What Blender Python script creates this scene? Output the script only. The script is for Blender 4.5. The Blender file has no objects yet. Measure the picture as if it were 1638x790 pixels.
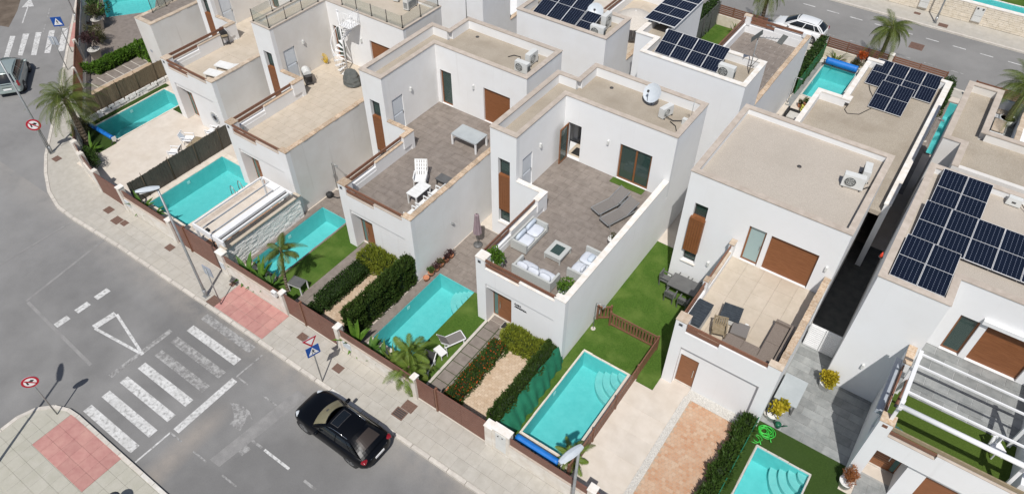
import bpy, math, random
from mathutils import Vector, Matrix, Euler
random.seed(7)
R = math.radians
scene = bpy.context.scene
COL = scene.collection

# ------------------------------------------------------------------ camera
cam_d = bpy.data.cameras.new("camera")
cam = bpy.data.objects.new("camera", cam_d)
COL.objects.link(cam)
YAW, PITCH, ROLL = R(35.0505), R(45.4979), R(0.1907)
_f = Vector((-math.sin(YAW)*math.cos(PITCH), math.cos(YAW)*math.cos(PITCH), -math.sin(PITCH)))
_r = Vector((math.cos(YAW), math.sin(YAW), 0))
_u = _r.cross(_f)
_r2 = math.cos(ROLL)*_r + math.sin(ROLL)*_u
_u2 = -math.sin(ROLL)*_r + math.cos(ROLL)*_u
mw = Matrix.Identity(4)
for i in range(3):
    mw[i][0], mw[i][1], mw[i][2] = _r2[i], _u2[i], -_f[i]
mw[2][3] = 28.5
cam.matrix_world = mw
cam_d.sensor_fit = 'HORIZONTAL'
cam_d.sensor_width = 36.0
cam_d.lens = 36.0*1154.67/1638.0
cam_d.clip_start = 0.1
cam_d.clip_end = 3000
scene.camera = cam

# ------------------------------------------------------------------ daylight
SUN_EL, SUN_AZ = R(57), R(-63.5)           # azimuth measured from +X towards +Y
sdir = Vector((math.cos(SUN_AZ)*math.cos(SUN_EL), math.sin(SUN_AZ)*math.cos(SUN_EL), math.sin(SUN_EL)))
sun_d = bpy.data.lights.new("sun", 'SUN')
sun_d.energy = 4.1
sun_d.angle = R(0.53)
sun_d.color = (1.0, 0.97, 0.925)
sun = bpy.data.objects.new("sun", sun_d)
COL.objects.link(sun)
sun.location = (0, 0, 60)
sun.rotation_euler = sdir.to_track_quat('Z', 'Y').to_euler()
world = bpy.data.worlds.new("World")
scene.world = world
world.use_nodes = True
wn = world.node_tree
bg = wn.nodes['Background']
sky = wn.nodes.new('ShaderNodeTexSky')
sky.sky_type = 'NISHITA'
sky.sun_disc = False
sky.sun_elevation = SUN_EL
sky.sun_rotation = math.pi/2 - SUN_AZ
sky.air_density = 1.0
sky.dust_density = 1.5
wn.links.new(sky.outputs[0], bg.inputs[0])
bg.inputs[1].default_value = 0.075
scene.view_settings.view_transform = 'Standard'
scene.view_settings.look = 'None'
scene.view_settings.exposure = 0.0
scene.view_settings.gamma = 1.0
scene.view_settings.use_curve_mapping = False
try:
    scene.cycles.max_bounces = 8
    scene.cycles.transparent_max_bounces = 12
    scene.cycles.use_denoising = True
except Exception:
    pass

# ------------------------------------------------------------------ materials
def node_mat(name):
    m = bpy.data.materials.new(name)
    m.use_nodes = True
    nt = m.node_tree
    return m, nt, nt.nodes['Principled BSDF']

def mix_rgb(nt, fac, a, b, mode='MIX'):
    n = nt.nodes.new('ShaderNodeMix')
    n.data_type = 'RGBA'
    n.blend_type = mode
    for sock, v in ((n.inputs[0], fac), (n.inputs[6], a), (n.inputs[7], b)):
        if hasattr(v, 'is_output'):
            nt.links.new(v, sock)
        elif isinstance(v, (int, float)):
            sock.default_value = v
        else:
            sock.default_value = (*v, 1)
    return n.outputs[2]

def noise(nt, scale, detail=4, rough=.6, vec=None, stretch=None):
    n = nt.nodes.new('ShaderNodeTexNoise')
    n.inputs['Scale'].default_value = scale
    n.inputs['Detail'].default_value = detail
    n.inputs['Roughness'].default_value = rough
    if vec is None:
        vec = nt.nodes.new('ShaderNodeNewGeometry').outputs['Position']
    if stretch:
        mp = nt.nodes.new('ShaderNodeMapping')
        mp.inputs['Scale'].default_value = stretch
        nt.links.new(vec, mp.inputs[0])
        vec = mp.outputs[0]
    nt.links.new(vec, n.inputs['Vector'])
    return n.outputs['Fac']

def ramp(nt, fac, lo, hi, a=0., b=1.):
    n = nt.nodes.new('ShaderNodeMapRange')
    n.inputs[1].default_value, n.inputs[2].default_value = lo, hi
    n.inputs[3].default_value, n.inputs[4].default_value = a, b
    nt.links.new(fac, n.inputs[0])
    return n.outputs[0]

def bump(nt, bsdf, h, strength, dist=.02):
    b = nt.nodes.new('ShaderNodeBump')
    b.inputs['Strength'].default_value = strength
    b.inputs['Distance'].default_value = dist
    nt.links.new(h, b.inputs['Height'])
    nt.links.new(b.outputs[0], bsdf.inputs['Normal'])

def mat(name, c1, c2=None, rough=.7, scale=6., lo=.35, hi=.65, bmp=0., bscale=None, metal=0., spec=.5,
        big=None, per_obj=0., stretch=None, coat=0., fine=None, tone=None):
    """colour c1->c2 by noise; big=(scale,colour,amount) broad blotches; per_obj = tone change per piece; fine=(scale,amount) speckle"""
    m, nt, b = node_mat(name)
    b.inputs['Roughness'].default_value = rough
    b.inputs['Metallic'].default_value = metal
    b.inputs['Specular IOR Level'].default_value = spec
    if coat:
        b.inputs['Coat Weight'].default_value = coat
        b.inputs['Coat Roughness'].default_value = .03
    col = None
    if c2 is not None:
        nz = noise(nt, scale, stretch=stretch)
        col = mix_rgb(nt, ramp(nt, nz, lo, hi), c1, c2)
        if bmp and not bscale:
            bump(nt, b, nz, bmp)
    if bmp and bscale:
        bump(nt, b, noise(nt, bscale, 3), bmp)
    if col is None:
        col = nt.nodes.new('ShaderNodeRGB').outputs[0]
        col.default_value = (*c1, 1)
    if tone:
        at = nt.nodes.new('ShaderNodeAttribute'); at.attribute_name = 'tone'
        col = mix_rgb(nt, at.outputs['Fac'], col, tone)
    if fine:
        nz = noise(nt, fine[0], 2, .7)
        v = ramp(nt, nz, .3, .7, 1-fine[1], 1+fine[1])
        col = scale_col(nt, col, v)
    if big:
        nz = noise(nt, big[0], 3, .55)
        col = mix_rgb(nt, ramp(nt, nz, .45, .72, 0, big[2]), col, big[1])
    if per_obj:
        oi = nt.nodes.new('ShaderNodeObjectInfo')
        v = ramp(nt, oi.outputs['Random'], 0, 1, 1-per_obj, 1+per_obj)
        col = scale_col(nt, col, v)
    nt.links.new(col, b.inputs['Base Color'])
    return m

def scale_col(nt, col, v):
    n = nt.nodes.new('ShaderNodeVectorMath')
    n.operation = 'SCALE'
    nt.links.new(col, n.inputs[0])
    nt.links.new(v, n.inputs['Scale'])
    return n.outputs[0]

def stucco(name, base, dirt, amt):
    m, nt, b = node_mat(name)
    b.inputs['Roughness'].default_value = .85
    b.inputs['Specular IOR Level'].default_value = .2
    n1 = noise(nt, .9, 4, .6)
    n2 = noise(nt, 1.0, 5, .7, stretch=(4.5, 4.5, .16))
    col = mix_rgb(nt, ramp(nt, n1, .35, .75, 0, amt), base, dirt)
    col = mix_rgb(nt, ramp(nt, n2, .60, .85, 0, amt*1.3), col, tuple(v*.8 for v in dirt))
    nt.links.new(col, b.inputs['Base Color'])
    bump(nt, b, noise(nt, 60, 2), .12, .01)
    return m

MT = {}
MT['white'] = stucco('white stucco', (.765, .765, .765), (.67, .65, .62), .40)
MT['fresh'] = stucco('fresh white stucco', (.765, .77, .775), (.69, .68, .665), .3)
MT['freshlitside'] = stucco('fresh white stucco lit side', (.85, .85, .845), (.76, .745, .72), .4)  # paler than the front: extra sunlight on the side painted into the colour
MT['midlitside'] = stucco('grey white stucco lit side', (.80, .795, .785), (.70, .68, .65), .5)  # grazing light on this side lightened into the colour, above the front
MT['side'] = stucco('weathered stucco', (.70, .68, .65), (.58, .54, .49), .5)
MT['capwhite'] = mat('white coping paint', (.82, .80, .77), (.72, .66, .58), .7, 3)
MT['cap'] = mat('beige coping stone', (.46, .36, .265), (.56, .47, .375), .8, 5, bmp=.3, per_obj=.14)
MT['captan'] = mat('tan roof coping', (.43, .365, .305), (.53, .46, .395), .85, 3, bmp=.2, per_obj=.05, big=(.6, (.42, .36, .30), .5))
MT['capwarm'] = mat('terracotta coping piece', (.42, .29, .185), (.56, .455, .345), .8, 9, bmp=.3, per_obj=.2)
MT['gravel'] = mat('roof gravel', (.33, .285, .225), (.44, .385, .315), .95, 26, .3, .7, bmp=.8, big=(.7, (.27, .225, .17), .55), fine=(55, .28))
MT['gravelpale'] = mat('pale roof gravel', (.40, .352, .298), (.52, .466, .402), .95, 26, .3, .7, bmp=.8, big=(.45, (.36, .315, .265), .4), fine=(50, .24))
MT['wood'] = mat('brown shutter wood', (.17, .062, .022), (.25, .10, .040), .45, 5, stretch=(.6, .6, 14), spec=.4)
MT['rail'] = mat('brown rail wood', (.165, .075, .045), (.22, .105, .065), .5, 4, stretch=(2, 2, 8), per_obj=.08)
MT['door'] = mat('brown entrance door', (.19, .072, .026), (.26, .105, .042), .4, 4, stretch=(.8, .8, 10))
MT['pvc'] = mat('pale grey door paint', (.58, .62, .66), (.62, .66, .70), .4, 2)
MT['tile'] = mat('brown grey floor tile', (.195, .165, .142), (.25, .215, .188), .6, 3, per_obj=.06, fine=(30, .06))
MT['tilegrey'] = mat('grey stone tile', (.215, .225, .222), (.295, .302, .295), .6, 2.2, per_obj=.16, fine=(24, .07))
MT['tilecream'] = mat('cream floor tile', (.48, .415, .33), (.545, .475, .39), .6, 2, per_obj=.025, big=(.5, (.44, .355, .26), .4))
MT['grout'] = mat('pale grout', (.24, .21, .185), (.28, .25, .22), .9, 8)
MT['groutgrey'] = mat('light grey grout', (.31, .31, .30), (.36, .36, .35), .9, 8)
MT['patio'] = mat('beige cement patio', (.56, .50, .43), (.63, .57, .50), .8, 1.6, big=(.6, (.50, .42, .33), .35), per_obj=.03)
MT['soil'] = mat('dark soil', (.07, .05, .035), (.12, .085, .055), .95, 9, bmp=.5)
MT['asphalt'] = None
def asphalt_mat():
    m, nt, b = node_mat('asphalt')
    b.inputs['Roughness'].default_value = .9
    b.inputs['Specular IOR Level'].default_value = .25
    col = mix_rgb(nt, noise(nt, 1.1), (.155, .152, .149), (.195, .192, .188))
    nz = noise(nt, .16, 4, .6)
    col = mix_rgb(nt, ramp(nt, nz, .45, .68, 0, .75), col, (.285, .28, .272))
    nz2 = noise(nt, .55, 5, .7)
    geo = nt.nodes.new('ShaderNodeNewGeometry')
    sp = nt.nodes.new('ShaderNodeSeparateXYZ'); nt.links.new(geo.outputs['Position'], sp.inputs[0])
    def math_(op, a, bb):
        n = nt.nodes.new('ShaderNodeMath'); n.operation = op
        for k, v in enumerate((a, bb)):
            if v is None: continue
            if isinstance(v, (int, float)): n.inputs[k].default_value = v
            else: nt.links.new(v, n.inputs[k])
        return n.outputs[0]
    # dust swept along the kerb of the front street
    gut = ramp(nt, sp.outputs[1], 8.9, 10.45)
    inside = math_('LESS_THAN', sp.outputs[1], 10.6)
    g2 = math_('MULTIPLY', math_('MULTIPLY', gut, inside), ramp(nt, nz2, .3, .6))
    col = mix_rgb(nt, math_('MULTIPLY', g2, .7), col, (.33, .30, .265))
    # a dusty tyre trail crossing the street beyond the stop line
    cx = math_('ADD', sp.outputs[0], 20.75)
    d = math_('ABSOLUTE', math_('ADD', cx, math_('MULTIPLY', math_('SUBTRACT', sp.outputs[1], 4.0), .06)), None)
    band = math_('MULTIPLY', ramp(nt, d, .75, .1), ramp(nt, sp.outputs[1], 7.6, 5.6))
    col = mix_rgb(nt, math_('MULTIPLY', math_('MULTIPLY', band, ramp(nt, nz2, .2, .55, .3, 1)), .62), col, (.36, .315, .27))
    # worn grey of the left street
    lft = math_('MULTIPLY', ramp(nt, sp.outputs[0], -30, -37), ramp(nt, nz2, .25, .6, .35, 1))
    col = mix_rgb(nt, math_('MULTIPLY', lft, .55), col, (.265, .26, .255))
    bk = math_('GREATER_THAN', sp.outputs[1], 50)
    col = mix_rgb(nt, math_('MULTIPLY', bk, .35), col, (.27, .262, .25))
    f = noise(nt, 45, 2, .7)
    col = scale_col(nt, col, ramp(nt, f, .3, .7, .9, 1.1))
    nt.links.new(col, b.inputs['Base Color'])
    bump(nt, b, noise(nt, 80, 3), .15)
    return m
MT['asphalt'] = asphalt_mat()
MT['patch'] = mat('asphalt patch', (.22, .215, .21), (.275, .268, .26), .9, 2.5, fine=(40, .1))
MT['dirt'] = mat('brown dirt', (.10, .075, .055), (.16, .125, .095), .95, 1.2, bmp=.4)
MT['slab'] = mat('pavement slab', (.395, .37, .325), (.455, .43, .385), .85, 2.2, per_obj=.028, big=(.35, (.47, .43, .365), .5), fine=(30, .06))
MT['slabgreen'] = mat('corner pavement slab', (.40, .385, .32), (.45, .43, .37), .85, 2.2, per_obj=.02, big=(.35, (.36, .35, .29), .4), fine=(30, .06))
MT['joint'] = mat('pavement bed', (.385, .36, .315), (.44, .415, .37), .9, 3)
MT['kerb'] = mat('kerb stone', (.50, .46, .41), (.60, .56, .50), .85, 4, per_obj=.07)
MT['kerbwhite'] = mat('white painted kerb', (.68, .66, .62), (.56, .53, .48), .8, 5)
MT['red'] = mat('red paving slab', (.41, .195, .175), (.47, .245, .215), .85, 3, per_obj=.07, big=(1.2, (.52, .30, .25), .5))
MT['paver'] = mat('sandy paver', (.44, .325, .22), (.53, .415, .305), .85, 3.5, per_obj=.08, bmp=.3, big=(1.3, (.42, .28, .165), .5), tone=(.58, .46, .34))
MT['paverorange'] = mat('orange paver', (.44, .225, .125), (.49, .285, .17), .85, 3.2, per_obj=.09, bmp=.3, big=(1.2, (.54, .41, .30), .6), tone=(.53, .37, .255))
MT['paverjoint'] = mat('pale sand joint', (.40, .30, .215), (.47, .37, .28), .95, 8)
MT['pebble'] = mat('white pebbles', (.62, .60, .56), (.42, .40, .37), .8, 30, .4, .75, bmp=.8)
MT['turf'] = mat('artificial turf', (.042, .092, .012), (.072, .132, .021), .95, 22, .25, .75, bmp=.7, spec=.15, big=(.8, (.125, .18, .04), .75), fine=(40, .4))
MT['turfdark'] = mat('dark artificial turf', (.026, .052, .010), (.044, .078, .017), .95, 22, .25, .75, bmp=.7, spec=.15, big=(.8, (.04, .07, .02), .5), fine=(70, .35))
MT['turfterr'] = mat('terrace turf', (.05, .085, .012), (.075, .115, .02), .95, 20, bmp=.6, spec=.15, fine=(60, .3))
MT['brown'] = mat('brown metal sheet', (.150, .070, .050), (.175, .085, .062), .5, 2, per_obj=.05)
MT['brownlight'] = mat('brown metal rib', (.19, .095, .07), (.21, .11, .08), .5, 2)
MT['frontwall'] = mat('rough white boundary wall', (.72, .685, .63), (.60, .55, .48), .9, 2.5, bmp=.5, bscale=12, big=(.8, (.62, .55, .46), .5))
MT['stone'] = mat('white split stone', (.72, .70, .67), (.80, .78, .75), .9, 4, bmp=.5, per_obj=.12)
MT['stonetan'] = mat('cream stone cladding', (.62, .55, .44), (.70, .63, .53), .9, 3, bmp=.4, per_obj=.09)
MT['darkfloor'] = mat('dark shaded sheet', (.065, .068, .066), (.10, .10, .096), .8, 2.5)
MT['cane'] = mat('dry cane screen', (.060, .055, .045), (.105, .095, .075), .95, 5, bmp=.6, stretch=(9, 9, .7), per_obj=.12)
MT['canebrown'] = mat('brown heather screen', (.13, .095, .06), (.21, .16, .10), .95, 5, bmp=.6, stretch=(9, 9, .7), per_obj=.12)
MT['mesh'] = mat('grey screening mesh', (.085, .095, .09), (.12, .125, .12), .9, 5)
MT['cloth'] = mat('green shade cloth', (.006, .12, .06), (.012, .17, .09), .75, 2, bmp=.2)
MT['cloth2'] = mat('bright green screen', (.012, .12, .032), (.02, .15, .045), .75, 2)
MT['steel'] = mat('galvanised steel', (.34, .35, .35), (.42, .43, .43), .45, 4, metal=.6)
MT['darksteel'] = mat('dark steel', (.045, .042, .042), (.06, .056, .055), .5, 4)
MT['lamphead'] = mat('pale blue grey lamp shell', (.50, .54, .58), (.56, .60, .63), .35, 3)
MT['plasticwhite'] = mat('white plastic', (.78, .78, .77), (.72, .72, .70), .45, 3)
MT['alu'] = mat('white aluminium', (.80, .80, .80), (.74, .74, .74), .35, 2)
MT['acwhite'] = mat('cream metal casing', (.66, .665, .645), (.60, .605, .585), .5, 3)
MT['acgrille'] = mat('dark grille', (.07, .075, .07), (.12, .125, .12), .6, 30)
MT['black'] = mat('black rubber', (.016, .016, .017), (.03, .03, .03), .7, 6)
MT['greyfab'] = mat('grey sling fabric', (.16, .145, .135), (.20, .185, .17), .8, 30)
MT['taupe'] = mat('taupe woven resin', (.17, .135, .11), (.23, .19, .16), .7, 30)
MT['wickergrey'] = mat('pale grey woven resin', (.43, .44, .42), (.50, .51, .49), .7, 25, bmp=.3)
MT['cushion'] = mat('white cushion', (.54, .57, .63), (.62, .645, .69), .9, 4)
MT['cushionblue'] = mat('pale blue cushion', (.50, .56, .64), (.56, .62, .68), .9, 4)
MT['darkcloth'] = mat('dark blue grey cover', (.028, .036, .045), (.045, .055, .066), .6, 5)
MT['greytop'] = mat('grey table top', (.37, .40, .41), (.42, .45, .46), .3, 2)
MT['charcoal'] = mat('charcoal table', (.105, .105, .105), (.13, .13, .128), .5, 3)
MT['teak'] = mat('weathered teak', (.22, .17, .10), (.30, .24, .16), .7, 5, stretch=(2, 2, 8))
MT['terracotta'] = mat('terracotta pot', (.42, .17, .09), (.50, .23, .13), .8, 6)
MT['potwhite'] = mat('white pot', (.76, .76, .75), (.70, .69, .66), .5, 5)
MT['potgrey'] = mat('pale grey planter', (.48, .46, .42), (.55, .53, .49), .8, 5)
MT['blue'] = mat('blue pool cover', (.008, .14, .50), (.012, .18, .58), .5, 3, bmp=.2)
MT['basin'] = mat('turquoise pool tile', (.175, .55, .555), (.215, .60, .605), .6, 3, fine=(40, .03))
MT['steps'] = mat('pale pool step', (.28, .56, .56), (.33, .61, .60), .6, 3)
MT['poolstone'] = mat('cream pool edge', (.62, .55, .46), (.68, .62, .54), .8, 3, per_obj=.06)
MT['cover'] = mat('rust manhole cover', (.13, .075, .055), (.18, .11, .085), .7, 14, bmp=.4)
MT['line'] = mat('road paint', (.60, .597, .585), (.27, .265, .257), .85, 7, .50, .66, fine=(14, .2), big=(1.1, (.40, .395, .38), .6))
MT['lineworn'] = mat('worn road paint', (.37, .365, .355), (.20, .195, .19), .9, 5, .36, .60, fine=(14, .15))
MT['signblue'] = mat('blue sign face', (.012, .075, .32), None, .4)
MT['signwhite'] = mat('white sign face', (.78, .78, .78), None, .4)
MT['signred'] = mat('red sign face', (.42, .012, .03), None, .4)
MT['signblack'] = mat('black sign print', (.012, .012, .014), None, .5)
MT['signback'] = mat('grey sign back', (.33, .36, .40), (.38, .41, .45), .5, 4)
MT['lilac'] = mat('faded lilac parasol cloth', (.23, .17, .19), (.29, .22, .24), .85, 4, stretch=(5, 5, .6))
MT['yellow'] = mat('yellow hose', (.55, .36, .01), None, .5)
MT['limehose'] = mat('lime green hose', (.05, .52, .06), None, .4)
MT['greenplastic'] = mat('dark green plastic', (.012, .10, .055), None, .4)
MT['turqplastic'] = mat('turquoise plastic', (.05, .45, .42), None, .4)
MT['yellowplastic'] = mat('yellow green plastic', (.50, .50, .10), None, .5)
MT['redplastic'] = mat('red plastic', (.60, .05, .02), None, .4)
MT['interior'] = mat('cream room floor', (.52, .44, .34), (.58, .50, .40), .6, 3)
MT['umbrella'] = mat('pale lace parasol', (.50, .46, .41), (.58, .54, .49), .9, 12)

def glass_mat(name, tint, refl=.9, dark=.5):
    """window pane: part clear, part mirror by angle, slightly tinted body"""
    m, nt, b = node_mat(name)
    b.inputs['Base Color'].default_value = (*tint, 1)
    b.inputs['Roughness'].default_value = .04
    b.inputs['Specular IOR Level'].default_value = refl
    b.inputs['Alpha'].default_value = dark
    return m
MT['glass'] = glass_mat('green tinted glass', (.045, .085, .075), .8, .58)
MT['glasspale'] = glass_mat('frosted pale glass', (.34, .46, .46), .7, .9)
MT['glassrail'] = glass_mat('clear balustrade glass', (.30, .36, .30), .6, .19)
MT['carglass'] = glass_mat('dark car glass', (.008, .010, .012), .9, .93)
MT['carglassclear'] = glass_mat('car windscreen', (.03, .035, .03), .9, .35)
MT['sidelight'] = glass_mat('door side glass', (.10, .20, .18), .7, .85)

# solar cell sheet: dark blue with fine pale busbar print (flat print on the real panel)
def solar_mat():
    m, nt, b = node_mat('solar cells')
    b.inputs['Roughness'].default_value = .12
    b.inputs['Specular IOR Level'].default_value = .35
    tc = nt.nodes.new('ShaderNodeTexCoord')
    sep = nt.nodes.new('ShaderNodeSeparateXYZ')
    nt.links.new(tc.outputs['UV'], sep.inputs[0])
    def lines(sock, n, w):
        a = nt.nodes.new('ShaderNodeMath'); a.operation = 'MULTIPLY'; a.inputs[1].default_value = n
        nt.links.new(sock, a.inputs[0])
        f = nt.nodes.new('ShaderNodeMath'); f.operation = 'FRACT'
        nt.links.new(a.outputs[0], f.inputs[0])
        l = nt.nodes.new('ShaderNodeMath'); l.operation = 'LESS_THAN'; l.inputs[1].default_value = w
        nt.links.new(f.outputs[0], l.inputs[0])
        return l.outputs[0]
    l1 = lines(sep.outputs[0], 6, .07)
    dash = lines(sep.outputs[1], 10, .62)
    mu = nt.nodes.new('ShaderNodeMath'); mu.operation = 'MULTIPLY'
    nt.links.new(l1, mu.inputs[0]); nt.links.new(dash, mu.inputs[1])
    l2 = lines(sep.outputs[1], 10, .03)
    c = mix_rgb(nt, noise(nt, 2.0, 2), (.005, .008, .017), (.009, .013, .027))
    c = mix_rgb(nt, l2, c, (.02, .03, .06))
    c = mix_rgb(nt, mu.outputs[0], c, (.22, .25, .32))
    nt.links.new(c, b.inputs['Base Color'])
    return m
MT['solar'] = solar_mat()

def leaf_mat(name, c1, c2, c3=None, scale=1.6, rough=.55):
    m, nt, b = node_mat(name)
    b.inputs['Roughness'].default_value = rough
    b.inputs['Specular IOR Level'].default_value = .3
    at = nt.nodes.new('ShaderNodeAttribute'); at.attribute_name = 'tone'
    nz = noise(nt, scale, 3)
    col = mix_rgb(nt, at.outputs['Fac'], c1, c2)
    col = mix_rgb(nt, ramp(nt, nz, .5, .75, 0, .6), col, c3 or tuple(v*.6 for v in c1))
    nt.links.new(col, b.inputs['Base Color'])
    tr = nt.nodes.new('ShaderNodeBsdfTranslucent')
    nt.links.new(col, tr.inputs[0])
    mx = nt.nodes.new('ShaderNodeMixShader'); mx.inputs[0].default_value = .25
    out = nt.nodes['Material Output']
    nt.links.new(b.outputs[0], mx.inputs[1]); nt.links.new(tr.outputs[0], mx.inputs[2])
    nt.links.new(mx.outputs[0], out.inputs[0])
    return m
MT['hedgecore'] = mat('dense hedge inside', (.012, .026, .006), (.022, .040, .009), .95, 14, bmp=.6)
MT['hedge'] = leaf_mat('dark hedge leaf', (.022, .052, .010), (.050, .095, .018))
MT['cypress'] = leaf_mat('cypress hedge leaf', (.024, .055, .010), (.07, .115, .022), (.045, .06, .014))
MT['privet'] = leaf_mat('mid green hedge leaf', (.04, .085, .015), (.075, .13, .025))
MT['lime'] = leaf_mat('yellow green shrub leaf', (.13, .17, .02), (.26, .28, .03), (.10, .14, .02))
MT['bright'] = leaf_mat('bright green leaf', (.06, .14, .012), (.13, .24, .03))
MT['palm'] = leaf_mat('palm leaflet', (.055, .095, .014), (.15, .185, .04), (.15, .13, .035))
MT['palmlight'] = leaf_mat('young palm leaflet', (.075, .14, .018), (.19, .26, .045), (.16, .17, .04))
MT['banana'] = leaf_mat('broad leaf', (.05, .13, .02), (.12, .23, .04))
MT['yellowleaf'] = leaf_mat('yellow leaf', (.32, .26, .015), (.50, .40, .03), (.14, .18, .02))
MT['rust'] = leaf_mat('rust coloured leaf', (.28, .09, .03), (.40, .17, .06))
MT['purple'] = leaf_mat('dark purple leaf', (.04, .02, .025), (.08, .04, .04))
MT['dusty'] = leaf_mat('dusty shrub leaf', (.055, .06, .02), (.10, .095, .04))
MT['redflower'] = leaf_mat('orange flower', (.45, .07, .015), (.60, .16, .04))
MT['agave'] = leaf_mat('blue green leaf', (.06, .14, .12), (.12, .24, .20))
MT['bark'] = mat('palm bark', (.12, .09, .06), (.20, .155, .11), .95, 9, bmp=.8, stretch=(1, 1, 3))
MT['stem'] = mat('brown stem', (.09, .065, .04), (.13, .10, .06), .9, 8)

def water_mat():
    m, nt, b = node_mat('pool water')
    out = nt.nodes['Material Output']
    tr = nt.nodes.new('ShaderNodeBsdfTransparent')
    tr.inputs[0].default_value = (.70, .915, .91, 1)
    gl = nt.nodes.new('ShaderNodeBsdfGlossy')
    gl.inputs['Roughness'].default_value = .03
    fr = nt.nodes.new('ShaderNodeFresnel'); fr.inputs[0].default_value = 1.33
    bp = nt.nodes.new('ShaderNodeBump'); bp.inputs['Strength'].default_value = .5; bp.inputs['Distance'].default_value = .05
    nz = noise(nt, 3.2, 4, .6)
    nt.links.new(nz, bp.inputs['Height'])
    nt.links.new(bp.outputs[0], fr.inputs['Normal']); nt.links.new(bp.outputs[0], gl.inputs['Normal'])
    mx = nt.nodes.new('ShaderNodeMixShader')
    nt.links.new(fr.outputs[0], mx.inputs[0])
    nt.links.new(tr.outputs[0], mx.inputs[1]); nt.links.new(gl.outputs[0], mx.inputs[2])
    nt.links.new(mx.outputs[0], out.inputs[0])
    return m
MT['water'] = water_mat()
MT['carblack'] = mat('black car paint', (.003, .0035, .005), None, .3, coat=.16, spec=.16)
MT['carwhite'] = mat('white car paint', (.74, .75, .76), None, .3, coat=.8)
MT['cargreen'] = mat('pale green car paint', (.34, .40, .385), None, .3, metal=.25, coat=.8)
MT['chrome'] = mat('bright metal', (.62, .63, .64), None, .2, metal=1.)
MT['taillight'] = mat('red lamp lens', (.22, .008, .014), None, .15, coat=.6)
MT['headlight'] = mat('clear lamp lens', (.55, .58, .60), None, .12, coat=.6)
MT['leather'] = mat('cream car seat', (.40, .36, .21), (.46, .41, .25), .6, 4)

# ------------------------------------------------------------------ mesh helpers
OFF = {}
def thing(name, label, cat, loc=(0, 0, 0), group=None, world=False, kind=None):
    """Empty at the thing's base. world=True: its parts are given in world coordinates."""
    o = bpy.data.objects.new(name, None)
    COL.objects.link(o)
    o.empty_display_size = .2
    o.location = loc
    o['label'] = label
    o['category'] = cat
    if group: o['group'] = group
    if kind: o['kind'] = kind
    OFF[o.name] = Vector(loc) if world else Vector((0, 0, 0))
    return o

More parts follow.
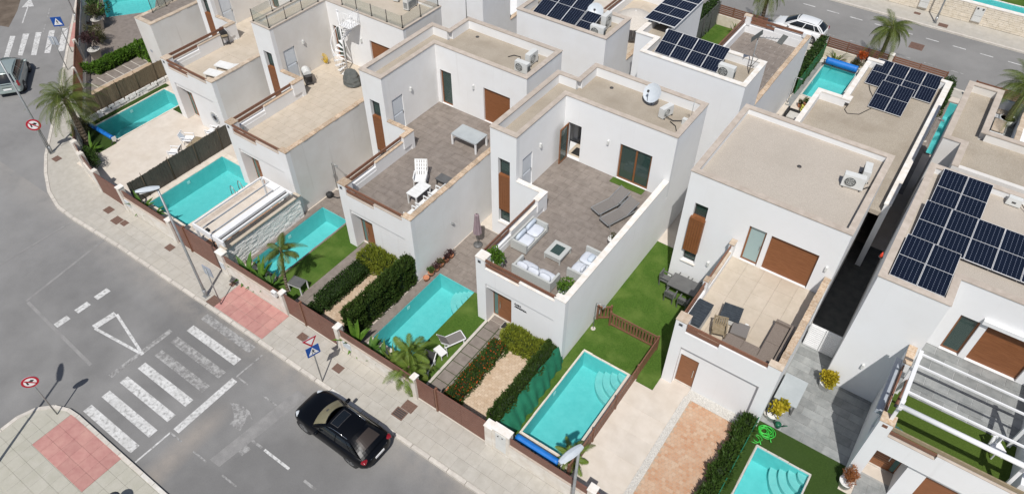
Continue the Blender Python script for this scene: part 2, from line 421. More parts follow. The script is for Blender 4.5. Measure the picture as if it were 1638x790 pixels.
class M:
    def __init__(s):
        s.v = []; s.f = []; s.i = []; s.cur = 0; s.uv = {}; s.sm = set(); s.tone = None
    def face(s, pts, smooth=False):
        n = len(s.v)
        s.v.extend([tuple(p) for p in pts])
        s.f.append(tuple(range(n, n+len(pts))))
        s.i.append(s.cur)
        if smooth: s.sm.add(len(s.f)-1)
        return s
    def box(s, x0, x1, y0, y1, z0, z1):
        if x0 > x1: x0, x1 = x1, x0
        if y0 > y1: y0, y1 = y1, y0
        if z0 > z1: z0, z1 = z1, z0
        n = len(s.v)
        s.v.extend([(x0,y0,z0),(x1,y0,z0),(x1,y1,z0),(x0,y1,z0),(x0,y0,z1),(x1,y0,z1),(x1,y1,z1),(x0,y1,z1)])
        for q in ((0,3,2,1),(4,5,6,7),(0,1,5,4),(1,2,6,5),(2,3,7,6),(3,0,4,7)):
            s.f.append(tuple(n+k for k in q)); s.i.append(s.cur)
        return s
    def hexa(s, b, t):
        n = len(s.v)
        s.v.extend([tuple(p) for p in b]+[tuple(p) for p in t])
        for q in ((0,3,2,1),(4,5,6,7),(0,1,5,4),(1,2,6,5),(2,3,7,6),(3,0,4,7)):
            s.f.append(tuple(n+k for k in q)); s.i.append(s.cur)
        return s
    def beam(s, p0, p1, w, h):
        """rectangular bar from p0 to p1, w sideways, h upward"""
        p0, p1 = Vector(p0), Vector(p1)
        d = (p1-p0).normalized()
        up = Vector((0,0,1)) if abs(d.z) < .95 else Vector((0,1,0))
        r = d.cross(up).normalized(); u = r.cross(d).normalized()
        a = [p + r*sx*w/2 + u*sz*h/2 for p in (p0, p1) for sx, sz in ((-1,-1),(1,-1),(1,1),(-1,1))]
        n = len(s.v); s.v.extend([tuple(q) for q in a])
        for q in ((0,1,2,3),(7,6,5,4),(0,4,5,1),(1,5,6,2),(2,6,7,3),(3,7,4,0)):
            s.f.append(tuple(n+k for k in q)); s.i.append(s.cur)
        return s
    def tube(s, pts, r, n=8, r1=None, caps=True):
        pts = [Vector(p) for p in pts]
        base = len(s.v); L = len(pts)
        ref = None
        for k, p in enumerate(pts):
            d = ((pts[min(k+1, L-1)] - pts[max(k-1, 0)])).normalized()
            if ref is None:
                ref = d.orthogonal().normalized()
            else:
                ref = (ref - d*ref.dot(d)).normalized()
            b = d.cross(ref)
            rr = r if r1 is None else r + (r1-r)*k/(L-1)
            for j in range(n):
                a = 2*math.pi*j/n
                s.v.append(tuple(p + (ref*math.cos(a)+b*math.sin(a))*rr))
        for k in range(L-1):
            for j in range(n):
                a = base+k*n+j; b2 = base+k*n+(j+1) % n
                s.f.append((a, b2, b2+n, a+n)); s.i.append(s.cur); s.sm.add(len(s.f)-1)
        if caps:
            s.f.append(tuple(base+j for j in reversed(range(n)))); s.i.append(s.cur)
            s.f.append(tuple(base+(L-1)*n+j for j in range(n))); s.i.append(s.cur)
        return s
    def lathe(s, prof, cx=0, cy=0, n=16, cz=0, smooth=True):
        base = len(s.v)
        for r, z in prof:
            for j in range(n):
                a = 2*math.pi*j/n
                s.v.append((cx+r*math.cos(a), cy+r*math.sin(a), cz+z))
        for k in range(len(prof)-1):
            for j in range(n):
                a = base+k*n+j; b = base+k*n+(j+1) % n
                s.f.append((a, b, b+n, a+n)); s.i.append(s.cur)
                if smooth: s.sm.add(len(s.f)-1)
        s.f.append(tuple(base+j for j in reversed(range(n)))); s.i.append(s.cur)
        s.f.append(tuple(base+(len(prof)-1)*n+j for j in range(n))); s.i.append(s.cur)
        return s
    def prism(s, poly, z0, z1):
        n = len(s.v); k = len(poly)
        s.v.extend([(x,y,z0) for x,y in poly]+[(x,y,z1) for x,y in poly])
        s.f.append(tuple(n+j for j in reversed(range(k)))); s.i.append(s.cur)
        s.f.append(tuple(n+k+j for j in range(k))); s.i.append(s.cur)
        for j in range(k):
            s.f.append((n+j, n+(j+1)%k, n+k+(j+1)%k, n+k+j)); s.i.append(s.cur)
        return s
    def pillow(s, cx, cy, cz, lx, ly, lz, n=6, m2=None):
        """soft cushion, superellipsoid"""
        base = len(s.v); A = 12; B = 7
        def sp(c, e): return math.copysign(abs(c)**e, c)
        pts = []
        for b in range(B):
            ph = -math.pi/2 + math.pi*b/(B-1)
            for a in range(A):
                th = 2*math.pi*a/A
                p = Vector((sp(math.cos(ph), .6)*sp(math.cos(th), .45)*lx/2, sp(math.cos(ph), .6)*sp(math.sin(th), .45)*ly/2, sp(math.sin(ph), .8)*lz/2))
                if m2 is not None: p = m2 @ p
                pts.append((p.x+cx, p.y+cy, p.z+cz))
        s.v.extend(pts)
        for b in range(B-1):
            for a in range(A):
                i0 = base+b*A+a; i1 = base+b*A+(a+1) % A
                s.f.append((i0, i1, i1+A, i0+A)); s.i.append(s.cur); s.sm.add(len(s.f)-1)
        return s
    def mesh(s, name, mats, off=(0, 0, 0)):
        me = bpy.data.meshes.new(name)
        ox, oy, oz = off
        me.from_pydata([(x-ox, y-oy, z-oz) for x, y, z in s.v], [], s.f)
        for m in (mats if isinstance(mats, (list, tuple)) else [mats]):
            me.materials.append(MT[m] if isinstance(m, str) else m)
        if any(s.i): me.polygons.foreach_set('material_index', s.i)
        if s.sm:
            fl = [False]*len(s.f)
            for k in s.sm: fl[k] = True
            me.polygons.foreach_set('use_smooth', fl)
        if s.tone is not None:
            at = me.attributes.new('tone', 'FLOAT', 'FACE')
            at.data.foreach_set('value', s.tone)
        if s.uv:
            uvl = me.uv_layers.new(name='UVMap')
            for fi, co in s.uv.items():
                for li, c in zip(me.polygons[fi].loop_indices, co):
                    uvl.data[li].uv = c
        me.update()
        return me
    def obj(s, name, mats, parent=None, label=None, cat=None, group=None, kind=None):
        off = OFF.get(parent.name, Vector()) if parent is not None else Vector()
        o = bpy.data.objects.new(name, s.mesh(name, mats, off))
        COL.objects.link(o)
        if parent is not None:
            o.parent = parent
            OFF[o.name] = off
        if label: o['label'] = label
        if cat: o['category'] = cat
        if group: o['group'] = group
        if kind: o['kind'] = kind
        return o

def inst(mesh, name, parent, loc, rot=None, scale=None):
    o = bpy.data.objects.new(name, mesh)
    COL.objects.link(o)
    if parent is not None:
        o.parent = parent
        off = OFF.get(parent.name, Vector())
        o.location = Vector(loc) - off
    else:
        o.location = loc
    if rot is not None: o.rotation_euler = rot
    if scale is not None: o.scale = scale
    return o

def clone(o, loc=None, rz=None, label=None, group=None, parent=None, scale=None):
    c = o.copy()
    COL.objects.link(c)
    if parent is not None: c.parent = parent
    if loc is not None: c.location = loc
    if rz is not None: c.rotation_euler = (0, 0, rz)
    if scale is not None: c.scale = (scale,)*3
    if label: c['label'] = label
    if group: c['group'] = group
    for ch in o.children: clone(ch, parent=c)
    return c

_slabcache = {}
def slab_mesh(name, w, d, h, mt, bev=.003):
    key = (name, round(w, 3), round(d, 3), round(h, 3), mt)
    if key not in _slabcache:
        b = bev
        m = M().hexa([(0,0,0),(w,0,0),(w,d,0),(0,d,0)], [(b,b,h),(w-b,b,h),(w-b,d-b,h),(b,d-b,h)])
        _slabcache[key] = m.mesh(name, mt)
    return _slabcache[key]

def tiles(parent, x0, x1, y0, y1, z, tw, td, mt, name='floor_tile', gap=.012, th=.02, stagger=0., jit=.0015, skip=None, rnd=None):
    """pieces laid one by one; every piece is an object under its parent"""
    rnd = rnd or random
    n = 0
    ny = int(math.ceil((y1-y0)/td - 1e-4))
    for j in range(ny):
        ya = y0+j*td; yb = min(ya+td, y1)
        st = -stagger*tw*(j % 2)
        xa = x0+st
        while xa < x1-1e-3:
            a = max(xa, x0); b = min(xa+tw, x1)
            if b-a > .04 and yb-ya > .03 and not (skip and skip((a+b)/2, (ya+yb)/2)):
                me = slab_mesh(name, b-a-gap, yb-ya-gap, th, mt)
                inst(me, name, parent, (a+gap/2, ya+gap/2, z + rnd.uniform(-jit, jit)))
                n += 1
            xa += tw
    return n

def wall(m, axis, p0, p1, a0, a1, z0, z1, holes=()):
    """wall slab between planes p0..p1; axis 'x' runs along x (planes are y). holes: (a0,a1,z0,z1)"""
    A = sorted({a0, a1, *[min(max(v, a0), a1) for h in holes for v in h[:2]]})
    Z = sorted({z0, z1, *[min(max(v, z0), z1) for h in holes for v in h[2:]]})
    for k in range(len(Z)-1):
        run = None
        for j in range(len(A)-1):
            ca, cz = (A[j]+A[j+1])/2, (Z[k]+Z[k+1])/2
            solid = not any(h[0] < ca < h[1] and h[2] < cz < h[3] for h in holes)
            if solid: run = (run[0], A[j+1]) if run else (A[j], A[j+1])
            if (not solid or j == len(A)-2) and run:
                if axis == 'x': m.box(run[0], run[1], p0, p1, Z[k], Z[k+1])
                else: m.box(p0, p1, run[0], run[1], Z[k], Z[k+1])
                run = None

def coping(parent, x0, x1, y0, y1, z, mt, step=.0, th=.05, name='coping_stone', rnd=random):
    """cap stones along the longer side of the rectangle"""
    if step <= 0:
        return M().box(x0, x1, y0, y1, z, z+th).obj('coping', mt, parent)
    along_x = (x1-x0) > (y1-y0)
    L = (x1-x0) if along_x else (y1-y0)
    n = max(1, round(L/step)); d = L/n
    for k in range(n):
        e = rnd.uniform(-.012, .012)
        if along_x:
            me = slab_mesh(name, d-.008, y1-y0, th, mt, .008); inst(me, name, parent, (x0+k*d+.004, y0+e, z+rnd.uniform(0, .006)))
        else:
            me = slab_mesh(name, x1-x0, d-.008, th, mt, .008); inst(me, name, parent, (x0+e, y0+k*d+.004, z+rnd.uniform(0, .006)))
# ================================================================== SETTING
RZ = -.12                                 # road surface; pavements and gardens are at 0
def rd(x, y): return (x*1.00421, y*1.00421)   # a point seen on the ground, carried down to the road surface

# pools: x0, x1, y0, y1
POOLS = {'B': (-45.0, -42.55, 16.0, 21.5), 'C': (-35.6, -32.15, 13.6, 18.9), 'D': (-27.0, -24.95, 13.9, 19.2),
         'E': (-18.09, -15.78, 13.9, 19.1), 'F': (-9.13, -6.78, 13.85, 19.17), 'G': (-.33, 1.95, 12.9, 19.15),
         'J': (-8.15, -5.84, 46.9, 51.65), 'K': (.55, 1.2, 45.0, 51.85), 'I': (-16.73, -15.7, 46.6, 51.8),
         'far': (-14., 9., 66.0, 69.8)}
LA = R(143.9); LU = Vector((math.cos(LA), math.sin(LA))); LN = Vector((math.sin(LA), -math.cos(LA)))  # left street: along, and towards the gardens
A_POOL = [(-57.55, 25.2), (-55.3, 28.1), (-59.2, 31.2), (-61.9, 27.6)]
HOLES = [[(a, c), (b, c), (b, d), (a, d)] for a, b, c, d in POOLS.values()] + [A_POOL]

import bmesh
def sheet(name, outer, holes, z, mt):
    """flat ground with openings (scan fill of the loops)"""
    bm = bmesh.new()
    for lp in [outer] + holes:
        vs = [bm.verts.new((x, y, z)) for x, y in lp]
        for k in range(len(vs)): bm.edges.new((vs[k], vs[(k+1) % len(vs)]))
    bmesh.ops.triangle_fill(bm, edges=bm.edges[:], use_beauty=True, use_dissolve=False, normal=(0, 0, 1))
    m = M()
    bm.verts.index_update()
    m.v = [tuple(v.co) for v in bm.verts]
    for f in bm.faces:
        ix = [v.index for v in f.verts]
        m.f.append(tuple(ix if f.normal.z > 0 else ix[::-1])); m.i.append(0)
    bm.free()
    return m.obj(name, mt, None, kind='structure')

road = sheet('road', [(-900, -600), (900, -600), (900, 900), (-900, 900)], HOLES, RZ, 'asphalt')
KERB = [(16, 10.42), (-26.5, 10.4), (-34, 10.32), (-38.1, 10.15), (-39.7, 10.2), (-41.4, 10.65), (-43.2, 11.5), (-44.8, 12.45), (-46.35, 13.62), (-50.7, 16.95), (-55.3, 20.3), (-61, 24.5), (-80, 38.4)]
LINE = [(16, 12.45), (-36.4, 12.52), (-38.7, 12.55), (-41, 13.0), (-42.3, 13.45), (-44.4, 14.5), (-50.3, 18.35), (-57.8, 23.3), (-80, 37.9)]
def prism_obj(name, poly, z0, z1, mt, parent=None, **kw):
    return M().prism(poly, z0, z1).obj(name, mt, parent, **kw)
def inset_line(pts, d):
    """shift a polyline to its right-hand side by d"""
    out = []
    for k, p in enumerate(pts):
        a = Vector(pts[max(k-1, 0)]); b = Vector(pts[min(k+1, len(pts)-1)])
        t = (b-a).normalized(); n = Vector((t.y, -t.x))
        out.append((p[0]+n.x*d, p[1]+n.y*d))
    return out
KIN = inset_line(KERB, .2)
walk = prism_obj('pavement', KIN + LINE[::-1], -.2, -.016, 'joint', kind='structure')
def kerb_stones(parent, line, width, step=1.0, mt='kerb'):
    k = 0
    for a, b in zip(line[:-1], line[1:]):
        a, b = Vector(a), Vector(b)
        L = (b-a).length; n = max(1, round(L/step)); ang = math.atan2((b-a).y, (b-a).x)
        for j in range(n):
            p = a+(b-a)*(j/n)
            if (p.x < -66 or p.x > 6 or p.y < -8): continue
            nn = Vector((math.sin(ang), -math.cos(ang)))
            q = p + nn*width
            white = mt == 'kerb' and (k % 9 in (3, 4)) and p.x > -22
            inst(slab_mesh('kerb_stone', L/n-.012, width, .2, 'kerbwhite' if white else mt, .012), 'kerb_stone', parent, (q.x, q.y, -.195+random.uniform(0, .006)), (0, 0, ang))
            k += 1
kerb_stones(walk, KERB, .2)
# garden ground of the whole block, under every lawn and terrace
block = sheet('garden_ground', [LINE[0]] + [(16, 52.7), (-62, 52.7), (-80, 60), (-80, 37.9)] + LINE[::-1][1:-1], HOLES[:9] + [A_POOL], -.012, 'patio')
far_walk = M().box(-90, 60, 62.3, 64.55, -.2, -.002).obj('far_pavement', 'slab', kind='structure')
M().box(-90, 60, 62.12, 62.3, -.2, .002).obj('far_kerb', 'kerb', far_walk)
near_walk = M().box(-60, 40, 52.7, 53.75, -.2, -.002).obj('back_street_pavement', 'slab', kind='structure')
M().box(-60, 40, 53.75, 53.93, -.2, .002).obj('back_street_kerb', 'kerb', near_walk)
far_ground = sheet('far_garden_ground', [(-90, 64.6), (60, 64.6), (60, 120), (-90, 120)], [HOLES[9]], -.010, 'turf')

# pavement slabs laid one by one along the front street
for xa, xb in ((-37.4, -26.2), (-22.44, 10.0)):
    tiles(walk, xa, xb, 10.64, 12.44, -.02, .62, .6, 'slab', 'paving_slab', .004, .02, .5)
tiles(walk, -26.18, -22.47, 10.64, 12.42, -.02, .62, .594, 'red', 'red_paving_slab', .010, .022)
# corner pavement, bottom left
ARC = [(-27.9, -9), (-28.1, -1.2), (-28.1, .6), (-28.12, 1.35), (-27.85, 2.12), (-27.26, 2.70), (-26.55, 2.98), (-25.89, 3.04), (-19.5, 3.0), (12, 3.0)]
corner = prism_obj('corner_pavement', ARC + [(12, -40), (-27, -40)], -.2, -.016, 'slabgreen', kind='structure')
kerb_stones(corner, ARC, .2, .8)
def outside_corner(x, y):
    return x < -27.75 + max(0, (y-1.5))*1.15
for x0, x1, y0, y1 in ((-27.85, -26.21, -.8, 2.79), (-26.21, -22.44, -.8, .97), (-22.44, -17.5, -.8, 2.79), ):
    tiles(corner, x0, x1, y0, y1, -.02, .6, .6, 'slabgreen', 'paving_slab', .003, .02, 0, skip=outside_corner)
M().box(-26.2, -22.45, 2.8, 2.84, -.02, .0).obj('red_paving_edge', 'red', corner)
tiles(corner, -26.2, -22.45, .99, 2.80, -.02, .625, .605, 'red', 'red_paving_slab', .003, .022)
# red slab patch of the far crossing on the left street
M().prism([(-58.6, 24.0), (-57.7, 23.35), (-54.9, 21.35), (-55.9, 20.85), (-58.9, 22.9)][::-1], -.02, .003).obj('red_paving', 'red', walk)

# ---- painted marks on the road
MARKN = [0]
def mark(pts, mt='line', name='road_marking', dz=.004):
    q = [rd(*p) for p in pts]
    MARKN[0] += 1; dz += .00008*MARKN[0]
    return M().face([(x, y, RZ+dz) for x, y in q]).obj(name, mt, road)
ys = [3.24, 4.16, 5.11, 6.07, 6.99, 7.93, 8.84, 9.72]
for k, y in enumerate(ys):
    xa, xb = -25.93+random.uniform(-.04, .04), -22.34
    mark([(xa, y), (xb, y-.02), (xb, y+.42), (xa, y+.42)], 'line' if k in (0, 1, 2, 3, 6) else 'lineworn', 'crossing_stripe')
mark([(-21.82, 5.02), (-21.45, 5.02), (-21.48, 8.3), (-21.84, 8.3)], 'line', 'stop_line')
mark([(-26.72, 5.05), (-26.45, 5.05), (-26.42, 8.4), (-26.69, 8.4)], 'lineworn', 'yield_line')
mark([(-21.84, 3.08), (-21.76, 3.08), (-21.74, 4.84), (-21.82, 4.84)], 'line', 'parking_line')
for xa, xb in ((-21.8, -21.0), (-20.2, -19.3), (-18.3, -17.4), (-16.4, -15.5)):
    mark([(xa, 4.80), (xb, 4.80), (xb, 4.88), (xa, 4.88)], 'lineworn', 'parking_line')
for xa, xb in ((-21.75, -20.95), (-19.9, -19.0)):
    mark([(xa, 8.44), (xb, 8.44), (xb, 8.52), (xa, 8.52)], 'lineworn', 'parking_line')
mark([(-21.77, 8.5), (-21.69, 8.5), (-21.66, 10.0), (-21.74, 10.0)], 'lineworn', 'parking_line')
for xa, xb in ((-18.7, -17.9), (-17.75, -16.2), (-13.4, -12.2), (-15.3, -14.6)):
    mark([(xa, 6.60), (xb, 6.60), (xb, 6.72), (xa, 6.72)], 'line' if xa == -17.75 else 'lineworn', 'centre_line')
mark([(-20.53, 7.23), (-20.14, 7.0), (-19.98, 6.62), (-19.34, 6.65), (-19.41, 6.95), (-19.66, 7.36), (-19.32, 7.36), (-19.78, 7.57), (-20.34, 7.58), (-20.88, 7.36)], 'lineworn', 'road_arrow')
mark([(-18.95, 6.0), (-18.3, 5.9), (-18.25, 6.35), (-18.9, 6.4)], 'lineworn', 'road_marking')
# give-way triangle, drawn as an outline
T = [(-29.85, 6.3), (-29.75, 7.45), (-26.43, 6.7)]
def bar(a, b, w, mt='line', name='give_way_triangle'):
    a, b = Vector(a), Vector(b); t = (b-a).normalized(); n = Vector((-t.y, t.x))*w/2
    mark([a-n, b-n, b+n, a+n], mt, name)
bar(T[0], T[1], .36); bar((T[1][0]+.1, T[1][1]), T[2], .14); bar((T[0][0]+.1, T[0][1]), T[2], .14)
for ya, yb in ((5.25, 5.95), (6.37, 7.07), (7.46, 8.2)):
    mark([(-31.66, ya), (-31.3, ya), (-31.3, yb), (-31.66, yb)], 'line', 'lane_dash')
for xa, xb in ((-12.65, -11.65), (-10.7, -9.7), (-8.8, -7.8), (-6.85, -5.9), (-4.9, -3.95), (-2.97, -2.02), (-1.02, -.07), (.92, 1.84), (2.85, 3.8)):
    mark([(xa, 59.92), (xb, 59.92), (xb, 60.03), (xa, 60.03)], 'line', 'lane_dash')
for xa, xb in ((-9.75, -8.85), (-7.85, -7.03), (-6.05, -5.1), (-4.1, -3.18), (-2.2, -1.3), (-.35, .52)):
    mark([(xa, 56.15), (xb, 56.15), (xb, 56.26), (xa, 56.26)], 'lineworn', 'lane_dash')
for q in ([(-58.02,17.03),(-60.93,19.16),(-60.59,19.39),(-57.77,17.29)], [(-57.73,17.97),(-60.44,19.91),(-60.07,20.21),(-57.37,18.13)],
          [(-56.92,18.54),(-59.86,20.62),(-59.49,20.88),(-56.60,18.77)], [(-56.40,19.29),(-59.25,21.36),(-58.96,21.67),(-56.04,19.54)], [(-55.80,19.99),(-58.75,22.17),(-58.42,22.46),(-55.48,20.32)]):
    mark(q[::-1], 'line', 'crossing_stripe')
bar((-62.08, 20.79), (-64.27, 22.48), .10, 'line', 'road_arrow')
mark([(-64.6, 22.15), (-64.0, 22.85), (-65.6, 23.45)], 'line', 'road_arrow')
bar((-59.02, 23.45), (-56.8, 19.6), .10, 'lineworn', 'stop_line')
for a, b in (((-59.3, 20.9), (-60.4, 21.7)), ((-61.4, 22.5), (-62.6, 23.4)), ((-63.6, 24.1), (-64.8, 25.0)), ((-60.9, 15.9), (-61.9, 16.6)), ((-62.6, 17.6), (-63.5, 18.2))):
    bar(a, b, .12, 'lineworn', 'lane_dash')
# repairs: a paler trench strip near the car, a seam across the junction, and dirt on the far verge
mark([(-19.3, 5.0), (-18.7, 5.0), (-18.2, 9.6), (-18.85, 9.6)], 'patch', 'asphalt_patch', .002)
mark([(-34.3, 5.3), (-34.16, 5.3), (-34.9, 10.2), (-35.05, 10.2)], 'patch', 'asphalt_seam', .002)
bar((-37.8, 9.9), (-37.9, 1.5), .10, 'patch', 'asphalt_seam')
bar((-27.9, 4.9), (-34.1, 5.3), .16, 'patch', 'asphalt_seam')
M().prism([(-70, 17.5), (-62.6, 19.9), (-64.6, 21.7), (-66.9, 23.4), (-95, 46), (-110, 40)], RZ-.1, RZ+.006).obj('dirt_verge', 'dirt', kind='structure')

# ---- covers let into the pavement and road
def manhole(x, y, w, d, label, rz=0., z=0.):
    t = thing('manhole_cover', label, 'manhole cover', (x, y, z), 'manhole covers in the ground')
    m = M().box(-w/2, w/2, -d/2, d/2, -.012, .010)
    m.obj('cover_frame', 'cover', t)
    q = M()
    for k in range(4): q.box(-w*.42, w*.42, -d*.4+k*d*.2+.02, -d*.4+k*d*.2+d*.2-.02, .010, .016)
    q.obj('cover_plate', 'darksteel' if 'open' in label else 'cover', t)
    t.rotation_euler = (0, 0, rz)
for x, y, w, d, l in ((-43.87, 12.75, .5, .42, 'rusty square manhole cover on the corner by the lamp post with the round sign'),
        (-36.96, 11.83, .55, .45, 'rusty manhole cover on the pavement by the brown gate left of the long turquoise pool'),
        (-35.80, 11.58, .6, .5, 'larger rusty cover of the pair on the pavement left of the leaning street lamp head'),
        (-35.24, 11.69, .42, .36, 'small rusty cover beside the larger one on the pavement under the lamp head'),
        (-31.48, 11.97, .5, .4, 'rusty manhole cover on the pavement in front of the narrow gate by the white pergola'),
        (-26.37, 10.88, .62, .55, 'dark grated cover at the kerb corner of the red paving by the street lamp'),
        (-26.5, 12.2, .3, .3, 'small brown cover against the white wall at the red paving'),
        (-20.91, 11.89, .5, .4, 'rusty cover on the pavement left of the triangular warning sign'),
        (-18.17, 11.56, .5, .4, 'rusty cover on the pavement right of the triangular warning sign'),
        (-14.04, 11.92, .62, .5, 'rusty cover next to the brown garden gate behind the black car'),
        (-14.16, 11.40, .62, .5, 'dark open meter cover nearest the kerb behind the black car'),
        (-2.35, 62.87, .7, .6, 'rusty cover at the foot of the lamp across the back street'),
        (-4.52, 63.73, .5, .4, 'small dark cover by the stone wall across the back street'),
        (-58.0, 23.75, .6, .35, 'rusty cover at the end of the far red crossing paving'),
        (-28.3, -.3, .55, .5, 'brown cover on the corner pavement at the bottom left edge')):
    manhole(x, y, w, d, l)
manhole(*rd(-3.25, 58.3), 1.0, 1.0, 'round worn brown cover in the middle of the back street', 0, RZ)

# ------------------------------------------------------------------ swimming pools
def pool(key, label, edge=.16, edge_mt='poolstone', steps=None, depth=1.15, group='turquoise swimming pools', sunk=.06, skip_side=''):
    x0, x1, y0, y1 = POOLS[key]
    t = thing('swimming_pool', label, 'swimming pool', ((x0+x1)/2, (y0+y1)/2, 0), group, world=True)
    m = M()
    m.face([(x0,y0,-depth),(x1,y0,-depth),(x1,y1,-depth),(x0,y1,-depth)])
    for a, b in (((x0,y0),(x0,y1)), ((x0,y1),(x1,y1)), ((x1,y1),(x1,y0)), ((x1,y0),(x0,y0))):
        m.face([(*a, .0), (*b, .0), (*b, -depth), (*a, -depth)])
    m.obj('basin', 'basin', t)
    wz = -sunk
    nx, ny = 1, 1
    M().face([(x0,y0,wz),(x1,y0,wz),(x1,y1,wz),(x0,y1,wz)]).obj('water', 'water', t)
    if edge:
        coping(t, x0-edge, x1+edge, y1, y1+edge, .001, edge_mt, .5, .028, 'edge_stone')
        coping(t, x0-edge, x1+edge, y0-edge, y0, .001, edge_mt, .5, .028, 'edge_stone')
        if 'l' not in skip_side: coping(t, x0-edge, x0, y0, y1, .001, edge_mt, .5, .028, 'edge_stone')
        if 'r' not in skip_side: coping(t, x1, x1+edge, y0, y1, .001, edge_mt, .5, .028, 'edge_stone')
    if steps:
        cx, cy, sx, sy, rs = steps       # quarter circle of steps in a corner
        for k, r in enumerate(rs):
            z = -.16 - .24*k
            pts = [(cx, cy)] + [(cx+sx*r*math.cos(a*math.pi/24), cy+sy*r*math.sin(a*math.pi/24)) for a in range(13)]
            if sx*sy < 0: pts = pts[::-1]
            M().prism(pts, -depth+.002+.001*k, z).obj('step', 'steps', t)
    # inlet and lamp
    M().box(x0+.003, x0+.02, (y0+y1)/2-.1, (y0+y1)/2+.1, -.4, -.2).obj('inlet', 'plasticwhite', t)
    return t
pool('E', 'narrow turquoise pool with corner steps beside the lawn with sun chairs', 0, steps=(-15.78, 19.1, -1, -1, (.4, .72, 1.02, 1.3)))
pool('D', 'rippled turquoise pool with a palm at its street end and white table near it', .10, 'tile')
pool('C', 'long turquoise pool with a steel ladder beside the white pergola', .34, 'poolstone')
pool('B', 'turquoise pool with palm shadow beside the cane fence and bare cream patio', .10, 'poolstone')
pool('F', 'turquoise pool with round steps inside the brown picket fence', .09, 'poolstone', steps=(-6.78, 19.17, -1, -1, (.42, .76, 1.10, 1.45)), skip_side='r')
pool('G', 'turquoise pool at the bottom edge beside dark turf and the lime hose', .08, 'potgrey', steps=(1.95, 19.15, -1, -1, (.42, .76, 1.10, 1.45)))
pool('J', 'turquoise pool behind the houses with a blue rolled cover at its far end', .12, 'potgrey')
pool('K', 'thin strip of turquoise pool seen between two house roofs at right', .12, 'tile')
pool('I', 'small turquoise pool by the dark mesh hedge behind the solar roof', .12, 'turf')
pool('far', 'pool across the back street behind the cream stone wall', .15, 'capwhite')
# the far left pool follows the slanting street
t = thing('swimming_pool', 'bright turquoise pool at the top left edge beyond the planters', 'swimming pool', (-59, 28, 0), 'turquoise swimming pools', world=True)
m = M(); m.face([(x, y, -1.1) for x, y in A_POOL])
for a, b in zip(A_POOL, A_POOL[1:]+A_POOL[:1]): m.face([(*a, 0), (*b, 0), (*b, -1.1), (*a, -1.1)])
m.obj('basin', 'basin', t)
M().face([(x, y, -.06) for x, y in A_POOL]).obj('water', 'water', t)

# ------------------------------------------------------------------ garden surfaces
def flat(name, x0, x1, y0, y1, mt, z=.0, th=.03):
    return M().box(x0, x1, y0, y1, z-th, z).obj(name, mt, None, kind='structure')
def lawn(rects, mt='turf', z=.012):
    m = M()
    for x0, x1, y0, y1 in rects: m.box(x0, x1, y0, y1, -.03, z)
    return m.obj('lawn', mt, None, kind='structure')
# plot E
lawn([(-15.77, -14.21, 12.75, 19.1)])
terr_e = flat('pool_terrace', -18.6, -14.66, 19.112, 23.3, 'grout', -.002)
tiles(terr_e, -18.6, -14.66, 19.112, 23.3, -.006, .9, .45, 'tile', 'terrace_tile', .012, .022, .5)
strip_e = flat('pool_side_paving', -18.62, -18.1, 13.0, 19.11, 'grout', -.002)
tiles(strip_e, -18.62, -18.1, 13.0, 19.11, -.006, .52, .9, 'tile', 'terrace_tile', .012, .022)
path_e = flat('garden_path', -14.2, -13.0, 12.75, 17.93, 'turfdark', -.001)
M().box(-14.2, -14.06, 12.75, 17.93, -.02, .035).obj('path_edge', 'kerb', path_e)
tiles(path_e, -14.03, -13.32, 12.62, 18.5, .0, .73, .612, 'tile', 'path_slab', .035, .03)
tiles(path_e, -13.31, -13.0, 12.62, 18.0, .0, .34, .612, 'tile', 'path_slab', .035, .028)
drive_e = flat('driveway', -12.95, -9.95, 12.7, 17.93, 'paverjoint', -.002)
m = M()
for j in range(38):
    for k in range(12):
        x = -12.2 + k*.19 - (.095 if j % 2 else 0); y = 12.72+j*.137
        if x < -12.9 or y > 17.8: continue
        m.hexa([(x,y,-.01),(x+.182,y,-.01),(x+.182,y+.13,-.01),(x,y+.13,-.01)], [(x+.008,y+.008,.012),(x+.174,y+.008,.012),(x+.174,y+.122,.012),(x+.008,y+.122,.012)])
m.tone = [t_ for _ in range(len(m.f)//6) for t_ in [random.random()**1.6]*6]
m.obj('paver', 'paver', drive_e, kind='stuff')
# plot D
lawn([(-24.84, -23.02, 12.75, 19.3)])
terr_d = flat('pool_terrace', -27.45, -23.55, 19.312, 23.3, 'grout', -.002)
tiles(terr_d, -27.45, -23.55, 19.312, 23.3, -.006, .9, .45, 'tile', 'terrace_tile', .012, .022, .5)
strip_d = flat('pool_side_paving', -27.45, -27.11, 13.0, 19.31, 'grout', -.002)
tiles(strip_d, -27.45, -27.11, 13.0, 19.31, -.006, .34, .9, 'tile', 'terrace_tile', .012, .022)
path_d = flat('garden_path', -23.02, -22.0, 12.75, 18.6, 'grout', -.002)
tiles(path_d, -23.0, -22.05, 12.75, 18.6, -.006, .475, .9, 'tile', 'path_slab', .012, .022)
drive_d = flat('driveway', -22.0, -18.7, 12.7, 17.93, 'paverjoint', -.002)
m = M()
for j in range(38):
    for k in range(9):
        x = -21.6 + k*.19 - (.095 if j % 2 else 0); y = 12.72+j*.137
        if y > 17.8: continue
        m.hexa([(x,y,-.01),(x+.182,y,-.01),(x+.182,y+.13,-.01),(x,y+.13,-.01)], [(x+.008,y+.008,.012),(x+.174,y+.008,.012),(x+.174,y+.122,.012),(x+.008,y+.122,.012)])
m.tone = [t_ for _ in range(len(m.f)//6) for t_ in [random.random()**1.6]*6]
m.obj('paver', 'paver', drive_d, kind='stuff')
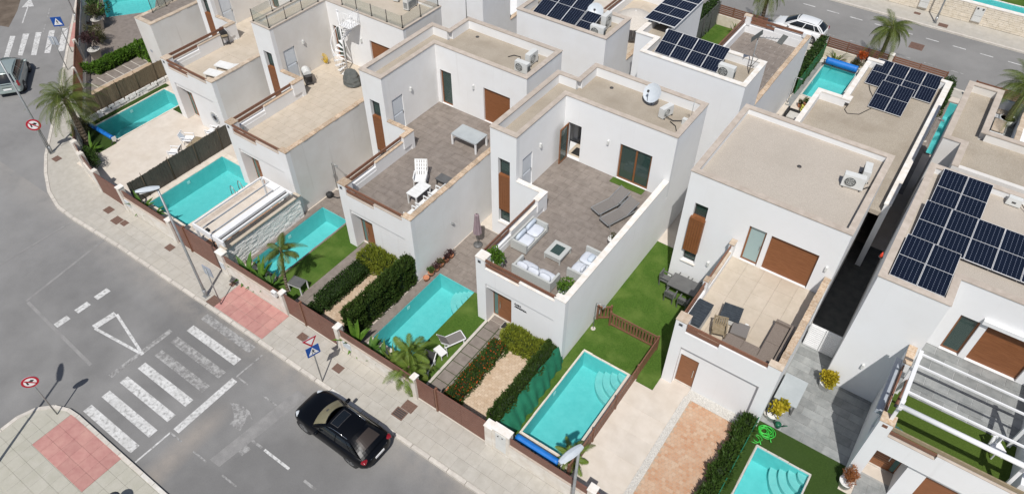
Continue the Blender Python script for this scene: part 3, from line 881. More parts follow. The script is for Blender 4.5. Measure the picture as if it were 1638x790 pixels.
# plot C: cream patio under the pergola with one orange strip
patio_c = flat('patio', -31.8, -27.5, 12.7, 18.1, 'patio', .0)
strip = flat('paved_strip', -30.25, -29.3, 12.75, 17.95, 'paverorange', .012)
flat('paved_edge', -31.95, -31.5, 12.75, 18.0, 'captan', .012)
# plot B
patio_b = flat('patio', -42.44, -36.3, 13.2, 20.3, 'patio', .004)
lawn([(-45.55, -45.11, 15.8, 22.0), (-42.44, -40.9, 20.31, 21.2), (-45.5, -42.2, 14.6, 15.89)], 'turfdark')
# plot A
sheet('paved_yard', [(-50.2, 18.75), (-45.95, 16.0), (-45.95, 34), (-58, 44), (-70, 34), (-57.8, 23.75)], [A_POOL], -.005, 'tile')
path_a = flat('garden_path', -50.2, -48.95, 18.9, 23.1, 'kerb', .0)
tiles(path_a, -50.2, -48.95, 18.95, 23.1, -.002, 1.22, .68, 'tile', 'path_slab', .06, .02)
flat('gravel_strip', -48.93, -48.1, 18.2, 23.2, 'paver', .004)
# plot F
lawn([(-9.72, -9.225, 12.75, 19.275), (-9.31, -6.3, 19.275, 28), (-6.3, -5.42, 19.1, 28), (-9.72, -9.31, 19.275, 28)])
patio_f = flat('patio', -6.62, -4.05, 12.7, 19.09, 'patio', .002)
flat('entrance_patio', -5.4, -4.03, 19.09, 20.3, 'patio', .003)
tiles(patio_f, -6.46, -4.1, 12.72, 19.08, -.012, 1.18, 1.27, 'patio', 'patio_slab', .006, .02)
pebbles = flat('pebble_strip', -4.06, -3.75, 12.7, 19.7, 'pebble', .012)
M().box(-4.0, -1.3, 19.62, 20.14, -.02, .014).obj('pebble_strip', 'pebble', kind='structure')
m = M()
for _ in range(1500):
    if random.random() < .62: x, y = random.uniform(-4.05, -3.76), random.uniform(12.75, 19.7)
    else: x, y = random.uniform(-3.95, -1.35), random.uniform(19.64, 20.1)
    r = random.uniform(.018, .045); a = random.uniform(0, 6.28)
    b4 = [(x+r*math.cos(a+k*1.57), y+r*math.sin(a+k*1.57), .008) for k in range(4)]
    t4 = [(x+r*.6*math.cos(a+k*1.57), y+r*.6*math.sin(a+k*1.57), .012+r*.8) for k in range(4)]
    m.hexa(b4, t4)
m.obj('loose_pebble', 'pebble', pebbles, kind='stuff')
drive_f = flat('driveway', -3.74, -.98, 12.6, 19.61, 'paverjoint', -.002)
m = M()
for j in range(46):
    for k in range(16):
        x = -3.73 + k*.165 - (.08 if j % 2 else 0); y = 12.62+j*.152
        if x < -3.74 or x > -1.05: continue
        m.hexa([(x,y,-.01),(x+.158,y,-.01),(x+.158,y+.145,-.01),(x,y+.145,-.01)], [(x+.009,y+.009,.010),(x+.149,y+.009,.010),(x+.149,y+.136,.010),(x+.009,y+.136,.010)])
m.tone = [t_ for _ in range(len(m.f)//6) for t_ in [random.random()**1.6]*6]
m.obj('paver', 'paverorange', drive_f, kind='stuff')
# plot G
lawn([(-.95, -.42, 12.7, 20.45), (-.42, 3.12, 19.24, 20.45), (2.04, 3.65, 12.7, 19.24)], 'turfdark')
court = flat('courtyard', -.75, 3.1, 20.46, 27.3, 'groutgrey', -.002)
tiles(court, -.73, 3.1, 20.46, 27.2, -.006, .92, .46, 'tilegrey', 'courtyard_tile', .012, .022, .5)
entry_g = flat('entrance_paving', 3.66, 6.0, 12.7, 20.6, 'groutgrey', -.002)
tiles(entry_g, 3.66, 5.6, 17.4, 20.5, -.006, .92, .46, 'tilegrey', 'courtyard_tile', .012, .022, .5)
# back gardens
M().box(-8.6, -4.6, 51.78, 52.55, -.02, .02).obj('gravel_bed', 'pebble', kind='structure')
flat('pool_paving', -8.7, -8.28, 45, 51.8, 'tilegrey', .002)
lawn([(-5.71, -4.65, 46.0, 51.7)])
lawn([(-17.3, -15.3, 46.3, 52.6)])
flat('pool_paving', .12, .42, 40, 52, 'tile', .004)
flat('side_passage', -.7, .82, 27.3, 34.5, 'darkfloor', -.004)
flat('yard', -.7, .12, 34.5, 45, 'tile', -.006)
# ================================================================== HOUSES
def window_unit(parent, axis, plane, a0, a1, z0, z1, name='window', frame='door', glass='glass', fw=.07, mull=(), depth=.05, face=-1, label=None, handle=None):
    """frame with pane(s); axis 'x': window lies in plane y=plane, looking towards face*y"""
    m = M()
    def b(mm, u0, u1, v0, v1, d0, d1):
        if axis == 'x': mm.box(u0, u1, plane+d0, plane+d1, v0, v1)
        else: mm.box(plane+d0, plane+d1, u0, u1, v0, v1)
    d0, d1 = (0, depth)
    b(m, a0, a0+fw, z0, z1, d0, d1); b(m, a1-fw, a1, z0, z1, d0, d1)
    b(m, a0+fw, a1-fw, z0, z0+fw, d0, d1); b(m, a0+fw, a1-fw, z1-fw, z1, d0, d1)
    for c in mull: b(m, c-fw*.55, c+fw*.55, z0+fw, z1-fw, d0-.006, d1-.006)
    f = m.obj(name, frame, parent, label)
    edges = [a0+fw] + list(mull) + [a1-fw]
    for e0, e1 in zip(edges[:-1], edges[1:]):
        g = M(); b(g, e0+(fw*.55 if e0 in mull else 0), e1-(fw*.55 if e1 in mull else 0), z0+fw, z1-fw, depth*.45, depth*.6)
        g.obj('pane', glass, f)
    if handle:
        h = M(); b(h, handle-.015, handle+.015, (z0+z1)/2-.12, (z0+z1)/2+.12, -.05, -.02); h.obj('handle', 'steel', f)
    return f

def shutter(parent, x0, x1, y, z0, z1, name='roller_shutter', n=None):
    """closed roller shutter: slats one by one under a thing"""
    n = n or round((z1-z0)/.16)
    h = (z1-z0)/n
    f = M().box(x0, x1, y+.045, y+.07, z0, z1).obj(name, 'wood', parent)
    me = M().hexa([(0, .0, 0), (x1-x0, .0, 0), (x1-x0, .03, 0), (0, .03, 0)], [(0, .012, h-.012), (x1-x0, .012, h-.012), (x1-x0, .03, h-.012), (0, .03, h-.012)]).mesh('slat', 'wood')
    for k in range(n): inst(me, 'slat', f, (x0, y+.015, z0+k*h))
    return f

def wall_light(parent, p, axis='y'):
    m = M()
    x, y, z = p
    if axis == 'y': m.box(x-.05, x+.05, y-.11, y, z-.12, z+.12)
    else: m.box(x, x+.11, y-.05, y+.05, z-.12, z+.12)
    return m.obj('wall_light', 'acwhite', parent)

def vent(parent, x0, x1, y, z0, z1):
    m = M().box(x0, x1, y-.012, y+.01, z0, z1)
    v = m.obj('vent', 'signback', parent)
    q = M()
    for k in range(4): q.box(x0+.03, x1-.03, y-.022, y-.012, z0+.03+k*(z1-z0-.06)/4, z0+.03+k*(z1-z0-.06)/4+.025)
    q.obj('vent_slat', 'darksteel', v)

def rails(parent, pts, z0, z1, mt='rail', name='rail'):
    for a, b in zip(pts[:-1], pts[1:]):
        M().beam((a[0], a[1], (z0+z1)/2), (b[0], b[1], (z0+z1)/2), .06, z1-z0).obj(name, mt, parent)

def front_door(parent, x0, xg, x1, y, z0, z1, grooves=0, hs=1):
    """entrance: side glass x0..xg, wooden leaf xg..x1"""
    if xg > x0: window_unit(parent, 'x', y, x0, xg, z0, z1, 'side_light', 'door', 'sidelight', .045)
    d = M().box(xg+.004, x1, y-.02, y+.05, z0+.02, z1).obj('front_door', 'door', parent)
    for k in range(grooves):
        z = z0+.2+k*(z1-z0-.35)/grooves
        M().box(xg+.06, x1-.06, y-.034, y-.02, z, z+(z1-z0-.35)/grooves*.78).obj('door_panel', 'door', d)
    hx = xg+.14 if hs > 0 else x1-.14
    M().box(hx-.015, hx+.015, y-.08, y-.05, z0+.75, z0+1.3).box(hx-.01, hx+.01, y-.05, y-.02, z0+.8, z0+.84).box(hx-.01, hx+.01, y-.05, y-.02, z0+1.2, z0+1.24).obj('handle', 'chrome', d)
    M().box(x0, x1, y-.10, y+.06, z0-.02, z0+.019).obj('doorstep', 'kerb', parent)

def stucco_house(dx, dy, label, wm='white', sm='side', cap='captan', pcap='cap', pstep=.45, floor='tilecream', tile=(.6, .6, 0.), roofterr=False, rail_mt='rail', backdoor='shutter', face_rails=True, shut=True, tw_window=True, right_cap=None):
    def X(v): return v+dx
    def Y(v): return v+dy
    xl, xr, yf = X(-14.65), X(-9.72), Y(17.93)
    t = thing('house', label, 'house', ((xl+xr)/2, yf+6, 0), world=True, group='white flat roofed houses')
    m = M()
    # ground floor front with its recessed panel and door niche
    m.box(xl, X(-14.12), yf, yf+.9, 0, 2.83)                              # left pier
    m.box(X(-10.28), xr, yf, yf+.3, 0, 4.12)                             # right pier
    m.box(xl, X(-10.28), yf, yf+.24, 2.83, 3.85)                         # band under the parapet
    m.box(X(-12.18), X(-10.28), yf, yf+.24, 3.85, 4.12)                  # raised parapet
    m.box(xl, X(-14.12), yf, yf+.5, 3.85, 4.38)                          # corner post
    m.box(X(-10.28), xr, yf, yf+.3, 4.12, 4.38)
    wall(m, 'x', yf+.11, yf+.35, X(-14.12), X(-10.28), 0, 2.83, [(X(-14.12), X(-12.68), 0, 2.48)])
    m.box(X(-12.68), X(-12.5), yf+.35, yf+.7, 0, 2.6); m.box(X(-14.12), X(-12.5), yf+.35, yf+.9, 2.48, 2.8); 
    m.box(X(-14.12), X(-12.5), yf+.75, yf+.9, 0, 2.48) if False else None
    # side walls
    M().box(xr-.26, xr-.001, yf+.3, Y(31.4), 0, 3.2).box(xr-.26, xr-.001, yf+.3, Y(27.88), 3.2, 4.38).obj('side_wall', sm, t)
    m.box(xl, xl+.22, yf+.9, Y(23.35), 0, 3.6)
    m.box(xl, xl+.2, yf+.5, Y(20.5), 3.6, 3.8)
    m.box(xl, xl+.22, Y(20.5), Y(22.75), 3.6, 4.06)
    m.box(xl, xl+.28, Y(22.75), Y(23.35), 3.6, 4.38)
    m.box(X(-16.13), xl+.28, Y(23.35), Y(23.6), 0, 4.38)                 # cross wall to the tower
    # terrace slab and inner floor
    m.box(xl+.22, xr-.26, yf+.24, Y(31.2), 3.0, 3.22)
    m.box(X(-17.5), xl+.22, Y(23.6), Y(31.2), 3.0, 3.22)
    w = m.obj('wall', wm, t)
    # upper floor
    u = M()
    tw = [(X(-17.27), X(-16.53), 1.05, 5.46)] if tw_window else []
    wall(u, 'x', Y(23.35), Y(23.62), X(-17.74), X(-16.13), 0, 7.17, tw)
    q = M(); wall(q, 'y', X(-16.35), X(-16.13), Y(23.62), Y(27.88), 0, 7.17, [(Y(23.92), Y(24.82), 3.25, 5.46)] if backdoor != 'none' else []); q.obj('tower_side_wall', sm, t)
    holes = {'shutter': [(X(-15.88), X(-15.05), 3.25, 5.58), (X(-12.7), X(-10.84), 3.25, 5.53)]}.get(backdoor, [(X(-15.88), X(-15.05), 3.25, 5.58), (X(-12.7), X(-10.84), 3.25, 5.53)])
    wall(u, 'x', Y(27.88), Y(28.12), X(-16.35), xr, 3.22, 7.17, holes)
    u.box(X(-16.35), X(-14.9), Y(27.9), Y(28.1), 0, 3.2)
    M().box(xr-.26, xr, Y(28.12), Y(31.4), 3.2, 7.17).obj('upper_side_wall', sm, t)
    u.box(X(-16.42), xr-.26, Y(31.15), Y(31.4), 0, 7.17)
    u.box(X(-16.42), X(-16.18), Y(29.6), Y(31.15), 0, 7.17)
    u.box(X(-17.74), X(-16.42), Y(29.36), Y(29.6), 0, 7.17)
    u.box(X(-17.74), X(-17.49), Y(23.62), Y(29.36), 0, 7.17)
    u.obj('upper_wall', wm, t)
    rz = 7.0 if roofterr else 6.62
    g = M()
    g.box(X(-17.49), X(-16.35), Y(23.62), Y(29.36), rz-.2, rz)
    g.box(X(-16.35), xr-.26, Y(28.12), Y(31.15), rz-.2, rz)
    g.box(X(-16.35), X(-16.18), Y(28.12), Y(29.6), rz-.2, rz-.001)
    g.obj('roof', 'gravel' if not roofterr else 'tilecream', t)
    # roof coping, one run per side
    z = 7.17
    for x0, x1, y0, y1 in ((X(-17.77), X(-16.10), Y(23.32), Y(23.64)), (X(-16.37), X(-16.10), Y(23.64), Y(27.85)), (X(-16.37), xr+.03, Y(27.85), Y(28.14)),
                           (xr-.28, xr+.03, Y(28.14), Y(31.43)), (X(-16.45), xr-.28, Y(31.13), Y(31.43)), (X(-16.45), X(-16.16), Y(29.34), Y(31.13)), (X(-17.77), X(-16.45), Y(29.34), Y(29.63)), (X(-17.77), X(-17.47), Y(23.64), Y(29.34))):
        coping(t, x0, x1, y0, y1, z, cap)
    # terrace coping
    rc = right_cap or pcap
    coping(t, xr-.29, xr+.02, yf+.32, Y(27.85), 4.38, rc, 0 if rc == 'capwhite' else .33)
    coping(t, X(-10.31), xr+.02, yf-.02, yf+.32, 4.38, rc, 0)
    coping(t, xl-.02, X(-14.10), yf-.02, yf+.52, 4.38, pcap, 0)
    coping(t, X(-14.10), X(-12.20), yf-.015, yf+.26, 3.85, 'capwhite' if pcap == 'capwhite' else 'captan', 0, .03)
    coping(t, X(-12.20), X(-10.31), yf-.02, yf+.26, 4.12, 'capwhite' if pcap == 'capwhite' else 'captan', 0, .03)
    coping(t, xl-.01, xl+.24, Y(20.5), Y(22.73), 4.06, pcap, 0, .03)
    coping(t, xl-.02, xl+.30, Y(22.73), Y(23.62), 4.38, pcap, 0)
    coping(t, X(-16.13), xl-.02, Y(23.33), Y(23.62), 4.38, pcap, 0 if pcap == 'capwhite' else .3)
    # rails
    M().box(X(-14.12), X(-10.26), yf+.05, yf+.11, 4.27, 4.43).obj('rail', rail_mt, t)
    M().box(X(-14.12), X(-12.19), yf+.05, yf+.11, 3.97, 4.14).obj('rail', rail_mt, t)
    M().box(xl+.06, xl+.12, yf+.52, Y(22.73), 4.27, 4.43).obj('rail', rail_mt, t)
    M().box(xl+.06, xl+.12, yf+.52, Y(20.5), 3.97, 4.14).obj('rail', rail_mt, t)
    # entrance, tower window, doors
    front_door(t, X(-14.12), X(-13.80), X(-12.70), yf+.62, .02, 2.46)
    vent(t, X(-14.52), X(-14.33), yf, 4.08, 4.28)
    if tw_window:
        window_unit(t, 'x', Y(23.55), X(-17.27), X(-16.53), 4.37, 5.46, 'window', 'darksteel', 'glass', .05)
        window_unit(t, 'x', Y(23.55), X(-17.27), X(-16.53), 1.05, 1.95, 'window', 'darksteel', 'glass', .05)
        p = M().box(X(-17.27), X(-16.53), Y(23.40), Y(23.6), 1.95, 4.36).obj('wood_panel', 'wood', t)
        for k in range(6):
            M().box(X(-17.27)+k*.1234+.006, X(-17.27)+(k+1)*.1234-.006, Y(23.36), Y(23.40), 1.96, 4.35).obj('board', 'wood', p)
        coping(t, X(-17.31), X(-16.49), Y(23.29), Y(23.36), 1.0, 'capwhite', 0, .05)
    if backdoor != 'none':
        d = M().box(X(-16.24), X(-16.19), Y(23.94), Y(24.80), 3.27, 5.44).obj('storeroom_door', 'pvc', t)
        for z0, z1 in ((3.40, 4.30), (4.42, 5.34)):
            M().box(X(-16.19), X(-16.175), Y(24.02), Y(24.72), z0, z1).obj('door_panel', 'pvc', d)
        M().box(X(-16.19), X(-16.13), Y(24.70), Y(24.75), 4.28, 4.40).obj('handle', 'chrome', d)
        wall_light(t, (X(-16.13), Y(25.5), 5.4), 'x')
    wall_light(t, (X(-13.38), Y(27.88), 5.33))
    # terrace tiles
    tiles(t, xl+.22, xr-.26, yf+.24, Y(27.88), 3.222, tile[0], tile[1], floor, 'floor_tile', .005 if floor == 'tilecream' else .007, .022, tile[2],
          skip=None)
    tiles(t, X(-16.13), xl+.22, Y(23.6), Y(27.88), 3.222, tile[0], tile[1], floor, 'floor_tile', .005 if floor == 'tilecream' else .007, .022, tile[2])
    return t

# ---- house E: white sofas on its terrace
hE = stucco_house(0, 0, 'white house in the middle with sofas and sun loungers on its roof terrace', 'fresh', 'freshlitside', 'captan', 'capwhite', 0, 'tile', (.9, .45, .5), backdoor='open')
M().box(-15.9, -15.02, 27.9, 28.14, 3.2, 3.24).obj('doorstep', 'kerb', hE)
d = window_unit(hE, 'y', -15.86, 27.02, 27.84, 3.27, 5.56, 'balcony_door', 'door', 'glass', .08, handle=27.1)
window_unit(hE, 'x', 27.98, -12.7, -10.84, 3.25, 5.53, 'sliding_window', 'door', 'glass', .09, mull=(-11.74,))
M().box(-16.0, -10.0, 28.15, 31.1, 3.222, 3.236).obj('room_floor', 'interior', hE)
# raised house name beside the entrance, two lines of black letters
def letters(txt, size, loc, parent, mt='signblack'):
    cu = bpy.data.curves.new('house_name', 'FONT'); cu.body = txt; cu.size = size; cu.extrude = .012; cu.space_line = 1.15; cu.offset = .004
    o = bpy.data.objects.new('house_name_curve', cu)
    o.rotation_euler = (R(90), 0, 0); 
    COL.objects.link(o)
    dg = bpy.context.evaluated_depsgraph_get(); dg.update()
    me = bpy.data.meshes.new_from_object(o.evaluated_get(dg))
    COL.objects.unlink(o); bpy.data.objects.remove(o)
    me.materials.clear(); me.materials.append(MT[mt])
    q = inst(me, 'house_name', parent, loc, (R(90), 0, 0))
    return q
letters('CASA\nARMONIA', .15, (-12.50, 18.03, 2.33), hE)
# ---- house D: plastic chairs, warm coping
hD = stucco_house(-8.93, .05, 'white house left of the middle with a grey glass table on its brown tiled terrace', 'white', 'midlitside', 'captan', 'capwarm', .45, 'tile', (.9, .45, .5))
dx, dy = -8.93, .05
window_unit(hD, 'x', 28.0+dy, -15.88+dx, -15.05+dx, 3.25, 5.58, 'balcony_door', 'door', 'glass', .08)
shutter(hD, -12.7+dx, -10.84+dx, 27.98+dy, 3.25, 5.53)
# ---- house C: spiral stair and glass balustrade on the roof
hC = stucco_house(-17.82, .15, 'white house with a white spiral stair up to its glass edged roof terrace', 'white', 'side', 'captan', 'capwarm', .45, 'tilecream', (.62, .62, .5), roofterr=True)
dx, dy = -17.82, .15
window_unit(hC, 'x', 28.0+dy, -15.88+dx, -15.05+dx, 3.25, 5.58, 'balcony_door', 'door', 'glass', .08)
shutter(hC, -12.7+dx, -10.84+dx, 27.98+dy, 3.25, 5.53)
def balustrade(parent, pts, z, h=.75, step=1.35):
    for a, b in zip(pts[:-1], pts[1:]):
        a, b = Vector(a), Vector(b); L = (b-a).length; n = max(1, round(L/step)); d = (b-a)/n
        for k in range(n):
            p, q = a+d*k+d.normalized()*.05, a+d*(k+1)-d.normalized()*.05
            M().beam((p.x, p.y, z+h/2), (q.x, q.y, z+h/2), .014, h).obj('glass_panel', 'glassrail', parent)
        for k in range(n+1):
            p = a+d*k
            M().tube([(p.x, p.y, z), (p.x, p.y, z+h+.03)], .025, 6).box(p.x-.05, p.x+.05, p.y-.05, p.y+.05, z, z+.02).obj('baluster', 'darksteel', parent)
X0, Y0 = dx, dy
balustrade(hC, [(-9.84+X0, 31.28+Y0), (-9.84+X0, 28.0+Y0), (-14.75+X0, 28.0+Y0)], 7.22)
balustrade(hC, [(-16.25+X0, 27.4+Y0), (-16.23+X0, 23.47+Y0), (-17.62+X0, 23.47+Y0), (-17.62+X0, 29.4+Y0)], 7.22)
# ---- house B
hB = stucco_house(-26.6, 2.3, 'white house at upper left with two white sun loungers on its cream terrace', 'white', 'side', 'captan', 'cap', .45, 'tilecream', (1.2, 1.2, 0))
dx, dy = -26.6, 2.3
window_unit(hB, 'x', 28.0+dy, -15.88+dx, -15.05+dx, 3.25, 5.58, 'balcony_door', 'door', 'glass', .08)
shutter(hB, -12.7+dx, -10.84+dx, 27.98+dy, 3.25, 5.53)
# round dark eye ornament beside its door: rings on the wall
e = M()
e.cur = 0
orn = thing('wall_ornament', 'round dark metal ornament on the white front wall of the upper left house', 'ornament', (-37.45, 20.31, 1.35), world=True)
def ring(r0, r1, mt, y):
    m = M(); n = 24
    for k in range(n):
        a0, a1 = 2*math.pi*k/n, 2*math.pi*(k+1)/n
        p = [(-37.45+r*math.cos(a), 1.35+r*math.sin(a)) for r, a in ((r0, a0), (r1, a0), (r1, a1), (r0, a1))]
        m.hexa([(x, y, z) for x, z in p], [(x, y-.03, z) for x, z in p])
    m.obj('ring', mt, orn)
ring(.001, .15, 'black', 20.335); ring(.16, .30, 'signback', 20.335); ring(.31, .42, 'acwhite', 20.335)
for k in range(16):
    a = 2*math.pi*k/16
    M().beam((-37.45+.15*math.cos(a), 20.315, 1.35+.15*math.sin(a)), (-37.45+.42*math.cos(a), 20.315, 1.35+.42*math.sin(a)), .02, .02).obj('spoke', 'darksteel', orn)
# ---- house A at the top left: narrow front, flat stone top with glass
hA = thing('house', 'white house at top left edge with flat stone top and glass screen', 'house', (-46.3, 26, 0), 'white flat roofed houses', world=True)
m = M()
m.box(-47.2, -45.44, 22.44, 30.5, 0, 4.32)
m.box(-45.44, -44.5, 29.2, 30.5, 0, 4.3); 
m.box(-49.5, -47.2, 27.6, 34, 0, 3.3)
m.box(-46.6, -45.44, 30.5, 36, 0, 7.2)
m.obj('wall', 'side', hA)
coping(hA, -47.22, -46.9, 22.42, 30.5, 4.32, 'cap', .5); coping(hA, -45.74, -45.42, 22.42, 29.2, 4.32, 'cap', .5); coping(hA, -46.9, -45.74, 22.42, 22.74, 4.32, 'cap', .5)
tiles(hA, -46.9, -45.74, 22.74, 30.4, 4.322, .58, .58, 'tile', 'floor_tile', .01, .02)
balustrade(hA, [(-47.0, 24.3), (-47.0, 28.6)], 4.37, 1.0, 1.1)
balustrade(hA, [(-46.75, 23.6), (-46.75, 24.7)], 4.37, 1.0, 1.1)
M().box(-46.75, -46.5, 22.43, 22.46, 1.9, 2.1).obj('vent', 'signback', hA); M().box(-46.6, -46.4, 22.43, 22.46, 1.1, 1.3).obj('vent', 'signback', hA)

# ---- house F
hF = thing('house', 'white house with the largest pale gravel roof and picket fenced pool', 'house', (-3.5, 26, 0), 'white flat roofed houses', world=True)
m = M()
yf = 19.93
m.box(-5.4, -4.9, yf, yf+.9, 0, 2.81); m.box(-1.30, -.75, yf, yf+.3, 0, 4.4)
m.box(-5.4, -1.30, yf, yf+.24, 2.81, 3.82); m.box(-3.38, -1.30, yf, yf+.24, 3.82, 4.1); m.box(-5.4, -4.9, yf, yf+.5, 3.82, 4.4)
wall(m, 'x', yf+.22, yf+.45, -4.9, -1.30, 0, 2.81, [(-4.86, -3.98, 0, 2.12)])
m.box(-5.4, -5.18, yf+.9, 26.0, 0, 3.6); m.box(-5.4, -5.2, yf+.5, 22.7, 3.6, 3.7); m.box(-5.4, -5.18, 22.7, 23.05, 3.6, 4.3); m.box(-5.4, -5.2, 23.05, 25.6, 3.6, 3.85); m.box(-5.4, -5.16, 25.6, 26.0, 3.6, 4.3)
m.box(-1.0, -.751, yf+.3, 26.0, 0, 4.4)
m.box(-5.18, -1.0, yf+.24, 26.2, 3.0, 3.22)
m.obj('wall', 'fresh', hF)
u = M()
wall(u, 'x', 26.0, 26.26, -8.1, -.72, 0, 7.17, [(-7.57, -6.9, 1.6, 5.47), (-4.84, -4.0, 3.24, 5.46), (-3.77, -1.57, 3.24, 5.42)])
u.box(-8.1, -7.85, 26.26, 32.5, 0, 7.17); u.box(-.97, -.72, 26.26, 32.5, 0, 7.17); u.box(-7.85, -.97, 32.25, 32.5, 0, 7.17)
u.obj('upper_wall', 'fresh', hF)
M().box(-7.85, -.97, 26.26, 32.25, 6.55, 6.86).obj('roof', 'gravelpale', hF)
M().box(-7.85, -.97, 26.26, 32.25, 3.0, 3.21).obj('room_floor', 'interior', hF)
for x0, x1, y0, y1 in ((-8.13, -.69, 25.97, 26.28), (-8.13, -7.83, 26.28, 32.22), (-.99, -.69, 26.28, 32.22), (-8.13, -.69, 32.22, 32.53)): coping(hF, x0, x1, y0, y1, 7.17, 'captan')
coping(hF, -1.03, -.73, yf+.32, 25.97, 4.4, 'capwarm', .34); coping(hF, -1.32, -.73, yf-.02, yf+.32, 4.4, 'cap'); coping(hF, -5.42, -4.88, yf-.02, yf+.52, 4.4, 'cap')
coping(hF, -5.42, -5.16, 22.7, 23.05, 4.3, 'capwarm'); coping(hF, -5.42, -5.14, 25.55, 25.97, 4.3, 'cap'); coping(hF, -5.42, -5.17, 23.05, 25.55, 3.85, 'cap', .4, .03)
M().box(-4.88, -1.28, yf+.05, yf+.11, 4.15, 4.33).obj('rail', 'rail', hF); M().box(-4.88, -3.39, yf+.05, yf+.11, 3.88, 4.06).obj('rail', 'rail', hF)
M().box(-5.33, -5.27, yf+.52, 22.7, 4.1, 4.27).obj('rail', 'rail', hF); M().box(-5.33, -5.27, yf+.52, 22.7, 3.8, 3.97).obj('rail', 'rail', hF); M().box(-5.33, -5.27, 23.05, 25.6, 4.05, 4.22).obj('rail', 'rail', hF)
front_door(hF, -4.86, -4.86, -3.98, yf+.36, .02, 2.1, 0, -1)
vent(hF, -5.25, -5.05, yf, 4.1, 4.28)
window_unit(hF, 'x', 26.18, -7.57, -6.9, 4.66, 5.47, 'window', 'darksteel', 'glass', .05); window_unit(hF, 'x', 26.18, -7.57, -6.9, 1.6, 2.45, 'window', 'darksteel', 'glass', .05)
p = M().box(-7.62, -6.86, 25.86, 26.17, 2.45, 4.66).obj('wood_panel', 'wood', hF)
for k in range(6): M().box(-7.62+k*.1267+.006, -7.62+(k+1)*.1267-.006, 25.82, 25.86, 2.46, 4.65).obj('board', 'wood', p)
coping(hF, -7.62, -6.85, 25.92, 26.0, 1.54, 'capwhite', 0, .06)
window_unit(hF, 'x', 26.12, -4.84, -4.0, 3.26, 5.46, 'balcony_door', 'door', 'glasspale', .08, handle=-4.1)
shutter(hF, -3.77, -1.57, 26.12, 3.24, 5.42)
wall_light(hF, (-1.1, 26.0, 4.9)); wall_light(hF, (-6.2, 26.0, 2.1))
tiles(hF, -5.18, -1.0, yf+.24, 26.0, 3.222, .83, .82, 'tilecream', 'floor_tile', .003, .022)
M().box(-5.1, -1.05, 22.62, 22.64, 3.243, 3.246).obj('drain_line', 'captan', hF)

# ---- house G: solar roof and white pergola at right
hG = thing('house', 'white house at right edge with a white pergola over its terrace', 'house', (5, 26, 0), 'white flat roofed houses', world=True)
m = M()
yf = 19.95
m.box(3.1, 3.6, yf, yf+1.0, 0, 2.66); m.box(3.1, 3.6, yf, yf+.45, 2.66, 4.4)
m.box(3.6, 10, yf, yf+.24, 2.66, 3.72); m.box(5.32, 10, yf, yf+.24, 3.72, 4.0)
wall(m, 'x', yf+.22, yf+.45, 5.05, 10, 0, 2.66, [(5.55, 8.2, 0, 2.3)])
m.box(4.85, 5.05, yf+.22, yf+1.4, 0, 2.66); m.box(3.6, 4.85, yf+1.3, yf+1.5, 2.3, 2.66)
m.box(3.1, 3.32, yf+1.0, 24.3, 0, 3.6); m.box(3.1, 3.3, yf+.45, 23.2, 3.6, 3.75); m.box(3.1, 3.4, 23.2, 24.3, 3.6, 4.4)
m.box(3.32, 10, yf+.24, 26.1, 3.0, 3.22); m.box(7.9, 8.15, yf+.24, 26.0, 3.22, 4.4)
m.obj('wall', 'fresh', hG)
u = M()
u.box(.83, 3.55, 24.3, 24.55, 0, 7.17); u.box(3.3, 3.55, 24.55, 26.0, 0, 7.17); u.box(.83, 1.08, 24.55, 33.0, 0, 7.17); u.box(1.08, 10, 32.75, 33.0, 0, 7.17)
wall(u, 'x', 26.0, 26.25, 3.3, 10, 3.22, 7.17, [(4.29, 5.06, 3.24, 5.47), (5.33, 7.3, 3.24, 5.6)])
u.obj('upper_wall', 'fresh', hG)
M().box(1.08, 10, 26.25, 32.75, 6.6, 6.88).box(1.08, 3.3, 24.55, 26.25, 6.6, 6.88).obj('roof', 'gravelpale', hG)
for x0, x1, y0, y1 in ((.80, 3.58, 24.27, 24.57), (3.28, 3.58, 24.57, 25.97), (3.28, 10, 25.97, 26.27), (.80, 1.10, 24.57, 33.03), (1.10, 10, 32.73, 33.03)): coping(hG, x0, x1, y0, y1, 7.17, 'captan')
coping(hG, 3.08, 3.62, yf-.02, yf+.47, 4.4, 'capwarm'); coping(hG, 3.08, 3.42, 23.18, 24.27, 4.4, 'capwarm', .4)
coping(hG, 3.62, 5.30, yf-.02, yf+.26, 3.72, 'captan', 0, .03); coping(hG, 5.30, 10, yf-.02, yf+.26, 4.0, 'captan', 0, .03)
M().box(3.6, 9.9, yf+.05, yf+.11, 4.1, 4.27).obj('rail', 'teak', hG); M().box(3.6, 5.31, yf+.05, yf+.11, 3.85, 4.0).obj('rail', 'rail', hG)
M().box(3.16, 3.22, yf+.5, 23.2, 4.12, 4.28).obj('rail', 'rail', hG); M().box(3.16, 3.22, yf+.5, 23.2, 3.82, 3.98).obj('rail', 'rail', hG)
front_door(hG, 3.62, 3.62, 4.55, yf+1.3, .02, 2.3, 14, -1); window_unit(hG, 'x', yf+1.3, 4.56, 4.84, .02, 2.3, 'side_light', 'door', 'sidelight', .04)
shutter(hG, 5.55, 8.2, yf+.36, .0, 2.3, 'garage_door')
M().box(3.25, 3.44, yf-.015, yf+.01, 4.12, 4.28).obj('vent', 'rail', hG)
window_unit(hG, 'x', 26.14, 4.29, 5.06, 3.26, 5.47, 'balcony_door', 'redwood' if 'redwood' in MT else 'door', 'glass', .08)
shutter(hG, 5.33, 7.3, 26.14, 3.24, 5.6)
M().box(5.05, 8.5, 25.8, 25.995, 5.62, 5.82).obj('awning_box', 'alu', hG)
tiles(hG, 3.32, 7.9, 22.75, 26.0, 3.222, .92, .46, 'tilegrey', 'floor_tile', .012, .022, .5)
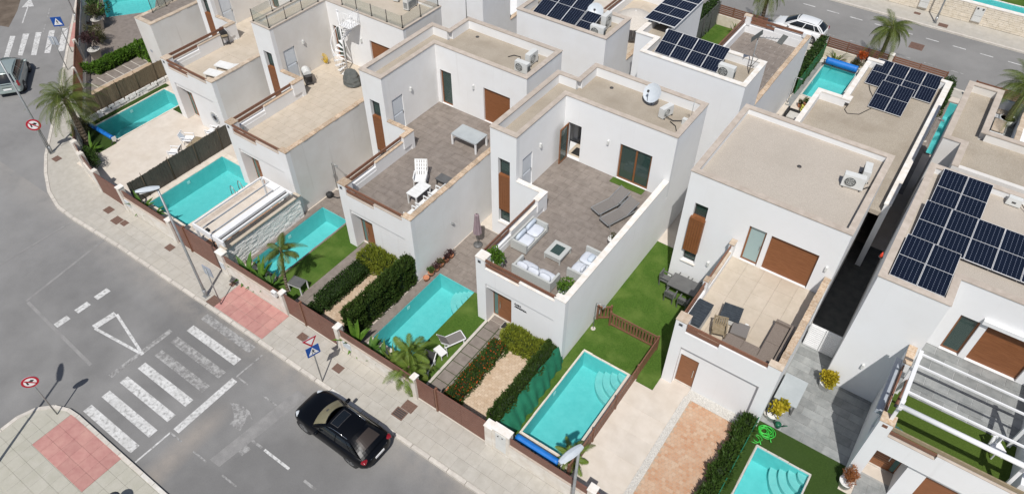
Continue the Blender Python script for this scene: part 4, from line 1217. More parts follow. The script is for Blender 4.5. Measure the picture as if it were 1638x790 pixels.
M().box(3.32, 7.9, yf+.24, 22.74, 3.222, 3.245).obj('terrace_turf', 'turfterr', hG)
wall_light(hG, (2.0, 24.3, 2.0))
# grey awning cassette along the outside of its terrace wall
M().box(2.86, 3.09, 20.6, 23.6, 3.9, 4.12).obj('awning_box', 'signback', hG)

# ---- back row
def back_house(dx, label, wm='white', solar=False):
    """rotated plan: upper block towards us, terrace beyond; dx moves house I"""
    t = thing('house', label, 'house', (dx-12, 40, 0), 'white flat roofed houses', world=True)
    def X(v): return v+dx
    u = M()
    wall(u, 'x', 34.0, 34.25, X(-15.05), X(-8.77), 0, 7.17)
    u.box(X(-9.02), X(-8.77), 34.25, 37.0, 0, 7.17); u.box(X(-14.8), X(-9.02), 36.75, 37.0, 3.2, 7.17)
    u.box(X(-15.05), X(-14.8), 34.25, 35.75, 0, 7.17)
    u.box(X(-16.25), X(-14.8), 35.75, 36.0, 0, 7.17); u.box(X(-16.25), X(-16.0), 36.0, 41.3, 0, 7.17); u.box(X(-14.95), X(-14.7), 37.0, 41.3, 3.2, 7.17); u.box(X(-16.0), X(-14.95), 41.05, 41.3, 0, 7.17)
    u.obj('upper_wall', wm, t)
    g = M().box(X(-14.8), X(-9.02), 34.25, 36.75, 6.5, 6.72).box(X(-16.0), X(-14.95), 36.0, 41.05, 6.5, 6.72).obj('roof', 'gravel', t)
    for x0, x1, y0, y1 in ((X(-15.08), X(-8.74), 33.97, 34.27), (X(-9.04), X(-8.74), 34.27, 36.73), (X(-14.72), X(-8.74), 36.73, 37.03), (X(-15.08), X(-14.78), 34.27, 35.72), (X(-16.28), X(-14.78), 35.72, 36.02), (X(-16.28), X(-15.98), 36.02, 41.0)):
        coping(t, x0, x1, y0, y1, 7.17, 'capwhite' if wm == 'fresh' else 'captan')
    m = M()
    m.box(X(-9.02), X(-8.771), 37.0, 46.75, 0, 4.35)
    m.box(X(-13.4), X(-9.02), 46.75, 47.0, 0, 3.8); m.box(X(-11.2), X(-8.77), 46.76, 47.01, 3.8, 4.1); m.box(X(-13.4), X(-12.9), 46.7, 47.01, 3.8, 4.4); m.box(X(-9.3), X(-8.77), 46.7, 47.02, 4.1, 4.4)
    m.box(X(-13.4), X(-13.15), 41.3, 46.75, 0, 3.8); m.box(X(-13.15), X(-9.02), 37.0, 46.75, 3.0, 3.22); m.box(X(-14.7), X(-13.4), 37.0, 41.5, 0, 3.21)
    m.obj('wall', wm, t)
    coping(t, X(-9.04), X(-8.74), 37.03, 46.7, 4.35, 'capwarm', .6)
    coping(t, X(-13.42), X(-12.9), 46.7, 47.03, 4.4, 'cap')
    M().box(X(-12.9), X(-9.3), 46.85, 46.92, 4.2, 4.36).obj('rail', 'rail', t); M().box(X(-12.9), X(-11.2), 46.85, 46.92, 3.9, 4.06).obj('rail', 'rail', t)
    M().box(X(-13.32), X(-13.25), 41.4, 46.7, 4.2, 4.36).obj('rail', 'rail', t); M().box(X(-13.32), X(-13.25), 41.4, 46.7, 3.9, 4.06).obj('rail', 'rail', t)
    return t
hI = back_house(0, 'bluish white house behind with eight tilted solar panels and brown tiled terrace', 'fresh')
tiles(hI, -13.15, -9.02, 37.0, 46.75, 3.222, .9, .45, 'tile', 'floor_tile', .012, .022, .5)
hH = back_house(-8.5, 'white house behind with six solar panels, a dish and a cream terrace', 'white')
tiles(hH, -21.65, -17.5, 37.0, 46.75, 3.222, 1.0, 1.0, 'tilecream', 'floor_tile', .01, .022)
hH2 = back_house(-17.4, 'plain white house in the back row at the top edge left of the solar roof', 'white')
hH3 = back_house(-26.4, 'white house in the back row at the top edge behind the spiral stair', 'white')
# J: low gravel roof with six panels
hJ = thing('house', 'low house with beige gravel roof and solar panels by a back pool', 'house', (-2.5, 40, 0), 'white flat roofed houses', world=True)
m = M()
m.box(-6.3, -6.05, 32.6, 40.9, 0, 4.35); m.box(-6.05, -4.6, 40.65, 40.9, 0, 4.35); m.box(-4.85, -4.6, 40.9, 46.2, 0, 4.2); m.box(-4.85, -4.35, 40.64, 41.15, 4.2, 4.36)
m.box(-4.85, .1, 45.95, 46.2, 0, 3.9); m.box(-4.85, -3.9, 45.94, 46.21, 3.9, 4.35); m.box(-.5, .1, 45.94, 46.21, 3.9, 4.35); m.box(-.18, .1, 32.6, 45.94, 0, 4.35)
m.obj('wall', 'fresh', hJ)
M().box(-6.05, -.18, 32.55, 40.65, 3.6, 3.86).box(-4.6, -.18, 40.65, 45.95, 3.6, 3.86).obj('roof', 'gravel', hJ)
for x0, x1, y0, y1 in ((-6.33, -6.03, 32.6, 40.63), (-6.33, -4.86, 40.63, 40.93), (-4.87, -4.33, 40.62, 41.17)): coping(hJ, x0, x1, y0, y1, 4.36, 'capwhite')
coping(hJ, -4.88, -4.58, 41.17, 45.92, 4.2, 'capwhite'); coping(hJ, -4.88, -3.88, 45.92, 46.23, 4.35, 'capwhite'); coping(hJ, -.52, .13, 45.92, 46.23, 4.35, 'capwhite'); coping(hJ, -.22, .13, 32.6, 45.92, 4.35, 'capwhite')
# K
hK = thing('house', 'house behind at the right edge with narrow gravel roof beside palm terrace', 'house', (4, 40, 0), 'white flat roofed houses', world=True)
u = M()
u.box(.83, 1.9, 35.45, 35.7, 0, 7.17); u.box(.83, 1.08, 35.7, 41.5, 0, 7.17); u.box(1.08, 2.5, 41.25, 41.5, 0, 7.17); u.box(2.25, 2.5, 37.2, 41.25, 0, 7.17); u.box(2.5, 10, 36.95, 37.2, 3.2, 7.17); u.box(1.65, 1.9, 33.4, 35.45, 0, 7.17); u.box(1.9, 10, 33.4, 33.65, 0, 7.17)
u.obj('upper_wall', 'side', hK)
M().box(1.08, 1.9, 35.7, 36.95, 6.5, 6.75).box(1.08, 2.25, 36.95, 41.25, 6.5, 6.75).box(1.9, 10, 33.65, 36.95, 6.5, 6.75).obj('roof', 'gravel', hK)
for x0, x1, y0, y1 in ((.80, 1.93, 35.42, 35.72), (.80, 1.10, 35.72, 41.22), (.80, 2.53, 41.22, 41.53), (2.23, 2.53, 37.22, 41.22), (2.23, 10, 36.92, 37.22), (1.62, 1.93, 33.4, 35.42)): coping(hK, x0, x1, y0, y1, 7.17, 'captan')
m = M()
m.box(2.5, 4.4, 37.2, 46.5, 3.0, 3.24); m.box(2.5, 2.75, 41.5, 46.5, 0, 3.24); m.box(4.15, 4.4, 37.2, 46.5, 3.24, 4.3); m.box(4.4, 12, 37.2, 46.5, 2.6, 3.0); m.box(2.5, 4.4, 46.3, 46.5, 0, 4.2)
m.obj('wall', 'fresh', hK)
coping(hK, 4.13, 4.43, 37.2, 46.3, 4.3, 'cap', .5)
tiles(hK, 2.5, 4.15, 37.22, 46.3, 3.24, .8, .4, 'tilegrey', 'floor_tile', .012, .022, .5)

# overflow spouts on the back parapets and drains in the roofs
for h_, x_, y_ in ((hE, -12.75, 31.45), (hD, -21.7, 31.5)):
    M().box(x_-.45, x_+.45, y_-.02, y_+.12, 6.98, 7.08).obj('overflow_spout', 'black', h_)
for h_, x_, y_, z_ in ((hF, -4.2, 29.6, 6.861), (hJ, -2.6, 37.5, 3.861), (hE, -14.9, 30.6, 6.621), (hD, -24.1, 30.7, 6.621)):
    M().lathe([(.11, 0), (.10, .03), (.03, .05)], x_, y_, 10, z_).obj('roof_drain', 'darksteel', h_)
# ================================================================== WALLS, GATES, FENCES
GW = 'low white front walls with brown panels'
def front_wall(x0, x1, y, label, zw=1.0, zp=1.48, th=.22, rib=False):
    t = thing('boundary_wall', label, 'garden wall', ((x0+x1)/2, y, 0), GW, world=True)
    M().box(x0, x1, y, y+th, 0, zw).obj('wall', 'frontwall', t)
    M().box(x0-.01, x1+.01, y-.015, y+th+.015, zw, zw+.03).obj('wall_cap', 'captan', t)
    n = max(1, round((x1-x0)/1.6)); d = (x1-x0)/n
    for k in range(n):
        p = M().box(x0+k*d+.006, x0+(k+1)*d-.006, y+.07, y+.10, zw+.03, zp).obj('screen_panel', 'brown', t)
    M().box(x0, x1, y+.055, y+.115, zp, zp+.035).obj('panel_rail', 'brown', t)
    return t
def gate(x0, x1, y, label, z1=1.5, seams=1, post_l=False, post_r=False, z0=.05):
    t = thing('garden_gate', label, 'gate', ((x0+x1)/2, y, 0), 'brown sheet metal gates', world=True)
    n = seams; d = (x1-x0)/n
    for k in range(n):
        M().box(x0+k*d+.005, x0+(k+1)*d-.005, y+.06, y+.10, z0, z1).obj('gate_panel', 'brown', t)
        q = M()
    # horizontal ribs of the sheet, fine relief on the street face
    for k in range(9):
        z = z0+.08+k*(z1-z0-.12)/9
        M().box(x0+.01, x1-.01, y+.052, y+.06, z, z+.012).obj('rib', 'brownlight', t)
    M().box(x0, x1, y+.05, y+.11, z1, z1+.035).obj('top_rail', 'brown', t)
    if post_l: M().box(x0-.09, x0, y, y+.16, 0, z1+.12).obj('post', 'rail', t)
    if post_r: M().box(x1, x1+.09, y, y+.16, 0, z1+.12).obj('post', 'rail', t)
    return t
def pillar(x0, x1, y0, y1, h, label, meter=False):
    t = thing('gate_pillar', label, 'pillar', ((x0+x1)/2, y0, 0), 'white gate pillars', world=True)
    M().box(x0, x1, y0, y1, 0, h).obj('shaft', 'frontwall', t)
    M().box(x0-.03, x1+.03, y0-.03, y1+.03, h, h+.05).obj('cap', 'capwhite', t)
    if meter:
        b = M().box(x0+.18, x1-.15, y0-.02, y0, .25, h-.12).obj('meter_door', 'acwhite', t)
        for x in (x0+.32, x1-.32): M().tube([(x, y0-.04, h-.3), (x, y0-.02, h-.3)], .035, 8).obj('lock', 'darksteel', b)
    return t
YF = 12.46
front_wall(-18.72, -14.22, YF, 'white front wall with brown panel behind the crossing sign and bushy palm')
gate(-13.98, -12.98, YF, 'narrow brown garden gate behind the black car', 1.5, 1)
gate(-12.80, -10.12, YF, 'wide brown driveway gate behind the black car', 1.62, 2, True)
pillar(-14.22, -13.99, YF-.05, YF+.25, 1.55, 'white gate pillar with a small lamp beside the narrow gate behind the black car')
pillar(-10.1, -9.72, YF-.06, YF+.3, 1.55, 'white pillar at the end of the wide gate beside the meter box pillar')
pillar(-9.72, -8.86, YF-.02, YF+.3, 1.66, 'wide white pillar with a pale meter door near the blue pool roll', True)
front_wall(-8.86, -5.05, YF, 'white front wall with brown panel at the blue rolled pool cover')
pillar(-5.05, -4.72, YF-.05, YF+.28, 1.66, 'white gate pillar behind the street lamp head at the bottom edge')
gate(-4.7, -.9, YF, 'brown gate at the bottom edge right of the street lamp', 1.62, 2)
pillar(-18.98, -18.73, YF-.05, YF+.3, 1.62, 'white pillar between the broad leaved plants and the wide brown gate')
gate(-21.25, -19.0, YF, 'wide brown driveway gate in front of the tall dark hedge', 1.66, 2, True)
gate(-22.52, -21.4, YF, 'narrow brown garden gate at the corner of the red paving', 1.5, 1)
pillar(-22.78, -22.54, YF-.05, YF+.25, 1.55, 'white pillar with a letter box beside the narrow gate at the red paving')
front_wall(-27.02, -22.79, YF, 'white front wall along the red paving with plants above it')
pillar(-27.52, -27.03, YF-.03, YF+.32, 1.6, 'white corner pillar with house plate at the end of the split stone wall')
gate(-30.15, -27.55, YF, 'wide brown gate in front of the white pergola', 1.75, 2, True)
gate(-31.35, -30.4, YF, 'narrow brown gate between the lamp post and the pergola gate', 1.6, 1)
pillar(-31.72, -31.4, YF-.03, YF+.26, 1.6, 'white pillar at the street end of the long pool wall')
front_wall(-35.85, -31.73, YF+.02, 'white front wall of the long pool under the leaning street lamp')
pillar(-36.15, -35.86, YF-.03, YF+.3, 1.68, 'white pillar at the end of the dark cane fence')
gate(-38.55, -36.2, YF+.02, 'brown gate of the bare cream patio', 1.5, 2)
def wall_run(pts, label, name='boundary_wall', zw=.95, zp=1.45):
    t = thing(name, label, 'garden wall', (*pts[0], 0), GW, world=True)
    for a, b in zip(pts[:-1], pts[1:]):
        M().beam((*a, zw/2), (*b, zw/2), .22, zw).obj('wall', 'frontwall', t)
        M().beam((*a, (zw+zp)/2), (*b, (zw+zp)/2), .04, zp-zw).obj('screen_panel', 'brown', t)
    for p in pts: M().box(p[0]-.16, p[0]+.16, p[1]-.16, p[1]+.16, 0, zp+.1).obj('pier', 'frontwall', t)
    return t
wall_run([(-38.75, 12.68), (-40.9, 13.15), (-42.3, 13.6), (-44.3, 14.65)], 'curved white corner wall with brown panels under the big palm')
# slatted metal gate along the slanting left street
t = thing('slatted_gate', 'dark brown slatted gate with slim rails by the big palm at left', 'gate', (-50, 18.7, 0), world=True)
a, b = Vector((-46.3, 16.05)), Vector((-53.2, 20.45))
for k in range(46):
    p = a + (b-a)*(k/45)
    M().box(p.x-.03, p.x+.03, p.y-.02, p.y+.02, .05, 1.55).obj('slat', 'rail', t)
for z in (.12, 1.5): M().beam((*a, z), (*b, z), .05, .07).obj('rail', 'brown', t)
for p in (a, (a+b)/2, b): M().box(p.x-.1, p.x+.1, p.y-.1, p.y+.1, 0, 1.65).obj('post', 'frontwall', t)
t = thing('boundary_wall', 'low wall with dark screen behind the potted shrubs at far left', 'garden wall', (-55, 21.7, 0), GW, world=True)
a, b = Vector((-53.4, 20.6)), Vector((-70, 31.5))
M().beam((*a, .45), (*b, .45), .2, .9).obj('wall', 'frontwall', t)
for k in range(10):
    p, q = a+(b-a)*(k/10), a+(b-a)*((k+.97)/10)
    M().beam((*p, 1.25), (*q, 1.25), .03, .6).obj('screen_panel', 'brown', t)
# split stone wall between the pergola and the palm pool: stones one by one on the pool face
t = thing('stone_wall', 'white split stone wall with beige top beside the pergola', 'garden wall', (-27.3, 15.2, 0), world=True)
M().box(-27.62, -27.3, 12.8, 18.05, 0, 1.55).obj('core', 'stone', t)
coping(t, -27.68, -27.2, 12.8, 18.1, 1.55, 'tilecream', 0, .06)
rs = random.Random(3)
z = .01
while z < 1.5:
    h = rs.uniform(.07, .12); y = 12.82
    while y < 18.0:
        L = rs.uniform(.2, .42); L = min(L, 18.04-y)
        me = slab_mesh('stone', round(rs.uniform(.03, .06), 2), max(.05, round(L-.008, 2)), round(max(.03, min(h, 1.54-z)-.006), 2), 'stone', .012)
        inst(me, 'stone', t, (-27.31, y, z)); y += L
    z += h
# cane screens: canes in bundles, dark wires, uneven top
def cane_screen(label, x, y0, y1, h, mt, posts=True, lean=0.):
    t = thing('cane_fence', label, 'fence', (x, (y0+y1)/2, 0), 'cane screens between gardens', world=True)
    rs = random.Random(int(abs(x*10)))
    n = round((y1-y0)/.06); m = [M() for _ in range(12)]
    for k in range(n):
        y = y0 + (y1-y0)*k/n
        hh = h + rs.uniform(-.025, .02) + .02*math.sin(y*2.1); o = rs.uniform(-.012, .012)
        m[min(11, k*12//n)].hexa([(x-.022+o, y, .0), (x+.022+o, y, 0), (x+.022+o, y+.0595, 0), (x-.022+o, y+.0595, 0)],
                               [(x-.018+o+lean, y+.001, hh), (x+.018+o+lean, y+.001, hh), (x+.018+o+lean, y+.058, hh), (x-.018+o+lean, y+.058, hh)])
    for q in m: q.obj('cane_panel', mt, t)
    if posts:
        for k in range(4):
            y = y0+(y1-y0)*(k+.5)/4
            M().tube([(x+.05, y, 0), (x+.05+lean, y, h+.22)], .02, 6).obj('post', 'stem', t)
    return t
cane_screen('dark grey cane fence between the bare patio and the long pool', -36.15, 13.1, 20.3, 1.5, 'cane')
cane_screen('brown heather screen between the planted path and the upper left pool', -45.8, 16.6, 22.4, 1.6, 'canebrown')
t = thing('stone_edging', 'low white rubble edging at the foot of the brown heather screen', 'edging', (-45.6, 19, 0), world=True)
rs = random.Random(9); y = 15.4
while y < 22.2:
    L = rs.uniform(.18, .42)
    for z in (.0, .15, .3): inst(slab_mesh('stone', .1, round(L-.02, 2), .13, 'stone', .02), 'stone', t, (-45.72+rs.uniform(-.02, .03), y+rs.uniform(-.05, .05), z))
    y += L
# brown picket fence round the pool of house F
def picket(parent, a, b, h=1.0, step=.165, first_post=True):
    a, b = Vector(a), Vector(b); L = (b-a).length; d = (b-a)/L
    n = round(L/step)
    for z in (.14, h-.06): M().beam((*(a), z), (*(b), z), .05, .085).obj('rail', 'rail', parent)
    ang = math.atan2(d.y, d.x)
    me = slab_mesh('picket', .10, .022, h-.24, 'rail', .004)
    for k in range(1, n):
        p = a+d*(L*k/n)
        inst(me, 'picket', parent, (p.x-d.x*.05, p.y-d.y*.05, .15), (0, 0, ang))
    m = max(1, round(L/1.9))
    for k in range(0 if first_post else 1, m+1):
        p = a+d*(L*k/m)
        M().box(p.x-.045, p.x+.045, p.y-.045, p.y+.045, 0, h+.06).obj('post', 'rail', parent)
t = thing('picket_fence', 'brown wooden picket fence running round two sides of the pool', 'fence', (-6.3, 21.27, 0), world=True)
picket(t, (-8.95, 21.27), (-6.35, 21.27)); picket(t, (-6.35, 21.27), (-6.35, 13.2), 1.0, .165, False)
t = thing('picket_gate', 'short brown picket gate standing ajar by the outdoor shower', 'gate', (-9.05, 21.45, 0), world=True)
picket(t, (-9.66, 21.25), (-9.12, 21.62), 1.0, .17)
# white service gate between houses F and G
t = thing('service_gate', 'white slatted gate between two houses leading to the dark side passage', 'gate', (.2, 25.7, 0), world=True)
for k in range(2):
    xa = -.66+k*.74
    M().box(xa, xa+.72, 25.68, 25.73, .06, 1.6).obj('leaf', 'alu', t)
    for j in range(11): M().box(xa+.05, xa+.67, 25.66, 25.68, .14+j*.13, .22+j*.13).obj('slat', 'alu', t)
# back street fences: cream wall with brown rails
def back_fence(x0, x1, label):
    t = thing('railing_fence', label, 'fence', ((x0+x1)/2, 52.6, 0), 'cream walls with brown rails on the back street', world=True)
    M().box(x0, x1, 52.58, 52.8, 0, .85).obj('wall', 'stonetan', t)
    for k in range(5): M().box(x0, x1, 52.66, 52.70, .92+k*.15, 1.02+k*.15).obj('rail', 'rail', t)
    n = max(1, round((x1-x0)/1.6))
    for k in range(n+1):
        x = x0+.05+(x1-x0-.1)*k/n; M().box(x-.04, x+.04, 52.71, 52.79, .85, 1.62).obj('post', 'brown', t)
back_fence(-8.62, -4.3, 'brown rail fence behind the blue pool roll')
back_fence(-4.0, -.35, 'brown rail fence behind the low roof with solar panels')
back_fence(-17.4, -13.3, 'brown rail fence behind the small pool and dark hedge')
back_fence(1.4, 6, 'brown rail fence behind the palm terrace at the right edge')
pillar(-4.28, -4.02, 52.5, 52.85, 1.7, 'cream pillar in the brown rail fence next to the back palm trunk')
# cream stone wall across the back street, courses of stones
t = thing('stone_wall', 'long cream stone wall across the back street with meter boxes in it', 'garden wall', (-3, 64.6, 0), world=True)
M().box(-60, 30, 64.6, 64.9, 0, 1.5).obj('core', 'stonetan', t)
M().box(-60, 30, 64.54, 64.95, 1.5, 1.56).obj('coping', 'capwhite', t)
big = M()
rs = random.Random(5)
for r in range(9):
    x = -12-rs.random()
    while x < 8:
        L = rs.uniform(.35, .85)
        big.box(x+.008, x+L-.008, 64.6-rs.uniform(.02, .05), 64.6, r*.166+.008, r*.166+.158); x += L
big.obj('stone', 'stonetan', t, kind='stuff')
def meter(x, label, two=True):
    m = thing('meter_box', label, 'meter box', (x, 64.5, .75), 'pale meter boxes in the stone wall', world=True)
    M().box(x-.36, x+.36, 64.46, 64.6, .2, 1.42).obj('case', 'kerb', m)
    M().box(x-.32, x+.32, 64.44, 64.46, .72, 1.38).obj('door', 'acwhite', m); M().box(x-.32, x+.32, 64.44, 64.46, .25, .69).obj('door', 'acwhite', m)
    if two:
        for k in (-.18, .2): M().box(x+k-.06, x+k+.06, 64.40, 64.44, 1.26, 1.36).obj('lock', 'darksteel', m)
meter(-.4, 'pale meter box with two dark locks in the cream stone wall')
meter(-4.4, 'pale meter box at the top edge in the cream stone wall', False)
# green screen and shade cloth
def cloth(label, pts, mt, name='shade_cloth'):
    """hanging cloth with folds; pts: list of (bottom point, top point)"""
    t = thing(name, label, 'cloth screen', pts[0][0], world=True)
    m = M(); n = 60; k2 = 8
    rs = random.Random(11)
    ph = [rs.uniform(0, 6.28) for _ in range(5)]
    grid = []
    for i in range(n+1):
        f = i/n*(len(pts)-1); k = min(int(f), len(pts)-2); f -= k
        b = Vector(pts[k][0]).lerp(Vector(pts[k+1][0]), f); tp = Vector(pts[k][1]).lerp(Vector(pts[k+1][1]), f)
        tp.z += .05*math.sin(i*.55+ph[0])
        row = []
        for j in range(k2+1):
            v = j/k2
            p = b.lerp(tp, v)
            w = .05*math.sin(i*.42+v*3.4+ph[1]) + .04*math.sin(i*.95-v*2.2+ph[2])
            p.x += w*(1-v*.6) - .12*math.sin(math.pi*v)*-.6
            row.append(p)
        grid.append(row)
    for i in range(n):
        for j in range(k2):
            m.face([grid[i][j], grid[i+1][j], grid[i+1][j+1], grid[i][j+1]], True)
    m.obj('sheet', mt, t)
    return t
cloth('dark green shade cloth sagging along the hedge beside the pool lawn', [((-9.32, 13.2, .02), (-9.93, 13.2, .95)), ((-9.36, 15.5, .02), (-9.95, 15.5, 1.05)), ((-9.62, 18.05, .02), (-9.9, 18.05, 1.2))], 'cloth')
t = thing('garden_screen', 'bright green screen standing behind the pool with the blue roll', 'screen', (-8.55, 49.5, 0), world=True)
for k in range(5): M().box(-8.62, -8.58, 46.6+k*1.2, 47.77+k*1.2, .02, 1.15).obj('screen_panel', 'cloth2', t)
t = thing('garden_screen', 'dark grey mesh screen along the hedge of the small back pool', 'screen', (-17.3, 49.5, 0), world=True)
for k in range(4): M().box(-17.2, -17.16, 46.6+k*1.5, 48.07+k*1.5, .02, 1.9).obj('screen_panel', 'mesh', t)
for k in range(5): M().tube([(-17.12, 46.6+k*1.5, 0), (-17.12, 46.6+k*1.5, 1.95)], .025, 6).obj('post', 'darksteel', t)
t = thing('garden_screen', 'dark green mesh screen behind the low hedge of the driveway at bottom right', 'screen', (-.75, 16.5, 0), world=True)
for k in range(6): M().box(-.82, -.79, 12.8+k*1.3, 14.07+k*1.3, .02, .95).obj('screen_panel', 'mesh' if False else 'cloth', t)

# ================================================================== PLANTS
def wob(x, y, z, s):
    return (math.sin(x*3.1+s)+math.sin(y*2.7+s*1.7)+math.sin(z*3.9+s*.6)+math.sin((x+y)*6.3+s*2.2)*.6+math.sin((y-z)*7.7+s)*.5)/4.1

def add_leaf(m, p, d, up, L, w, tone):
    d = d.normalized(); s = d.cross(up)
    if s.length < 1e-3: s = d.orthogonal()
    s = s.normalized()*w/2
    m.face([p-s*.5, p+s*.5, p+d*L*.6+s, p+d*L, p+d*L*.6-s] if False else [p, p+d*L*.5+s, p+d*L, p+d*L*.5-s])
    m.tone.append(tone)

def hedge(name, label, cat, x0, x1, y0, y1, h, mt, n, leaf=(.09, .05), bulge=.10, seed=1, group=None, z0=0., upright=.3, flowers=0, flower_mt='redflower', top_slope=None):
    rs = random.Random(seed)
    t = thing(name, label, cat, ((x0+x1)/2, (y0+y1)/2, z0), group, world=True)
    ins = min(.12, (x1-x0)*.2)
    c = M(); 
    c.box(x0+ins, x1-ins, y0+ins, y1-ins, z0, z0+h-ins*1.2); c.obj('branches', 'hedgecore', t)
    m = M(); m.tone = []
    fl = M(); fl.tone = []
    w, d = x1-x0, y1-y0
    areas = [w*d*1.25, d*h, d*h, w*h, w*h]; tot = sum(areas)
    for _ in range(n):
        r = rs.random()*tot; k = 0
        while r > areas[k]: r -= areas[k]; k += 1
        a, b = rs.random(), rs.random()
        dep = rs.random()**2*.13
        if k == 0: p = Vector((x0+a*w, y0+b*d, z0+h-dep)); nn = Vector((0, 0, 1))
        elif k == 1: p = Vector((x0+dep, y0+a*d, z0+b*h)); nn = Vector((-1, 0, 0))
        elif k == 2: p = Vector((x1-dep, y0+a*d, z0+b*h)); nn = Vector((1, 0, 0))
        elif k == 3: p = Vector((x0+a*w, y0+dep, z0+b*h)); nn = Vector((0, -1, 0))
        else: p = Vector((x0+a*w, y1-dep, z0+b*h)); nn = Vector((0, 1, 0))
        wb = wob(p.x*2, p.y*2, p.z*2, seed)
        p += nn*bulge*(wb+.8*wob(p.x*.9+7, p.y*.9, p.z*.7, seed+3))
        if wob(p.x*3.3, p.y*3.3, p.z*3.3, seed+9) < -.42 and rs.random() < .75: continue
        if k == 0 and rs.random() < .06: p.z += rs.uniform(.02, .13)*(1+upright)
        # round the top edges
        ex = min(p.x-x0, x1-p.x); ez = z0+h-p.z
        if ez < .15 and ex < .15: p.z -= (.15-max(0, ex))*.5; 
        dr = nn + Vector((rs.uniform(-1, 1), rs.uniform(-1, 1), rs.uniform(-.6, 1)))*.8 + Vector((0, 0, upright))
        s = rs.uniform(.7, 1.35)
        tone = min(1, max(0, .5+.45*wb+rs.uniform(-.35, .35)))
        if flowers and rs.random() < flowers and (k == 0 or p.z > z0+h*.5):
            add_leaf(fl, p+nn*.03, dr, Vector((rs.uniform(-1, 1), rs.uniform(-1, 1), rs.random())), .09, .08, rs.random())
        else:
            add_leaf(m, p, dr, Vector((rs.uniform(-1, 1), rs.uniform(-1, 1), rs.uniform(-1, 1))), leaf[0]*s, leaf[1]*s, tone)
    m.obj('foliage', mt, t, kind='stuff')
    if flowers: fl.obj('flowers', flower_mt, t, kind='stuff')
    return t
HG = 'clipped hedges in the front gardens'
hedge('hedge', 'tall dark cypress hedge beside the middle pool', 'hedge', -19.28, -18.66, 13.3, 17.95, 1.72, 'cypress', 17000, (.15, .05), .13, 1, HG, 0, .8)
hedge('hedge', 'clipped dark low hedge beside the tiled path left of the tall hedge', 'hedge', -21.95, -21.05, 13.75, 16.95, .72, 'hedge', 6000, (.08, .05), .03, 2, HG)
hedge('hedge', 'small square clipped bush at the street end of the low hedge', 'hedge', -21.9, -21.15, 12.95, 13.55, .55, 'hedge', 1300, (.08, .05), .05, 22, HG)
hedge('hedge', 'low hedge with orange flowers between path slabs and sandy driveway', 'hedge', -12.98, -12.2, 13.05, 16.95, .62, 'privet', 5200, (.11, .05), .10, 3, HG, 0, .5, .10)
hedge('hedge', 'bushy cypress hedge with green shade cloth behind it', 'hedge', -10.48, -9.95, 13.15, 18.05, 1.22, 'cypress', 10000, (.14, .05), .16, 4, HG, 0, .7)
hedge('shrub', 'yellow green shrub row against the white front wall of the sofa house', 'shrub', -12.6, -10.35, 17.05, 17.88, .95, 'lime', 6000, (.15, .045), .14, 5, 'yellow green shrubs by the entrances', 0, .5)
hedge('shrub', 'yellow green shrub in the corner by the entrance left of the tall hedge', 'shrub', -21.85, -20.0, 17.0, 17.88, 1.05, 'lime', 5200, (.15, .045), .14, 6, 'yellow green shrubs by the entrances', 0, .5)
hedge('hedge', 'low ragged hedge with spiky tops along the orange driveway at bottom right', 'hedge', -1.38, -.92, 12.9, 19.75, 1.0, 'privet', 9500, (.19, .05), .30, 7, HG, 0, 1.0)
hedge('hedge', 'bright green hedge along the stone path at upper left', 'hedge', -51.0, -50.25, 19.9, 24.2, .75, 'bright', 6000, (.13, .08), .14, 8, HG)
hedge('hedge', 'bright green bush at the house end of the path at upper left', 'hedge', -50.2, -47.6, 23.2, 24.3, .9, 'bright', 4200, (.13, .08), .2, 9, HG)
hedge('hedge', 'dark hedge behind the bright green screen and blue pool roll', 'hedge', -9.15, -8.68, 46.6, 52.5, 1.75, 'hedge', 4500, (.14, .08), .12, 10, HG)
hedge('hedge', 'tall dark hedge above the grey mesh by the small back pool', 'hedge', -17.75, -17.25, 46.6, 52.5, 2.35, 'hedge', 4500, (.14, .08), .12, 11, HG)
hedge('hedge', 'narrow green hedge between two rail fences on the back street', 'hedge', -.3, .25, 49.5, 52.4, 1.5, 'hedge', 2200, (.14, .08), .12, 12, HG)

FROND = {}
def frond_mesh(key, L, droop, seed, mt='palm', lw=.017, ll=.42):
    if key in FROND: return FROND[key]
    rs = random.Random(seed)
    m = M(); m.tone = []
    N = 26
    pts = []
    for k in range(N+1):
        s = k/N
        pts.append(Vector((L*s*(1-.28*droop*s*s), .0+.05*math.sin(seed+s*2)*s, L*(.42*s - .95*droop*s*s))))
    for k in range(N):
        a, b = pts[k], pts[k+1]; w = .022*(1-k/N)+.006
        m.face([a+Vector((0, -w, 0)), b+Vector((0, -w, 0)), b+Vector((0, w, 0)), a+Vector((0, w, 0))]); m.tone.append(.9)
        if k < 3: continue
        for half in (0, .34, .67):
            p = a.lerp(b, half); tg = (b-a).normalized(); s = (k+half)/N
            length = ll*1.2*math.sin(math.pi*min(1, .18+s*.80))**.7*rs.uniform(.85, 1.1)
            for sd in (-1, 1):
                d = tg*.75 + Vector((0, sd*.9, -.35-.55*rs.random()))
                d.normalize()
                mid = p + d*length*.55; end = p + d*length + Vector((0, 0, -.34*length))
                side = tg*lw*.6
                tn = min(1, max(0, rs.uniform(.1, .8)+(.2 if s > .8 else 0)))
                m.face([p-side*.4, mid-side, mid+side, p+side*.4]); m.tone.append(tn)
                m.face([mid-side, end, mid+side]); m.tone.append(min(1, tn+.15))
    FROND[key] = m.mesh('frond', mt)
    return FROND[key]

